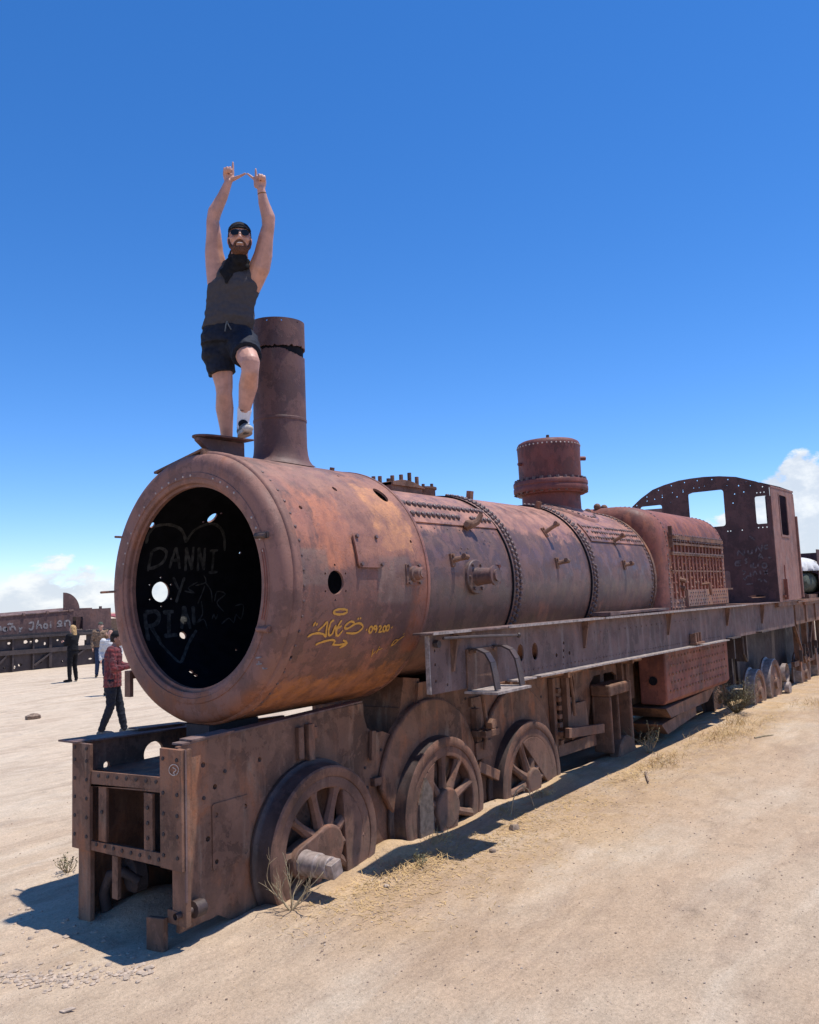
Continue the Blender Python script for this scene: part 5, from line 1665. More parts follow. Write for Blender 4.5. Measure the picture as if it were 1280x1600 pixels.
# ---- driving wheels
YF = -.64
def wheel(cx, cz, spin, cw, crank, cwspan=62, pin=False, boss_r=.15, rad=.556, sgn=1, nm='driving_wheel'):
    YF = -.64 if sgn > 0 else -.78
    q_ = rad / .556
    c = Vector((cx, 0, cz))
    dirn = (0, -1 * sgn, 0)
    o0 = Vector((cx, YF * sgn, cz))
    ex = Vector((1, 0, 0))

    def P(rr, a, y):
        return Vector((cx + rr * math.cos(R(a)), y * sgn, cz + rr * math.sin(R(a))))
    mb = MB()     # rim is the body of the wheel
    mb.lathe([(r_ * q_, h_) for r_, h_ in [(.478, -.012), (.470, -.008), (.405, -.014), (.398, -.022), (.398, -.105), (.405, -.112), (.480, -.112)][::-1]], o0, dirn, 64)
    wl = mb.build(nm, M['wheel'], loco)
    mb = MB()
    mb.lathe([(r_ * q_, h_) for r_, h_ in [(.478, -.10), (.478, -.004), (.484, .0), (.538, .0), (.551, -.010), (.556, -.118), (.566, -.130), (.588, -.138), (.590, -.155), (.580, -.162), (.478, -.162)][::-1]], o0, dirn, 72,
             mi=[0, 1, 1, 1, 1, 1, 0, 0, 0, 0])
    mb.build('tyre', [M['wheel'], M['tread']], wl)
    mb = MB()
    mb.lathe([(.0, .018), (boss_r - .012, .018), (boss_r, .006), (boss_r, -.12), (0, -.12)][::-1], o0, dirn, 28)
    # crank boss runs from the hub towards the pin
    a = R(crank)
    u_ = Vector((math.cos(a), 0, math.sin(a)))
    w_ = Vector((-math.sin(a), 0, math.cos(a)))
    pts = []
    for k in range(9):
        t_ = PI / 2 + PI * k / 8
        pts.append(o0 + (-math.cos(t_) * .0 - 0) * u_ + (boss_r * .98) * (math.cos(t_) * u_ + math.sin(t_) * w_))
    for k in range(9):
        t_ = -PI / 2 + PI * k / 8
        pts.append(o0 + .25 * u_ + .105 * (math.cos(t_) * u_ + math.sin(t_) * w_))
    n_ = Vector((0, -.014 * sgn, 0))
    mb.prism([q - n_ * 7 for q in pts], n_ * 8)
    mb.build('hub', M['wheel'], wl, bevel=.008)
    for k in range(10):
        an = spin + 36 * k
        rel = (an - cw + 180) % 360 - 180
        mb = MB()
        p0, p1 = P(.11, an, YF + .055), P(.405 * q_, an, YF + .055)
        vs_, fs = [], []
        rad = Vector((math.cos(R(an)), 0, math.sin(R(an))))
        tan = Vector((-math.sin(R(an)), 0, math.cos(R(an))))
        for t_, wt, dp in ((0, .060, .050), (.12, .046, .045), (.5, .034, .038), (.85, .034, .040), (1.0, .052, .046)):
            q = p0 + (p1 - p0) * t_
            for j in range(8):
                aa = 2 * PI * j / 8
                vs_.append(q + tan * wt * math.cos(aa) + Vector((0, dp * math.sin(aa), 0)))
        for i in range(4):
            for j in range(8):
                j2 = (j + 1) % 8
                fs.append((i * 8 + j, i * 8 + j2, (i + 1) * 8 + j2, (i + 1) * 8 + j))
        mb.add(vs_, fs)
        mb.build('spoke', M['wheel'], wl)
    if cw is not None:
        mb = MB()
        pts = [P(.402 * q_, cw - cwspan + 2 * cwspan * k / 24, YF + .012) for k in range(25)]
        mb.prism(pts, (0, .085 * sgn, 0))
        mb.build('counterweight', M['wheel'], wl, bevel=.006)
    if pin:
        mb = MB()
        pc = o0 + .25 * u_
        mb.lathe([(.082, .0), (.082, .03), (.078, .04), (.078, .145), (.070, .15), (.070, .245), (.064, .25)], pc, dirn, 24, cap=(False, True))
        v1, v2 = Vector((.047, 0, .012)), Vector((-.012, 0, .047))
        e_ = pc + Vector((0, -.30 * sgn, 0))
        mb.prism([e_ + v1 + v2 * 1.0, e_ + v1 - v2, e_ - v1 - v2, e_ - v1 + v2], (0, .06 * sgn, 0))
        mb.build('crank_pin', M['pin'], wl, bevel=.004)
    return wl


WHEELS = ((.591, .331, .545), (2.06, .268, .58), (3.561, .188, .588))
wheel(.591, .331, 142, 2, 188, 60, True, .15, .545)
wheel(2.06, .268, 90, 172, 268, 62, False, .165, .58)
wheel(3.561, .188, 150, 46, 262, 66, False, .135, .588)
for x, z, r_ in WHEELS:
    wheel(x, z, 30, 200, 120, 60, False, .15, r_, -1)
    mb = MB()
    mb.tube([(x, -.60, z), (x, .70, z)], .075, 14)
    mb.build('axle', M['wheel'], loco)
# old timber leaning inside the second wheel
mb = MB()
mb.prism([(1.65, -.648, .06), (1.85, -.648, .04), (1.84, -.648, .46), (1.76, -.648, .57), (1.66, -.648, .38)], (0, .02, 0))
mb.build('wheel_plate', M['oldwood'], loco, smooth=False)

# pipe runs and broken rods under the board
mb = MB()
mb.tube([(2.45, -.72, 1.22), (3.4, -.70, 1.20), (4.3, -.72, 1.17), (5.2, -.70, 1.19), (6.3, -.72, 1.15)], .022, 8)
mb.tube([(2.72, -.60, 1.25), (2.74, -.62, 1.0), (2.80, -.60, .82), (2.78, -.58, .62)], .020, 7)
mb.tube([(4.42, -.66, 1.22), (4.44, -.68, .9), (4.50, -.66, .7)], .018, 7)
mb.build_each('pipe', M['frame'], loco)
mb = MB()
for x in (2.95, 4.15, 5.05, 5.9):
    mb.box(x, x + .05, -.78, -.47, 1.13, 1.26)
mb.bar((2.62, -.60, .50), (2.95, -.60, .36), .04, .09)
mb.bar((4.25, -.68, .55), (5.1, -.70, .48), .05, .10)
mb.box(2.68, 2.92, -.66, -.50, .74, .80)
mb.nut((2.75, -.66, .86), (0, -1, 0), .05, .05)
mb.build_each('pipe_bracket', M['frame'], loco, smooth=False, bevel=.005)

# ---- springs and motion remains between the third wheel and the ash pan
mb = MB()
for k in range(7):
    mb.box(4.22, 4.29, -.66, -.575, .42 + .09 * k, .47 + .09 * k)
mb.box(4.16, 4.22, -.63, -.57, .30, 1.12)
mb.box(4.46, 4.54, -.64, -.57, .45, 1.12)
mb.prism([(4.50, -.63, .62), (4.68, -.63, .80), (4.95, -.63, .80), (5.0, -.63, .46), (4.55, -.63, .42)], (0, .06, 0))
mb.prism([(4.20, -.60, .30), (4.20, -.60, .42), (5.15, -.60, .40), (5.15, -.60, .27)], (0, -.04, 0))
mb.shift(SH)
mb.build_each('motion_bracket', M['frame'], loco, smooth=False, bevel=.006)
mb = MB()
mb.box(5.30, 5.92, -.72, -.48, .80, .93)
mb.box(5.88, 5.94, -.73, -.46, .16, .93)
mb.box(5.32, 5.36, -.72, -.48, .16, .80)
mb.box(5.58, 5.62, -.70, -.50, .16, .80)
mb.build_each('spring_box', M['frame'], loco, smooth=False, bevel=.02)
mb = MB()
mb.box(5.55, 5.80, -.56, -.47, .2, .78)
mb.box(6.03, 6.40, -.63, -.57, .66, 1.29)
mb.box(6.10, 6.14, -.66, -.57, .66, 1.29)
mb.shift(SH)
mb.build_each('hanger_plate', M['frame'], loco, smooth=False)
mb = MB()
mb.lathe([(0, .0), (.25, .0), (.27, -.02), (.27, -.12), (0, -.12)][::-1], (5.70, -.74, .04), (0, -1, 0), 28)
mb.build('half_buried_wheel', M['wheel'], loco)
mb = MB()
mb.box(9.24, 9.50, -.75, -.60, .6, 1.26)
mb.box(9.50, 10.3, -.62, -.58, .40, 1.22)
mb.box(9.95, 10.02, -.80, -.62, .45, 1.20)
mb.box(10.9, 11.9, -.62, -.58, .35, 1.2)
mb.box(11.9, 14.5, -.62, -.58, .25, 1.25)
mb.box(9.24, 20.5, .1, .14, .1, 1.35)
mb.build_each('trailing_frame', M['bgdark'], loco, smooth=False)
mb = MB()
mb.box(10.2, 10.7, -1.235, -1.14, 1.255, 1.275)
mb.box(8.55, 9.0, -1.23, -1.14, 1.255, 1.27)
mb.tube([(9.9, -1.0, 1.25), (9.92, -1.0, .95), (10.05, -1.0, .82)], .02, 7)
mb.box(9.5, 9.56, -.98, -.80, .90, 1.25)
mb.box(10.2, 10.26, -.98, -.80, .80, 1.25)
mb.build_each('brake_hanger', M['tread'], loco, smooth=False)


def small_wheel(cx, cz, r, parent, y=YF, nm='trailing_wheel', tw=.13):
    mb = MB()
    o0 = Vector((cx, y, cz))
    mb.lathe([(0, .03), (.09, .03), (.10, -.01), (r * .72, -.035), (r * .78, -.005), (r * .97, .0), (r, -.01), (r + .004, -tw), (r + .03, -tw - .02), (r + .03, -tw - .045), (0, -tw - .05)][::-1], o0, (0, -1, 0), 40,
             mi=[0, 0, 1, 1, 1, 0, 0, 0, 0, 0])
    return mb.build(nm, [M['wheel'], M['pin'] if y < -.95 else M['tread']], parent)  # outer wheels: sunlit look put into a paler tread, besides real wear


small_wheel(9.75, .28, .38, loco)
small_wheel(10.75, .25, .38, loco, -1.0)
small_wheel(11.75, .30, .42, loco, -1.02)
mb = MB()
mb.lathe([(.17, .02), (.17, -.06), (.0, -.06)][::-1], (12.35, -1.06, .42), (0, -1, 0), 20, cap=(False, False))
mb.lathe([(0, .0), (.20, .0), (.21, -.08), (0, -.08)][::-1], (12.25, -1.0, .36), (0, -1, 0), 22)
mb.lathe([(0, .0), (.11, .0), (.12, -.08), (0, -.08)][::-1], (12.30, -1.12, .16), (0, -1, 0), 18)
mb.build_each('axle_box', M['pin'], loco)

# ================================================================== the tender behind the cab
TX = 13.75
tender = empty('tender', (TX, 0, 0), 'rusted tender coupled behind the locomotive cab, cut off by the picture edge', 'tender')
mb = MB()
mb.box(TX, 21, -1.20, 1.2, 1.60, 1.70)
mb.build('tender_floor', M['frame'], tender, smooth=False)
mb = MB()
sheet(mb, [(TX + 1.7, 1.7), (21, 1.7), (21, 2.78), (TX + 1.7, 2.72)], [], planemap((0, -1.18, 0), (1, 0, 0), (0, 0, 1), (0, -1, 0)), .012, None)
sheet(mb, [(TX - .1, 1.7), (21, 1.7), (21, 2.92), (TX - .1, 2.80)], [], planemap((0, 1.18, 0), (1, 0, 0), (0, 0, 1), (0, 1, 0)), .012, None)
mb.box(19.9, 19.92, -1.18, 1.18, 1.7, 2.8)
mb.build_each('tender_side', M['cab'], tender, smooth=False)
mb = MB()
mb.box(TX - .7, 21, -1.16, -1.13, 1.25, 1.66)
mb.box(TX - .7, 21, -1.23, -1.10, 1.655, 1.685)
for k in range(7):
    mb.box(TX + .1 + k * .9, TX + .16 + k * .9, -1.19, -1.16, 1.27, 1.65)
mb.build_each('tender_frame', M['frame'], tender, smooth=False)
mb = MB()
for x in (TX + .2, TX + .95, TX + 1.7, TX + 2.4):
    mb.box(x - .06, x + .06, -1.0, -.9, .3, 1.3)
mb.box(TX - .3, TX + 3.2, -.98, -.92, .42, .52)
mb.bar((TX - .2, -1.0, 1.25), (TX + .55, -1.0, .45), .05, .05)
mb.bar((TX + 1.5, -1.0, 1.25), (TX + .8, -1.0, .45), .05, .05)
mb.build_each('bogie_frame', M['frame'], tender, smooth=False)
for x in (TX + .55, TX + 2.1, TX + 3.6):
    small_wheel(x, .22, .42, tender, -1.0, 'tender_wheel')
mb = MB()
for k in range(8):
    x0 = TX + .05 + k * .3
    mb.box(x0, x0 + .03, -1.06, -1.0, .5 + .08 * (k % 3), .72 + .1 * (k % 2))
mb.build_each('spring_pack', M['tread'], tender, smooth=False)

# ================================================================== people
M['skin'] = plain('skin', (.52, .275, .200), .5, .16, 13, .0008, .4)
M['skin_tan'] = plain('skin_tanned', (.36, .19, .13), .55, .10, 9, 0, .4)
M['tank'] = plain('charcoal_cotton', (.062, .059, .066), .9, .08, 40, .0005, .15)
M['shorts'] = plain('navy_shorts', (.012, .015, .026), .8, .25, 40, .001, .25)
M['black'] = plain('black_cloth', (.010, .010, .012), .85, .3, 40, .001, .2)
M['hair'] = plain('dark_hair', (.028, .017, .012), .7, .35, 60, .002, .3)
M['beard'] = plain('brown_beard', (.105, .048, .030), .8, .4, 90, .002, .2)
M['lens'] = plain('sunglass_lens', (.006, .006, .007), .25, .1, 5, 0, .3)
M['tooth'] = plain('teeth', (.75, .70, .64), .35, .05, 30, 0, .5)
M['sock'] = plain('white_sock', (.74, .72, .72), .85, .06, 60, .001, .2)
M['shoe'] = plain('grey_shoe', (.125, .130, .125), .75, .35, 60, .001, .3)
M['sole'] = plain('pale_sole', (.42, .39, .34), .7, .2, 40, 0, .3)
M['jeans'] = plain('dark_jeans', (.016, .019, .028), .85, .35, 45, .001, .2)
M['denim'] = plain('blue_jeans', (.030, .048, .095), .85, .35, 45, .001, .2)
M['blond'] = plain('blond_hair', (.52, .33, .14), .6, .3, 55, .002, .35)
M['tan'] = plain('tan_jacket', (.22, .145, .095), .85, .4, 25, .001, .2)
M['white'] = plain('white_cloth', (.60, .59, .57), .85, .08, 30, .001, .2)
M['olive'] = plain('olive_canvas', (.075, .085, .065), .85, .3, 20, .002, .2)
M['strap'] = plain('wrist_band', (.22, .10, .04), .8, .2, 60)

m, t, b = new_mat('red_plaid')
co = t.node('ShaderNodeTexCoord').outputs['Object']
px_, py_, pz_ = t.sep(co)
s1 = t.math('SINE', t.math('MULTIPLY', t.math('ADD', px_, py_), 95.0))
s2 = t.math('SINE', t.math('MULTIPLY', pz_, 85.0))
s3 = t.math('SINE', t.math('ADD', t.math('MULTIPLY', t.math('ADD', px_, py_), 47.5), 1.0))
c = t.mix(t.mapr(s1, -.2, .3, 0, .8), (.200, .034, .036), (.075, .016, .022))
c = t.mix(t.mapr(s2, -.2, .3, 0, .55), c, (.062, .016, .024))
c = t.mix(t.mapr(s3, .93, .99, 0, .35), c, (.26, .13, .125))
t.put(b.inputs['Base Color'], c)
b.inputs['Roughness'].default_value = .85
M['plaid'] = m


def frame3(up, fwd):
    u = Vector(up).normalized()
    f = Vector(fwd)
    f = (f - u * f.dot(u)).normalized()
    l = u.cross(f)
    return l, f, u        # l = the person's own left


def ball_at(mb, c, r, ax=None, sc=(1, 1, 1), n=14, m_=10):
    k = MB()
    k.ball((0, 0, 0), 1.0, n, m_)
    c = Vector(c)
    if ax is None:
        ax = (Vector((1, 0, 0)), Vector((0, 1, 0)), Vector((0, 0, 1)))
    mb.add([c + ax[0] * v[0] * r * sc[0] + ax[1] * v[1] * r * sc[1] + ax[2] * v[2] * r * sc[2] for v in k.v], k.f)


def chain(mb, pts, n=12):
    """rounded tapering limb through (point, radius) pairs"""
    for p, r in pts:
        ball_at(mb, p, r, n=n, m_=8)
    for (p, r), (q, s_) in zip(pts[:-1], pts[1:]):
        mb.tube([p, q], [r, s_], n)


def loft(mb, rings, n=20, power=2.0):
    """rings: (centre, left axis, forward axis, half width, half depth)"""
    vs_, fs = [], []
    for (c, l, f, a, b_) in rings:
        for k in range(n):
            an = 2 * PI * k / n
            ca, sa = math.cos(an), math.sin(an)
            ca = math.copysign(abs(ca) ** (2 / power), ca)
            sa = math.copysign(abs(sa) ** (2 / power), sa)
            vs_.append(Vector(c) + Vector(l) * a * ca + Vector(f) * b_ * sa)
    for i in range(len(rings) - 1):
        for k in range(n):
            k2 = (k + 1) % n
            fs.append((i * n + k, i * n + k2, (i + 1) * n + k2, (i + 1) * n + k))
    fs.append(tuple(range(n))[::-1])
    fs.append(tuple((len(rings) - 1) * n + k for k in range(n)))
    mb.add(vs_, fs)


def fuse(name, mb, mat, parent, vox, smooth=2, wrinkle=0.0, wscale=9.0):
    """merge the overlapping volumes of a figure into one continuous skin"""
    o = mb.build(name, mat, parent)
    rm = o.modifiers.new('r', 'REMESH')
    rm.mode = 'VOXEL'
    rm.voxel_size = vox
    if smooth:
        s_ = o.modifiers.new('s', 'SMOOTH')
        s_.factor = .5
        s_.iterations = smooth
    dg = bpy.context.evaluated_depsgraph_get()
    me = bpy.data.meshes.new_from_object(o.evaluated_get(dg))
    o.modifiers.clear()
    old = o.data
    o.data = me
    bpy.data.meshes.remove(old)
    me.name = name
    if wrinkle:
        for v in me.vertices:
            q = v.co
            v.co = q + v.normal * wrinkle * (mnoise.noise(Vector((q.x * wscale, q.y * wscale, q.z * wscale * 1.6))) + .5 * mnoise.noise(Vector((q.x * wscale * 2.3, q.y * wscale * 2.3, q.z * wscale * 3.1))))
    if not me.materials:
        me.materials.append(mat)
    me.polygons.foreach_set('use_smooth', [True] * len(me.polygons))
    return o


def hand(mb, wrist, u, n, t_, curls, s=1.0, thumb=None):
    """u towards the fingers, n out of the palm, t_ towards the thumb; curls for index..little: 0 straight, 1 closed"""
    u, n, t_, W = Vector(u).normalized(), Vector(n).normalized(), Vector(t_).normalized(), Vector(wrist)
    lens = (.074, .082, .076, .060)
    offs = (.030, .010, -.011, -.030)
    for i in range(4):
        K = W + s * (u * (.088 if i in (1, 2) else .083) + t_ * offs[i])
        chain(mb, [(W + s * (u * .012 + t_ * offs[i] * .5), .017 * s), (W + s * (u * .05 + t_ * offs[i] * .9), .0155 * s), (K, .0125 * s)], 9)
        c = curls[i]
        a = 0.0
        p = K
        pts = [(K, .0115 * s)]
        for j, seg in enumerate((.46, .30, .24)):
            a += c * (1.45, 1.6, 1.0)[j]
            p = p + s * lens[i] * seg * (u * math.cos(a) + n * math.sin(a))
            pts.append((p, (.0098, .0088, .0075)[j] * s))
        chain(mb, pts, 9)
    tb = thumb or [W + s * (u * .022 + t_ * .030), W + s * (u * .052 + t_ * .054 + n * .01), W + s * (u * .078 + t_ * .062 + n * .016)]
    chain(mb, [(W + s * (u * .015 + t_ * .010), .018 * s)] + [(Vector(q), r * s) for q, r in zip(tb, (.0165, .0115, .0085))], 9)


def head(mb, c, l, f, u, s=1.0):
    prof = ((-.118, .026, .030, .052), (-.108, .042, .050, .040), (-.085, .056, .070, .022), (-.055, .063, .082, .012), (-.02, .068, .090, .006), (.015, .072, .095, .0),
            (.05, .074, .097, -.004), (.08, .068, .088, -.008), (.103, .052, .066, -.010), (.118, .026, .034, -.010))
    loft(mb, [(c + u * h * s + f * o * s, l, f, a * s, b_ * s) for h, a, b_, o in prof], 20)
    chain(mb, [(c + s * (f * .092 + u * .022), .010 * s), (c + s * (f * .108 - u * .008), .012 * s), (c + s * (f * .112 - u * .022), .015 * s)], 9)
    for sg in (-1, 1):
        ball_at(mb, c + s * (l * sg * .013 + f * .100 - u * .026), .011 * s)
        ball_at(mb, c + s * (l * sg * .076 - f * .006 - u * .004), s, (l, f, u), (.010, .020, .032))
        ball_at(mb, c + s * (l * sg * .042 + f * .068 - u * .018), s, (l, f, u), (.026, .022, .022))   # cheek
    ball_at(mb, c + s * (f * .083 + u * .034), s, (l, f, u), (.055, .016, .012))      # brow
    ball_at(mb, c + s * (f * .088 - u * .062), s, (l, f, u), (.026, .012, .009))      # lips
    ball_at(mb, c + s * (f * .074 - u * .100), s, (l, f, u), (.024, .018, .018))      # chin


def foot(mb, ankle, toe, r=.040, sole=-.06):
    a, tt = Vector(ankle), Vector(toe)
    d_ = (tt - a)
    d_.z = 0
    d_.normalize()
    z0 = tt.z
    heel = Vector((a.x, a.y, z0)) - d_ * .045
    chain(mb, [(Vector((a.x, a.y, a.z)), r * .95), (Vector((a.x, a.y, z0 + .035)) - d_ * .02, r)], 10)
    chain(mb, [(heel + Vector((0, 0, .012)), r * .92), (heel + (tt - heel) * .5 + Vector((0, 0, .012)), r), (tt - d_ * .03 + Vector((0, 0, .004)), r * .98), (tt, r * .75)], 10)


# ---------------------------------------------------------------- the man on the engine
MAN = Vector((.36, .02, 3.10))
man = empty('person', MAN, 'man standing on the smokebox with arms raised, in charcoal tank top and navy shorts', 'person')
F = Vector((-.66, -.75, 0)).normalized()
Lf = Vector((0, 0, 1)).cross(F)
UP = Vector((0, 0, 1))
V = Vector
wrR, elR, shR = V((.205, -.179, 5.150)), V((.150, -.060, 4.862)), V((.205, -.030, 4.535))
wrL, elL, shL = V((.320, -.404, 5.060)), V((.385, -.405, 4.800)), V((.395, -.290, 4.515))
headc = V((.245, -.245, 4.690))
neck = V((.300, -.165, 4.545))
chest, waist, hip = V((.300, -.120, 4.385)), V((.315, -.045, 4.175)), V((.325, .000, 4.030))
hipR, knR, anR = V((.300, .075, 3.985)), V((.325, .045, 3.630)), V((.425, .135, 3.235))
hipL, knL, anL = V((.385, -.080, 3.985)), V((.245, -.330, 3.735)), V((.318, -.165, 3.350))
mb = MB()
l_, f_, u_ = frame3((-.05, -.10, 1), F)
torso = [(hip - UP * .08, Lf, F, .130, .090), (hip, Lf, F, .145, .095), (waist, Lf, F, .140, .095), ((waist + chest) / 2 + UP * .02, Lf, F, .150, .095), (chest, Lf, F, .178, .098),
         (chest + UP * .09 + Lf * -.0, Lf, F, .158, .088), (neck - UP * .02, Lf, F, .105, .080), (neck + UP * .015, Lf, F, .064, .062)]
loft(mb, torso, 22)
chain(mb, [(neck - UP * .06, .066), (headc - UP * .07 - F * .012, .060)])
hl, hf, hu = frame3((-.02, -.03, 1), F + V((0, 0, -.10)))
head(mb, headc, hl, hf, hu, 1.06)
def armchain(sh, el, wr, side):
    d1, d2 = (el - sh), (wr - el)
    o = side * .012
    chain(mb, [(chest + side * .13 + UP * .01, .070), (sh, .080), (sh + d1 * .30 + side * .008, .069), (sh + d1 * .70, .056), (el, .047), (el + d2 * .24 + side * .012, .051), (el + d2 * .62, .040), (wr, .029)])


armchain(shR, elR, wrR, -Lf)
armchain(shL, elL, wrL, Lf)
thm = V((.262, -.316, 5.192))
hand(mb, wrR, V((.02, -.03, 1)), F, Lf, (0.0, .95, .95, .92), 1.0, [wrR + V((.022, -.040, .022)), V((.236, -.262, 5.176)), thm + V((-.006, .010, 0))])
hand(mb, wrL, V((-.035, .02, 1)), F, -Lf, (0.0, .95, .95, .92), 1.0, [wrL + V((-.022, .030, .030)), V((.295, -.368, 5.140)), thm + V((.004, -.006, -.003))])
chain(mb, [(hipR, .092), (hipR + (knR - hipR) * .5, .086), (knR + UP * .03, .066), (knR - UP * .03, .060), (knR + (anR - knR) * .33 - F * .015 - Lf * .004, .068), (knR + (anR - knR) * .7, .050), (anR, .040)])
chain(mb, [(hipL, .094), (hipL + (knL - hipL) * .55, .084), (knL + UP * .012, .072), (knL - UP * .055, .062), (knL + (anL - knL) * .36 - F * .022 + Lf * .006, .070), (knL + (anL - knL) * .75, .047), (anL, .038)])
body = fuse('body', mb, M['skin'], man, .0062, 2)

# tank top
mb = MB()
loft(mb, [(hip + UP * .055, Lf, F, .188, .142), (waist - UP * .03, Lf, F, .186, .145), (waist + UP * .05, Lf, F, .180, .140), ((waist + chest) / 2 + UP * .03, Lf, F, .186, .138), (chest, Lf, F, .194, .133),
          (chest + UP * .065, Lf, F, .150, .118), (chest + UP * .125, Lf, F, .112, .100), (neck - UP * .02, Lf, F, .095, .088)], 24)
for sg in (-1, 1):
    chain(mb, [(chest + Lf * sg * .105 + F * .075 + UP * .05, .030), (neck + Lf * sg * .085 + UP * -.005 + F * .03, .028), (neck + Lf * sg * .09 - F * .05 - UP * .03, .03)], 10)
fuse('tank_top', mb, M['tank'], man, .0075, 2, .011, 11)
mb = MB()      # bandana round the neck, hanging on the chest
chain(mb, [(neck - UP * .02, .082), (neck + UP * .04 + F * .006, .076), (neck + UP * .060 + F * .014, .068), (headc - hu * .145 + hf * .012, .056)])
loft(mb, [(neck + F * .045 + UP * .02, Lf, F, .088, .050), (neck + F * .075 - UP * .06 - Lf * .02, Lf, F, .098, .040), (chest + F * .112 + UP * .07 - Lf * .045, Lf, F, .066, .026), (chest + F * .128 + UP * .02 - Lf * .055, Lf, F, .030, .014), (chest + F * .13 - UP * .03 - Lf * .06, Lf, F, .008, .008)], 16)
fuse('bandana', mb, M['black'], man, .007, 2, .008, 16)
# shorts
mb = MB()
loft(mb, [(hip + UP * .11, Lf, F, .172, .130), (hip, Lf, F, .196, .150), (hip - UP * .07, Lf, F, .198, .150)], 22)
def leg_tube(p, q, r0, r1):
    mb.tube([p, p + (q - p) * .5, q], [r0, (r0 + r1) / 2, r1], 18)
leg_tube(hipR + UP * .03 - Lf * .012, hipR + (knR - hipR) * .66, .112, .108)
leg_tube(hipL + UP * .03 + Lf * .004, hipL + (knL - hipL) * .66 + UP * .005, .114, .112)
ball_at(mb, (hipR + hipL) / 2 - UP * .03, .13)
ball_at(mb, hipR + UP * .0, .128)
ball_at(mb, hipL + UP * .0, .130)
ball_at(mb, hipR - UP * .08 - Lf * .01, .116)
ball_at(mb, hipL + (knL - hipL) * .25, .122)
fuse('shorts', mb, M['shorts'], man, .0075, 1, .010, 10)
mb = MB()
mb.tube([hip + F * .150 + UP * .07, hip + F * .162 + UP * .03 - Lf * .01, hip + F * .160 - UP * .01 - Lf * .015], .005, 6)
mb.tube([hip + F * .150 + UP * .07, hip + F * .163 + UP * .035 + Lf * .012, hip + F * .160 + UP * .005 + Lf * .03], .005, 6)
mb.build('drawstring', M['shoe'], man)
# backwards cap
mb = MB()
loft(mb, [(headc + hu * .052 - hf * .004, hl, hf, .0800, .102), (headc + hu * .078 - hf * .006, hl, hf, .0775, .099), (headc + hu * .102 - hf * .010, hl, hf, .062, .080), (headc + hu * .120 - hf * .012, hl, hf, .036, .048), (headc + hu * .126 - hf * .012, hl, hf, .010, .012)], 24)
for k in range(2):
    mb.tube([headc + hu * .054 + hf * (.100 * math.cos(a)) + hl * (.080 * math.sin(a)) for a in [R(-70 + 14 * j) for j in range(11)]], .007, 8)
mb.v = [tuple(headc + (Vector(q) - headc) * 1.06) for q in mb.v]
cap = fuse('cap', mb, M['black'], man, .005, 1)
mb = MB()
loft(mb, [(headc + hu * .040 - hf * .095, hl, hf, .060, .02), (headc + hu * .020 - hf * .150, hl, hf, .062, .014), (headc + hu * .005 - hf * .175, hl, hf, .04, .01)], 14)
mb.v = [tuple(headc + (Vector(q) - headc) * 1.06) for q in mb.v]
mb.build('cap_peak', M['black'], man)
mb = MB()
pts = [headc + hu * .050 + hf * (.104 * math.cos(a)) + hl * (.083 * math.sin(a)) + hu * (.028 * (1 - abs(a / R(42)) ** 2)) - hf * (.012 * (1 - abs(a / R(42)) ** 2)) for a in [R(-42 + 12 * j) for j in range(8)]]
mb.tube(pts, .0045, 6)
mb.v = [tuple(headc + (Vector(q) - headc) * 1.06) for q in mb.v]
mb.build('cap_strap', M['tank'], cap)
# sunglasses
mb = MB()
for sg in (-1, 1):
    o = []
    cpt = headc + 1.06 * (hl * sg * .034 + hf * .106 + hu * .014)
    nn = (hf + hl * sg * .22).normalized()
    ll = hu.cross(nn).normalized()
    for k in range(18):
        an = 2 * PI * k / 18
        ex = lambda v: math.copysign(abs(v) ** .75, v)
        o.append(cpt + ll * (.027 + .002) * ex(math.cos(an)) + hu * .021 * ex(math.sin(an)) - hu * .002)
    mb.prism(o, nn * .006)
gl = mb.build('sunglasses', M['lens'], man)
mb = MB()
mb.tube([headc + hf * .113 + hu * .024 - hl * .010, headc + hf * .116 + hu * .027, headc + hf * .113 + hu * .024 + hl * .010], .0035, 6)
for sg in (-1, 1):
    mb.tube([headc + hl * sg * .060 + hf * .098 + hu * .024, headc + hl * sg * .074 + hf * .070 + hu * .022, headc + hl * sg * .078 + hf * .0 + hu * .018], .004, 6)
mb.v = [tuple(headc + (Vector(q) - headc) * 1.06) for q in mb.v]
mb.build('glasses_frame', M['lens'], gl)
# beard and smile
mb = MB()
hp = lambda a_, b_, c_: headc + 1.06 * (hl * a_ + hf * b_ + hu * c_)
loft(mb, [(hp(0, .050, -.123), hl, hf, .030, .034), (hp(0, .038, -.107), hl, hf, .050, .057), (hp(0, .026, -.090), hl, hf, .062, .073), (hp(0, .020, -.074), hl, hf, .065, .079)], 22)
ball_at(mb, hp(0, .088, -.086), 1, (hl, hf, hu), (.034, .018, .016))
for sg in (-1, 1):
    chain(mb, [(hp(sg * .071, .002, .010), .010), (hp(sg * .066, .018, -.03), .015), (hp(sg * .060, .036, -.060), .018), (hp(sg * .044, .064, -.085), .019), (hp(0, .082, -.102), .022)], 10)
    chain(mb, [(hp(0, .104, -.040), .0075), (hp(sg * .018, .101, -.043), .008), (hp(sg * .034, .088, -.056), .0085), (hp(sg * .038, .080, -.076), .012)], 10)
fuse('beard', mb, M['beard'], man, .005, 1)
mb = MB()
ball_at(mb, hp(0, .096, -.059), 1, (hl, hf, hu), (.027, .010, .0105))
mb.build('lip', M['skin_tan'], man)
mb = MB()
ball_at(mb, hp(0, .1030, -.0575), 1, (hl, hf, hu), (.020, .005, .0042))
mb.build('teeth', M['tooth'], man)
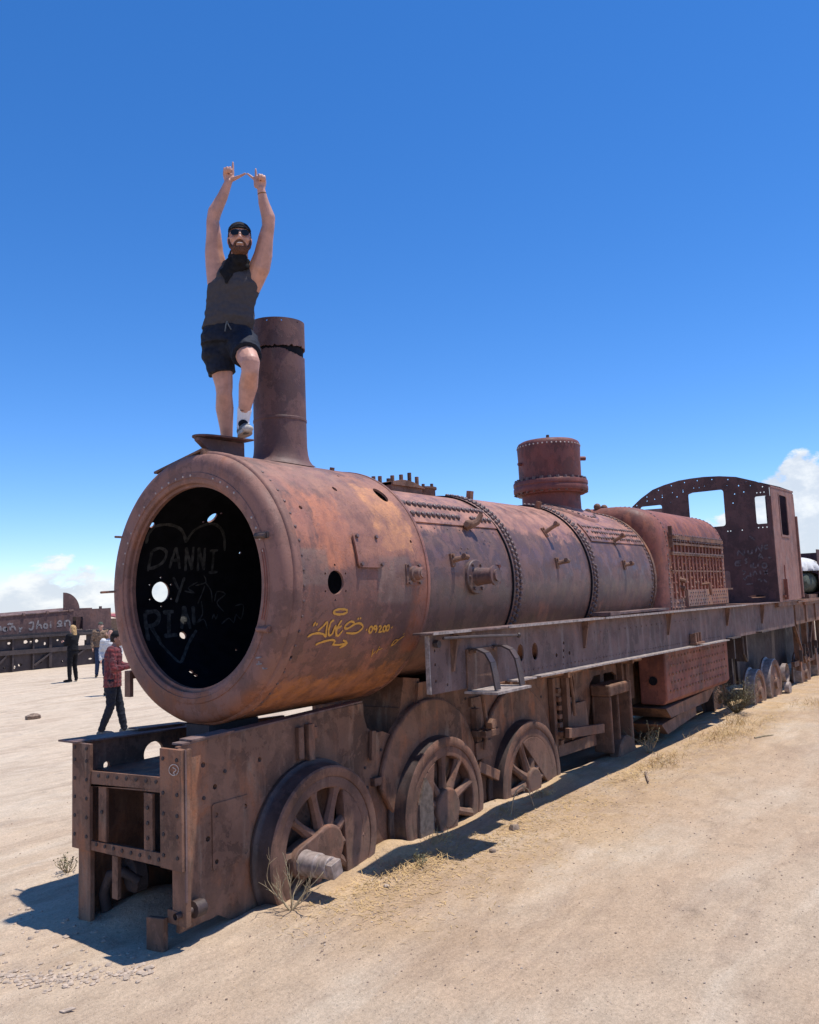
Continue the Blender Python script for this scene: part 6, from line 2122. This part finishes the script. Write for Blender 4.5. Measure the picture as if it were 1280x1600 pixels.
# wrist band
mb = MB()
mb.lathe([(.030, -.006), (.033, -.003), (.033, .003), (.030, .006)], wrL + (elL - wrL) * .12, (wrL - elL), 18)
mb.build('wrist_band', M['strap'], man)
# socks and shoes
ftL = V((.262, -.268, 3.2745))
dL = (ftL - anL)
mb = MB()
lg = (knL - anL)
chain(mb, [(anL + lg * .21 - F * .010, .053), (anL + lg * .10 - F * .002, .048), (anL + lg * .0, .046), (anL - UP * .04 + F * .01, .046)])
sk = fuse('sock', mb, M['sock'], man, .006, 1)
mb = MB()
for k in range(4):
    q = anL + lg * .17 + (F * .046) + Lf * (-.030 + .009 * k)
    mb.tube([q + UP * .004, q + Lf * .006 - UP * .002], .0025, 5)
mb.build('sock_mark', M['black'], sk)
mb = MB()
foot(mb, anL - UP * .02, ftL, .043)
sh = fuse('shoe', mb, M['shoe'], man, .006, 1)
mb = MB()
chain(mb, [(anL - UP * .022 - F * .012, .047), (anL - UP * .03 + F * .05, .034)])
fuse('shoe_collar', mb, M['black'], man, .006, 1)
d2 = V((dL.x, dL.y, 0)).normalized()
s2_ = UP.cross(d2)
mb = MB()
hl0 = V((anL.x, anL.y, 3.236)) - d2 * .055
o = []
Ls = (V((ftL.x, ftL.y, 3.236)) - hl0).length + .030
for k in range(24):
    an = 2 * PI * k / 24
    q = hl0 + d2 * (Ls / 2 - .012 + (Ls / 2 + .012) * math.cos(an)) + s2_ * (.046 + .006 * math.cos(an)) * math.copysign(abs(math.sin(an)) ** .7, math.sin(an))
    o.append(q + UP * (.004 + .012 * max(0, math.cos(an)) ** 4))
mb.prism(o, (0, 0, .026))
ball_at(mb, ftL + d2 * .012 + UP * -.004, 1, (d2, s2_, UP), (.030, .042, .028))
mb.build('shoe_sole', M['sole'], man)
mb = MB()
gR = ZC + math.sqrt(RS ** 2 - .16 ** 2)
ftR = V((.315, .03, gR + .035))
foot(mb, anR - UP * .03, V((.350, .035, gR + .038)), .043)
fuse('shoe', mb, M['shoe'], man, .007, 1)
mb = MB()
chain(mb, [(anR + UP * .035, .042), (anR - UP * .03, .042)])
fuse('sock', mb, M['sock'], man, .007, 1)


# ---------------------------------------------------------------- people on the plain
def walker(label, base, fwd, h, J, mats, hair=None, group=None, vox=.012):
    """J: joints in the person's own frame (left, forward, up) for a 1.75 m figure"""
    root = empty('person', base, label, 'person', group)
    s = h / 1.75
    l, f, u = frame3((0, 0, 1), fwd)
    B = Vector(base)
    P = lambda q: B + s * (l * q[0] + f * q[1] + u * q[2])
    J = {k: P(v) for k, v in J.items()}
    hf_ = J.get('look', None)
    hf_ = (hf_ - J['head']).normalized() if hf_ is not None else f
    hl_, hf_, hu_ = frame3((0, 0, 1), hf_)
    mb = MB()
    sc = J['shL'] + (J['shR'] - J['shL']) * .5
    hc = J['hipL'] + (J['hipR'] - J['hipL']) * .5
    ax = (J['shL'] - J['shR']).normalized()
    fx = ax.cross(u)
    fx = -fx if fx.dot(f) < 0 else fx
    tor = [(hc - u * .07 * s, l, f, .15 * s, .11 * s), (hc + u * .03 * s, l, f, .165 * s, .115 * s), (hc + (sc - hc) * .4, l, f, .145 * s, .105 * s), (hc + (sc - hc) * .75, ax, fx, .17 * s, .115 * s),
           (sc, ax, fx, .165 * s, .095 * s), (sc + u * .05 * s, ax, fx, .07 * s, .065 * s)]
    loft(mb, tor, 16)
    chain(mb, [(sc + u * .03 * s, .058 * s), (J['head'] - u * .07 * s, .055 * s)])
    head(mb, J['head'], hl_, hf_, hu_, s)
    for sd in 'LR':
        chain(mb, [(J['sh' + sd], .056 * s), (J['el' + sd], .042 * s), (J['wr' + sd], .028 * s)])
        hu2 = (J['wr' + sd] - J['el' + sd]).normalized()
        hand(mb, J['wr' + sd], hu2, f - hu2 * f.dot(hu2) if abs(f.dot(hu2)) < .9 else u, u if abs(u.dot(hu2)) < .8 else (f if sd == 'L' else f), (.25, .3, .35, .4), s)
        chain(mb, [(J['hip' + sd], .085 * s), (J['kn' + sd], .055 * s), (J['an' + sd], .04 * s)])
    fuse('body', mb, mats['skin'], root, vox, 1)
    mb = MB()
    loft(mb, [(c, a, b_, w_ * 1.13 + .012, d_ * 1.16 + .012) for c, a, b_, w_, d_ in tor[1:]], 16)
    if mats.get('long'):
        loft(mb, [(hc - u * .12 * s, l, f, .19 * s, .145 * s), (hc + u * .08 * s, l, f, .185 * s, .14 * s)], 16)
    for sd in 'LR':
        e = J['wr' + sd] if mats.get('sleeve', 1) else J['el' + sd]
        chain(mb, [(J['sh' + sd], .075 * s), (J['el' + sd], .058 * s), (J['el' + sd] + (e - J['el' + sd]) * .92, .044 * s)])
    fuse('jacket' if mats.get('long') else 'top', mb, mats['top'], root, vox, 1, .012 if vox < .02 else .0, 14)
    mb = MB()
    loft(mb, [(hc + u * .09 * s, l, f, .165 * s, .125 * s), (hc, l, f, .178 * s, .132 * s), (hc - u * .09 * s, l, f, .170 * s, .125 * s)], 16)
    for sd in 'LR':
        k_, a_ = J['kn' + sd], J['an' + sd]
        chain(mb, [(J['hip' + sd], .100 * s), (k_, .071 * s), (k_ + (a_ - k_) * .5, .066 * s), (a_ + u * .02 * s, .055 * s)])
    fuse('trousers', mb, mats['leg'], root, vox, 1, .010 if vox < .02 else .0, 14)
    for sd in 'LR':
        mb = MB()
        foot(mb, J['an' + sd] - u * .03 * s, J['toe' + sd], .042 * s)
        fuse('shoe', mb, mats['shoe'], root, vox, 1)
    if hair:
        hair(root, J, hl_, hf_, hu_, s, vox)
    return root, J, (hl_, hf_, hu_), s


def short_hair(mat, capmat=None):
    def fn(root, J, l, f, u, s, vox):
        c = J['head']
        mb = MB()
        loft(mb, [(c - u * .05 * s - f * .04 * s, l, f, .070 * s, .065 * s), (c + u * .0 * s - f * .026 * s, l, f, .080 * s, .084 * s), (c + u * .05 * s - f * .010 * s, l, f, .081 * s, .100 * s), (c + u * .10 * s - f * .010 * s, l, f, .062 * s, .078 * s), (c + u * .13 * s - f * .01 * s, l, f, .025 * s, .03 * s)], 16)
        fuse('hair', mb, mat, root, vox * .8, 1)
        if capmat:
            mb = MB()
            loft(mb, [(c + u * .045 * s, l, f, .086 * s, .108 * s), (c + u * .09 * s, l, f, .078 * s, .095 * s), (c + u * .13 * s - f * .01 * s, l, f, .04 * s, .05 * s), (c + u * .14 * s, l, f, .01 * s, .01 * s)], 16)
            loft(mb, [(c + u * .050 * s + f * .08 * s, l, f, .065 * s, .03 * s), (c + u * .038 * s + f * .16 * s, l, f, .055 * s, .02 * s)], 12)
            fuse('cap', mb, capmat, root, vox * .8, 1)
    return fn


def long_hair(mat):
    def fn(root, J, l, f, u, s, vox):
        c = J['head']
        mb = MB()
        loft(mb, [(c - u * .30 * s - f * .085 * s, l, f, .035 * s, .03 * s), (c - u * .20 * s - f * .075 * s, l, f, .085 * s, .05 * s), (c - u * .08 * s - f * .05 * s, l, f, .088 * s, .075 * s), (c + u * .0 * s - f * .03 * s, l, f, .085 * s, .085 * s), (c + u * .06 * s - f * .012 * s, l, f, .082 * s, .100 * s), (c + u * .11 * s - f * .010 * s, l, f, .058 * s, .075 * s), (c + u * .135 * s, l, f, .02 * s, .025 * s)], 16)
        fuse('hair', mb, mat, root, vox * .8, 1, .008, 26)
    return fn


stand = dict(head=(0, .01, 1.62), shL=(.19, 0, 1.43), shR=(-.19, 0, 1.43), elL=(.25, -.02, 1.15), elR=(-.25, -.02, 1.15), wrL=(.24, .08, .93), wrR=(-.24, .08, .93),
             hipL=(.09, 0, .93), hipR=(-.09, 0, .93), knL=(.10, .03, .50), knR=(-.10, .02, .50), anL=(.11, -.01, .09), anR=(-.12, -.02, .09), toeL=(.13, .16, .05), toeR=(-.15, .15, .05))
# the man in the red jacket, his hands by the smokebox
J = dict(stand)
J.update(head=(.0, .07, 1.60), look=(-.15, 1.0, 1.50), shL=(.18, .03, 1.42), shR=(-.19, .01, 1.42), elL=(.22, .10, 1.14), elR=(-.26, .05, 1.12), wrL=(.10, .34, 1.13), wrR=(-.15, .33, 1.14),
         knL=(.10, .10, .50), anL=(.06, .18, .09), toeL=(.05, .36, .05), knR=(-.10, -.02, .50), anR=(-.10, -.16, .11), toeR=(-.12, .02, .05))
red, Jr, axr, s = walker('person in a red plaid jacket, dark jeans and black cap standing beside the smokebox', (4.30, 7.45, 0.0), (.72, -.62, 0), 1.70, J,
                         dict(skin=M['skin_tan'], top=M['plaid'], leg=M['jeans'], shoe=M['shoe'], long=1), short_hair(M['hair'], M['black']), None, .010)
J = dict(stand)
J.update(knL=(.12, .02, .50), anL=(.14, -.01, .09), toeL=(.20, .15, .05), knR=(-.12, .04, .50), anR=(-.17, .02, .09), toeR=(-.28, .15, .05), elL=(.22, .08, 1.17), wrL=(.12, .24, 1.22), elR=(-.22, .08, 1.17), wrR=(-.10, .25, 1.2))
walker('person with long blond hair in black clothes standing before the far wreck', (9.95, 17.9, 0), (-.30, 1.0, 0), 1.66, J,
       dict(skin=M['skin'], top=M['black'], leg=M['black'], shoe=M['black']), long_hair(M['blond']), None, .016)
J = dict(stand)
J.update(elL=(.26, .06, 1.2), wrL=(.18, .20, 1.32), anL=(.10, .04, .09), toeL=(.12, .22, .05))
walker('person in a tan jacket, blue jeans and dark cap on the open sand', (11.25, 18.5, 0), (-.5, -.85, 0), 1.70, J,
       dict(skin=M['skin'], top=M['tan'], leg=M['denim'], shoe=M['black']), short_hair(M['hair'], M['olive']), None, .016)
walker('person in a white top half hidden behind the red jacket', (8.12, 13.25, 0), (-.6, -.8, 0), 1.60, dict(stand),
       dict(skin=M['skin'], top=M['white'], leg=M['jeans'], shoe=M['black']), short_hair(M['hair']), None, .016)

# ================================================================== the far wreck
YB = 25.0
wreck = empty('train_wreck', (11, YB, 0), 'low rusted train wreck far off on the left with chalk writing on its side', 'train wreck')
mb = MB()
sheet(mb, [(3.0, 1.33), (15.94, 1.335), (15.92, 2.16), (14.55, 2.11), (14.3, 2.10), (3.0, 1.60)], [rrect(14.25, 14.69, 1.37, 1.86, .02)], planemap((0, YB, 0), (1, 0, 0), (0, 0, 1), (0, -1, 0)), .03, None)
sheet(mb, [(3.0, 1.33), (15.94, 1.335), (15.92, 2.16), (14.55, 2.11), (14.3, 2.10), (3.0, 1.60)], [], planemap((0, YB + 2.0, 0), (1, 0, 0), (0, 0, 1), (0, 1, 0)), .03, None)
mb.box(15.90, 15.93, YB + .03, YB + 1.97, 1.335, 2.155)
wb = mb.build('body_side', M['bgrust'], wreck, smooth=False)
paint('graffiti', 'bgchalk', lambda q: Vector((0, -1, 0)), M['chalk'], wb)
mb = MB()
mb.prism([(3.0, YB - .03, 1.60), (14.3, YB - .03, 2.10), (14.3, YB + .55, 2.20), (3.0, YB + .55, 1.70)], (0, 0, .03))
for k in range(12):
    x = 4 + .92 * k
    mb.box(x - .05, x + .05, YB - .06, YB, 1.60 + (x - 3) * .0442 - .02, 1.60 + (x - 3) * .0442 + .07)
mb.build_each('sloping_coping', M['board'], wreck, smooth=False)
mb = MB()
o = [(13.90, 2.08)] + [(13.90 + .68 * math.cos(R(90 - 9 * k)), 2.13 + .68 * math.sin(R(90 - 9 * k))) for k in range(11)] + [(14.58, 2.08)]
mb.prism([(x, YB + .05, z) for x, z in o], (0, .03, 0))
mb.box(14.6, 15.1, YB + .02, YB + .4, 2.13, 2.19)
mb.box(15.45, 15.52, YB, YB + .1, 2.15, 2.24)
mb.build_each('quarter_plate', M['bgrust'], wreck, smooth=False)
mb = MB()
mb.box(14.24, 14.70, YB + .5, YB + .52, 1.36, 1.88)
mb.box(2.5, 16, YB - .08, YB + .1, 1.20, 1.33)
mb.box(2.5, 16, YB + 1.9, YB + 2.0, 1.15, 1.33)
random.seed(5)
for k in range(16):
    x = 2.6 + .82 * k + random.uniform(-.15, .15)
    mb.box(x, x + random.uniform(.05, .12), YB - .34, YB - .25, .05, 1.22)
for k in range(9):
    x = 2.8 + 1.4 * k + random.uniform(-.15, .15)
    mb.bar((x, YB - .32, .15), (x + random.uniform(.4, .9), YB - .32, .62), .06, .06)
mb.box(2.5, 15.2, YB - .36, YB - .25, .60, .76)
mb.box(2.5, 15.2, YB - .40, YB - .25, 1.17, 1.25)
mb.box(14.75, 15.9, YB - .1, YB, .30, .95)
mb.build_each('underframe', M['bgdark'], wreck, smooth=False)
mb = MB()
hl_ = []
for k in range(64):
    x = 2.7 + (15.6 - 2.7) * (k + random.random() * .6) / 64
    if 14.0 < x < 14.75:
        continue
    zc_ = random.choice((.20, .26, .34, .46, .92, 1.02, 1.06)) + random.uniform(-.04, .04)
    r_ = random.uniform(.05, .10)
    hl_.append(circ(x, max(zc_, .13), min(r_, .10), random.uniform(.03, .085), 5, random.uniform(-.2, .2)))
hl_ += [rrect(14.02, 14.70, .72, 1.14, .02)]
sheet(mb, [(2.5, -.05), (15.9, -.05), (15.9, 1.25), (2.5, 1.25)], hl_, planemap((0, YB - .24, 0), (1, 0, 0), (0, 0, 1), (0, -1, 0)), .04, None)
mb.build('frame_plate', M['bgdark'], wreck, smooth=False)
WM = MB()
WM.lathe([(.44, .0), (.47, .0), (.50, .02), (.50, .12), (.36, .12), (.36, .02), (.44, .0)], (0, 0, 0), (0, 1, 0), 28)
WM.lathe([(0, -.02), (.12, -.02), (.12, .12), (0, .12)], (0, 0, 0), (0, 1, 0), 12)
for k in range(9):
    an = 2 * PI * k / 9
    WM.bar((0.1 * math.cos(an), .06, .1 * math.sin(an)), (.40 * math.cos(an), .06, .40 * math.sin(an)), .05, .05, (0, 1, 0))
WMM = WM.build('wheel', M['bgdark'], mesh_only=True)
for k in range(10):
    for yy in (YB - .19, YB + 1.9):
        o = bpy.data.objects.new('wheel', WMM)
        COL.objects.link(o)
        o.parent = wreck
        o.location = (Vector((3.6 + 1.12 * k, yy, .44)) - ORG[wreck.name])
# a red-roofed shelter on the horizon
hut = empty('shelter', (37.7, 56.0, 0), 'small red roofed shelter on the horizon beyond the wreck', 'shelter')
mb = MB()
mb.prism([(36.5, 55, 1.45), (39.2, 55, 1.45), (39.2, 57, 1.75), (36.5, 57, 1.75)], (0, 0, .1))
M['redroof'] = plain('red_roof', (.33, .085, .075), .6, .2, 3)
mb.build('roof', M['redroof'], hut, smooth=False)
mb = MB()
mb.box(36.6, 39.0, 55.3, 56.8, .0, 1.44)
mb.build('wall', M['tan'], hut, smooth=False)
mb = MB()
mb.box(36.6, 39.0, 55.15, 55.2, .95, 1.15)
mb.build_each('banner', M['white'], hut, smooth=False)

# ================================================================== bundle by the cab
bun = empty('cloth_bundle', (15.2, -.75, 1.7), 'gathered white cloth over a dark green sack on the tender by the cab', 'bundle')
mb = MB()
cb = Vector((15.55, -.80, 1.95))
n = 120
rows = 14
vs_, fs = [], []
for i in range(rows + 1):
    th = PI / 2 * i / rows
    for k in range(n):
        an = 2 * PI * k / n
        pl_ = 1 + .10 * math.sin(an * 11 + 1.5 * math.sin(an * 3)) * math.sin(th) + .05 * mnoise.noise(Vector((an * 4, th * 5, 1)))
        vs_.append(cb + Vector((.95 * math.sin(th) * math.cos(an) * pl_, .40 * math.sin(th) * math.sin(an) * pl_, .32 + .30 * math.cos(th))))
for i in range(rows):
    for k in range(n):
        k2 = (k + 1) % n
        fs.append((i * n + k, (i + 1) * n + k, (i + 1) * n + k2, i * n + k2))
mb.add(vs_, fs)
mb.build('white_cloth', M['white'], bun)
mb = MB()
chain(mb, [(cb + Vector((-.75, -.1, .08)), .20), (cb + Vector((.2, -.1, .08)), .24), (cb + Vector((.9, -.1, .06)), .2)], 16)
fuse('sack', mb, M['olive'], bun, .03, 2, .02, 6)
mb = MB()
mb.box(14.6, 16.6, -1.12, -.4, 1.70, 1.78)
mb.build('plank', M['frame'], bun, smooth=False)

# ================================================================== plants, stones, litter
random.seed(21)


def twig_bush(name, loc, label, n, h, spread, mat, group=None, thick=.005, leaves=0, cat='bush'):
    x, y = loc
    z = gz(x, y) - .01
    root = empty(name, (x, y, z), label, cat, group)
    mb = MB()
    lf = MB()
    B = Vector((x, y, z))

    def grow(p, d_, r, L_, dep):
        pts = [p]
        for k in range(4):
            d_ = (d_ + Vector((random.uniform(-.28, .28), random.uniform(-.28, .28), random.uniform(-.12, .22)))).normalized()
            pts.append(pts[-1] + d_ * L_ / 4)
        mb.tube(pts, [r, r * .9, r * .8, r * .65, r * .45], 5)
        if dep > 0:
            for k in range(random.choice((2, 3))):
                q = pts[random.choice((2, 3, 4))]
                dd = (d_ + Vector((random.uniform(-.8, .8), random.uniform(-.8, .8), random.uniform(-.1, .6)))).normalized()
                grow(q, dd, r * .6, L_ * random.uniform(.4, .7), dep - 1)
        if leaves:
            for k in range(leaves):
                q = random.choice(pts[2:]) + Vector((random.uniform(-.02, .02), random.uniform(-.02, .02), random.uniform(-.01, .02)))
                a, b_ = Vector((random.uniform(-1, 1), random.uniform(-1, 1), random.uniform(-.3, 1))).normalized() * .02, Vector((random.uniform(-1, 1), random.uniform(-1, 1), random.uniform(-1, 1))).normalized() * .007
                lf.add([q, q + a * .5 + b_, q + a, q + a * .5 - b_], [(0, 1, 2, 3)])

    for k in range(n):
        an = 2 * PI * k / n + random.uniform(-.4, .4)
        s_ = spread * random.uniform(.5, 1.2)
        grow(B, Vector((math.cos(an) * s_, math.sin(an) * s_, 1)).normalized(), thick, h * random.uniform(.55, .9), 2)
    o = mb.build('stems', mat, root)
    if leaves:
        lv = lf.build('leaves', M['leafg'], root, smooth=False)
        tag(lv, kind='stuff')
    return root


twig_bush('dry_bush', (.10, -.76), 'bare dry twig bush in front of the first driving wheel', 8, .30, 1.0, M['twig'], None, .0048, 0)
twig_bush('dry_bush', (-.06, 1.50), 'low dry scrub at the shadow edge left of the front beam', 9, .13, 1.4, M['twig'], None, .004, 1)
M['brush'] = plain('dark_brush', (.12, .095, .055), .9, .35, 20, .001, .15)
twig_bush('dry_bush', (9.35, -.98), 'dark dry shrub under the lower firebox by the small wheels', 60, .42, 1.3, M['brush'], None, .0035, 2)
twig_bush('dry_bush', (5.80, -.95), 'thin dry plant beside the half buried wheel', 9, .26, .8, M['twig'], None, .004, 2)
twig_bush('dry_bush', (1.17, -.98), 'small dusty sprig by the crank pin', 5, .08, 1.0, M['twig'], None, .003, 3)


def stalk(pts, label):
    p0 = Vector((pts[0][0], pts[0][1], gz(pts[0][0], pts[0][1])))
    root = empty('dry_stalk', p0, label, 'dry plant')
    mb = MB()
    P = [p0 + Vector((x - pts[0][0], y - pts[0][1], dz_)) for x, y, dz_ in pts]
    mb.tube(P, [.005] * (len(P) - 1) + [.003], 5)
    for q in P[2:]:
        mb.tube([q, q + Vector((.01, -.01, -.05))], .004, 4)
    mb.build('stems', M['twig'], root)


stalk([(2.60, -.92, 0), (2.63, -.93, .12), (2.68, -.94, .20), (2.76, -.96, .23), (2.84, -.97, .18), (2.88, -.98, .08)], 'arched dry stalk between the second and third wheels')


def tuft(x, y, n, h, label, sp=.10):
    z = gz(x, y)
    mb = MB()
    for k in range(n):
        px, py = x + random.gauss(0, sp), y + random.gauss(0, sp * .5)
        q = Vector((px, py, gz(px, py) - .005))
        d_ = Vector((random.uniform(-.7, .7), random.uniform(-.7, .7), random.uniform(.4, 1))).normalized()
        L_ = h * random.uniform(.4, 1)
        s_ = d_.cross(Vector((random.uniform(-1, 1), random.uniform(-1, 1), .1))).normalized() * .0022
        e = q + d_ * L_ * .6
        e2 = q + d_ * L_ + Vector((random.uniform(-.02, .02), random.uniform(-.02, .02), -.02))
        mb.add([q - s_, q + s_, e + s_ * .8, e - s_ * .8, e2], [(0, 1, 2, 3), (3, 2, 4)])
    root = empty('grass_tuft', (x, y, z), label, 'grass tuft', 'dry grass tufts along the wheels')
    tag(mb.build('blades', M['straw'], root, smooth=False), kind='stuff')


tuft(1.72, -.76, 90, .11, 'pale dry grass tuft at the foot of the second wheel')
tuft(2.70, -.80, 90, .08, 'dry grass tuft between the second and third wheels')
tuft(3.40, -.80, 90, .10, 'dry grass tuft at the foot of the third wheel')
tuft(5.35, -1.25, 160, .13, 'straw tuft near the half buried wheel', .2)
tuft(7.2, -1.35, 220, .16, 'large straw tuft in the sun below the ash pan', .35)
tuft(8.3, -1.25, 120, .25, 'tall straw tuft before the dark shrub', .18)
tuft(10.9, -1.75, 120, .14, 'straw tuft beyond the shrub, nearest the picture edge', .35)

# straw litter and pebbles: nobody could count them
mb = MB()
for k in range(5200):
    x = random.uniform(-.2, 13) if random.random() < .55 else random.uniform(.2, 3.5)
    y = -.78 - abs(random.gauss(0, .42)) - .05 * x
    z = gz(x, y) + .004
    an = random.uniform(0, PI)
    L_ = random.uniform(.012, .05)
    d_ = Vector((math.cos(an), math.sin(an), random.uniform(-.1, .25))) * L_
    s_ = Vector((-math.sin(an), math.cos(an), 0)) * random.uniform(.0012, .0026)
    q = Vector((x, y, z))
    mb.add([q - s_, q + s_, q + d_ + s_, q + d_ - s_], [(0, 1, 2, 3)])
for (cx_, cy_, sx_, sy_, n_) in ((7.4, -1.42, .75, .16, 1500), (5.3, -1.25, .45, .10, 500), (8.9, -1.55, .40, .08, 350), (11.0, -1.85, .55, .10, 350), (1.15, -.95, .30, .10, 500), (4.5, -1.2, .3, .06, 250)):
    for k in range(n_):
        x, y = random.gauss(cx_, sx_), random.gauss(cy_, sy_)
        z = gz(x, y) + random.uniform(.002, .03)
        an = random.uniform(0, 2 * PI)
        L_ = random.uniform(.02, .075)
        d_ = Vector((math.cos(an), math.sin(an), random.uniform(-.1, .55))) * L_
        s_ = Vector((-math.sin(an), math.cos(an), 0)) * random.uniform(.0015, .0030)
        q = Vector((x, y, z))
        mb.add([q - s_, q + s_, q + d_ + s_ * .5, q + d_ - s_ * .5], [(0, 1, 2, 3)])
tag(mb.build('straw', M['straw'], None, smooth=False), 'straw litter strewn along the near side of the engine', None, None, 'stuff')


def rock(mb, c, r, sq=.6, seed=0):
    k = MB()
    k.ball((0, 0, 0), 1, 7, 5)
    for v in k.v:
        v = Vector(v)
        d_ = 1 + .45 * mnoise.noise(v * 1.3 + Vector((seed, seed * .7, 3)))
        mb.v.append(tuple(Vector(c) + Vector((v.x * r * d_ * 1.15, v.y * r * d_, v.z * r * d_ * sq))))
    o = len(mb.v) - len(k.v)
    mb.f += [tuple(i + o for i in fc) for fc in k.f]
    mb.m += [0] * len(k.f)


mb, mbp = MB(), MB()
for k in range(6500):
    if k % 3:
        x, y = random.uniform(-2.4, 6.5), random.uniform(-3.6, -.9)
    else:
        x, y = random.uniform(-3.0, 3.0), random.uniform(-1.5, 4.0)
    if k % 5 == 0:
        x, y = random.uniform(-.3, 5.5), -1.0 - abs(random.gauss(0, .3))
    dd = math.hypot(x - CAM.x, y - CAM.y)
    if dd < 1.6:
        continue
    r = random.choice((.0016, .002, .002, .0025, .003, .003, .004, .006)) * random.uniform(.7, 1.3)
    rock(mb if random.random() < .45 else mbp, (x, y, gz(x, y) + r * .2), r, .7, k)
tag(mb.build('pebbles', M['stone'], None), 'small dark pebbles scattered on the sand', None, None, 'stuff')
tag(mbp.build('pale_pebbles', M['stone_pale'], None), 'small pale pebbles scattered on the sand', None, None, 'stuff')
# broken mud clods at the lower left
mb = MB()
for k in range(420):
    if k < 300:
        t_ = random.random()
        x, y = -1.32 + .52 * t_ + random.gauss(0, .05), .12 - .70 * t_ + random.gauss(0, .07)
    else:
        x, y = random.uniform(-1.3, -.6), random.uniform(-.4, 1.6)
    r = random.choice((.006, .009, .012, .017)) * random.uniform(.7, 1.2)
    rock(mb, (x, y, gz(x, y) + r * .15), r, .6, k + 50)
tag(mb.build('mud_clods', M['stone_pale'], None), 'broken crust of pale mud clods in front of the engine', None, None, 'stuff')

STONES = [(2.30, -1.12, .045, 'dark square stone lying in the sun near the second wheel'), (4.93, 11.0, .13, 'flat brown stone alone on the sand left of the engine'),
          (1.70, -1.28, .028, 'small stone by the shadow of the step'), (7.6, 12.2, .07, 'small dark stone behind the flat brown one'), (8.6, 11.6, .08, 'dark stone near the red jacket'),
          (.70, -1.05, .022, 'pale stone in the straw by the crank pin')]
for i, (x, y, r, lab) in enumerate(STONES):
    mb = MB()
    rock(mb, (x, y, gz(x, y) + r * .25), r, .65, i * 3 + 1)
    tag(mb.build('stone', M['stone'] if 'pale' not in lab else M['stone_pale'], None), lab, 'stone', 'single stones on the sand')
# shard and sticks
mb = MB()
z = gz(-1.30, -.57)
mb.prism([(-1.33, -.54, z + .004), (-1.28, -.575, z + .012), (-1.275, -.60, z + .010), (-1.325, -.575, z + .004)], (0, 0, .006))
tag(mb.build('shard', M['stone_pale'], None, smooth=False), 'pale leaf shaped shard lying at the lower left', 'shard')
mb = MB()
mb.tube([(7.3, -1.75, gz(7.3, -1.75) + .01), (7.5, -1.82, gz(7.5, -1.82) + .012), (7.62, -1.9, gz(7.6, -1.9) + .01)], [.010, .012, .006], 6)
tag(mb.build('stick', M['twig'], None), 'short stick lying in the sun beyond the straw', 'stick')
mb = MB()
mb.tube([(4.75, -1.30, gz(4.75, -1.3) + .02), (4.3, -1.5, gz(4.3, -1.5) + .02)], [.012, .008], 6)
tag(mb.build('stick', M['stone'], None), 'thin dark stick on the sand by the third wheel', 'stick')
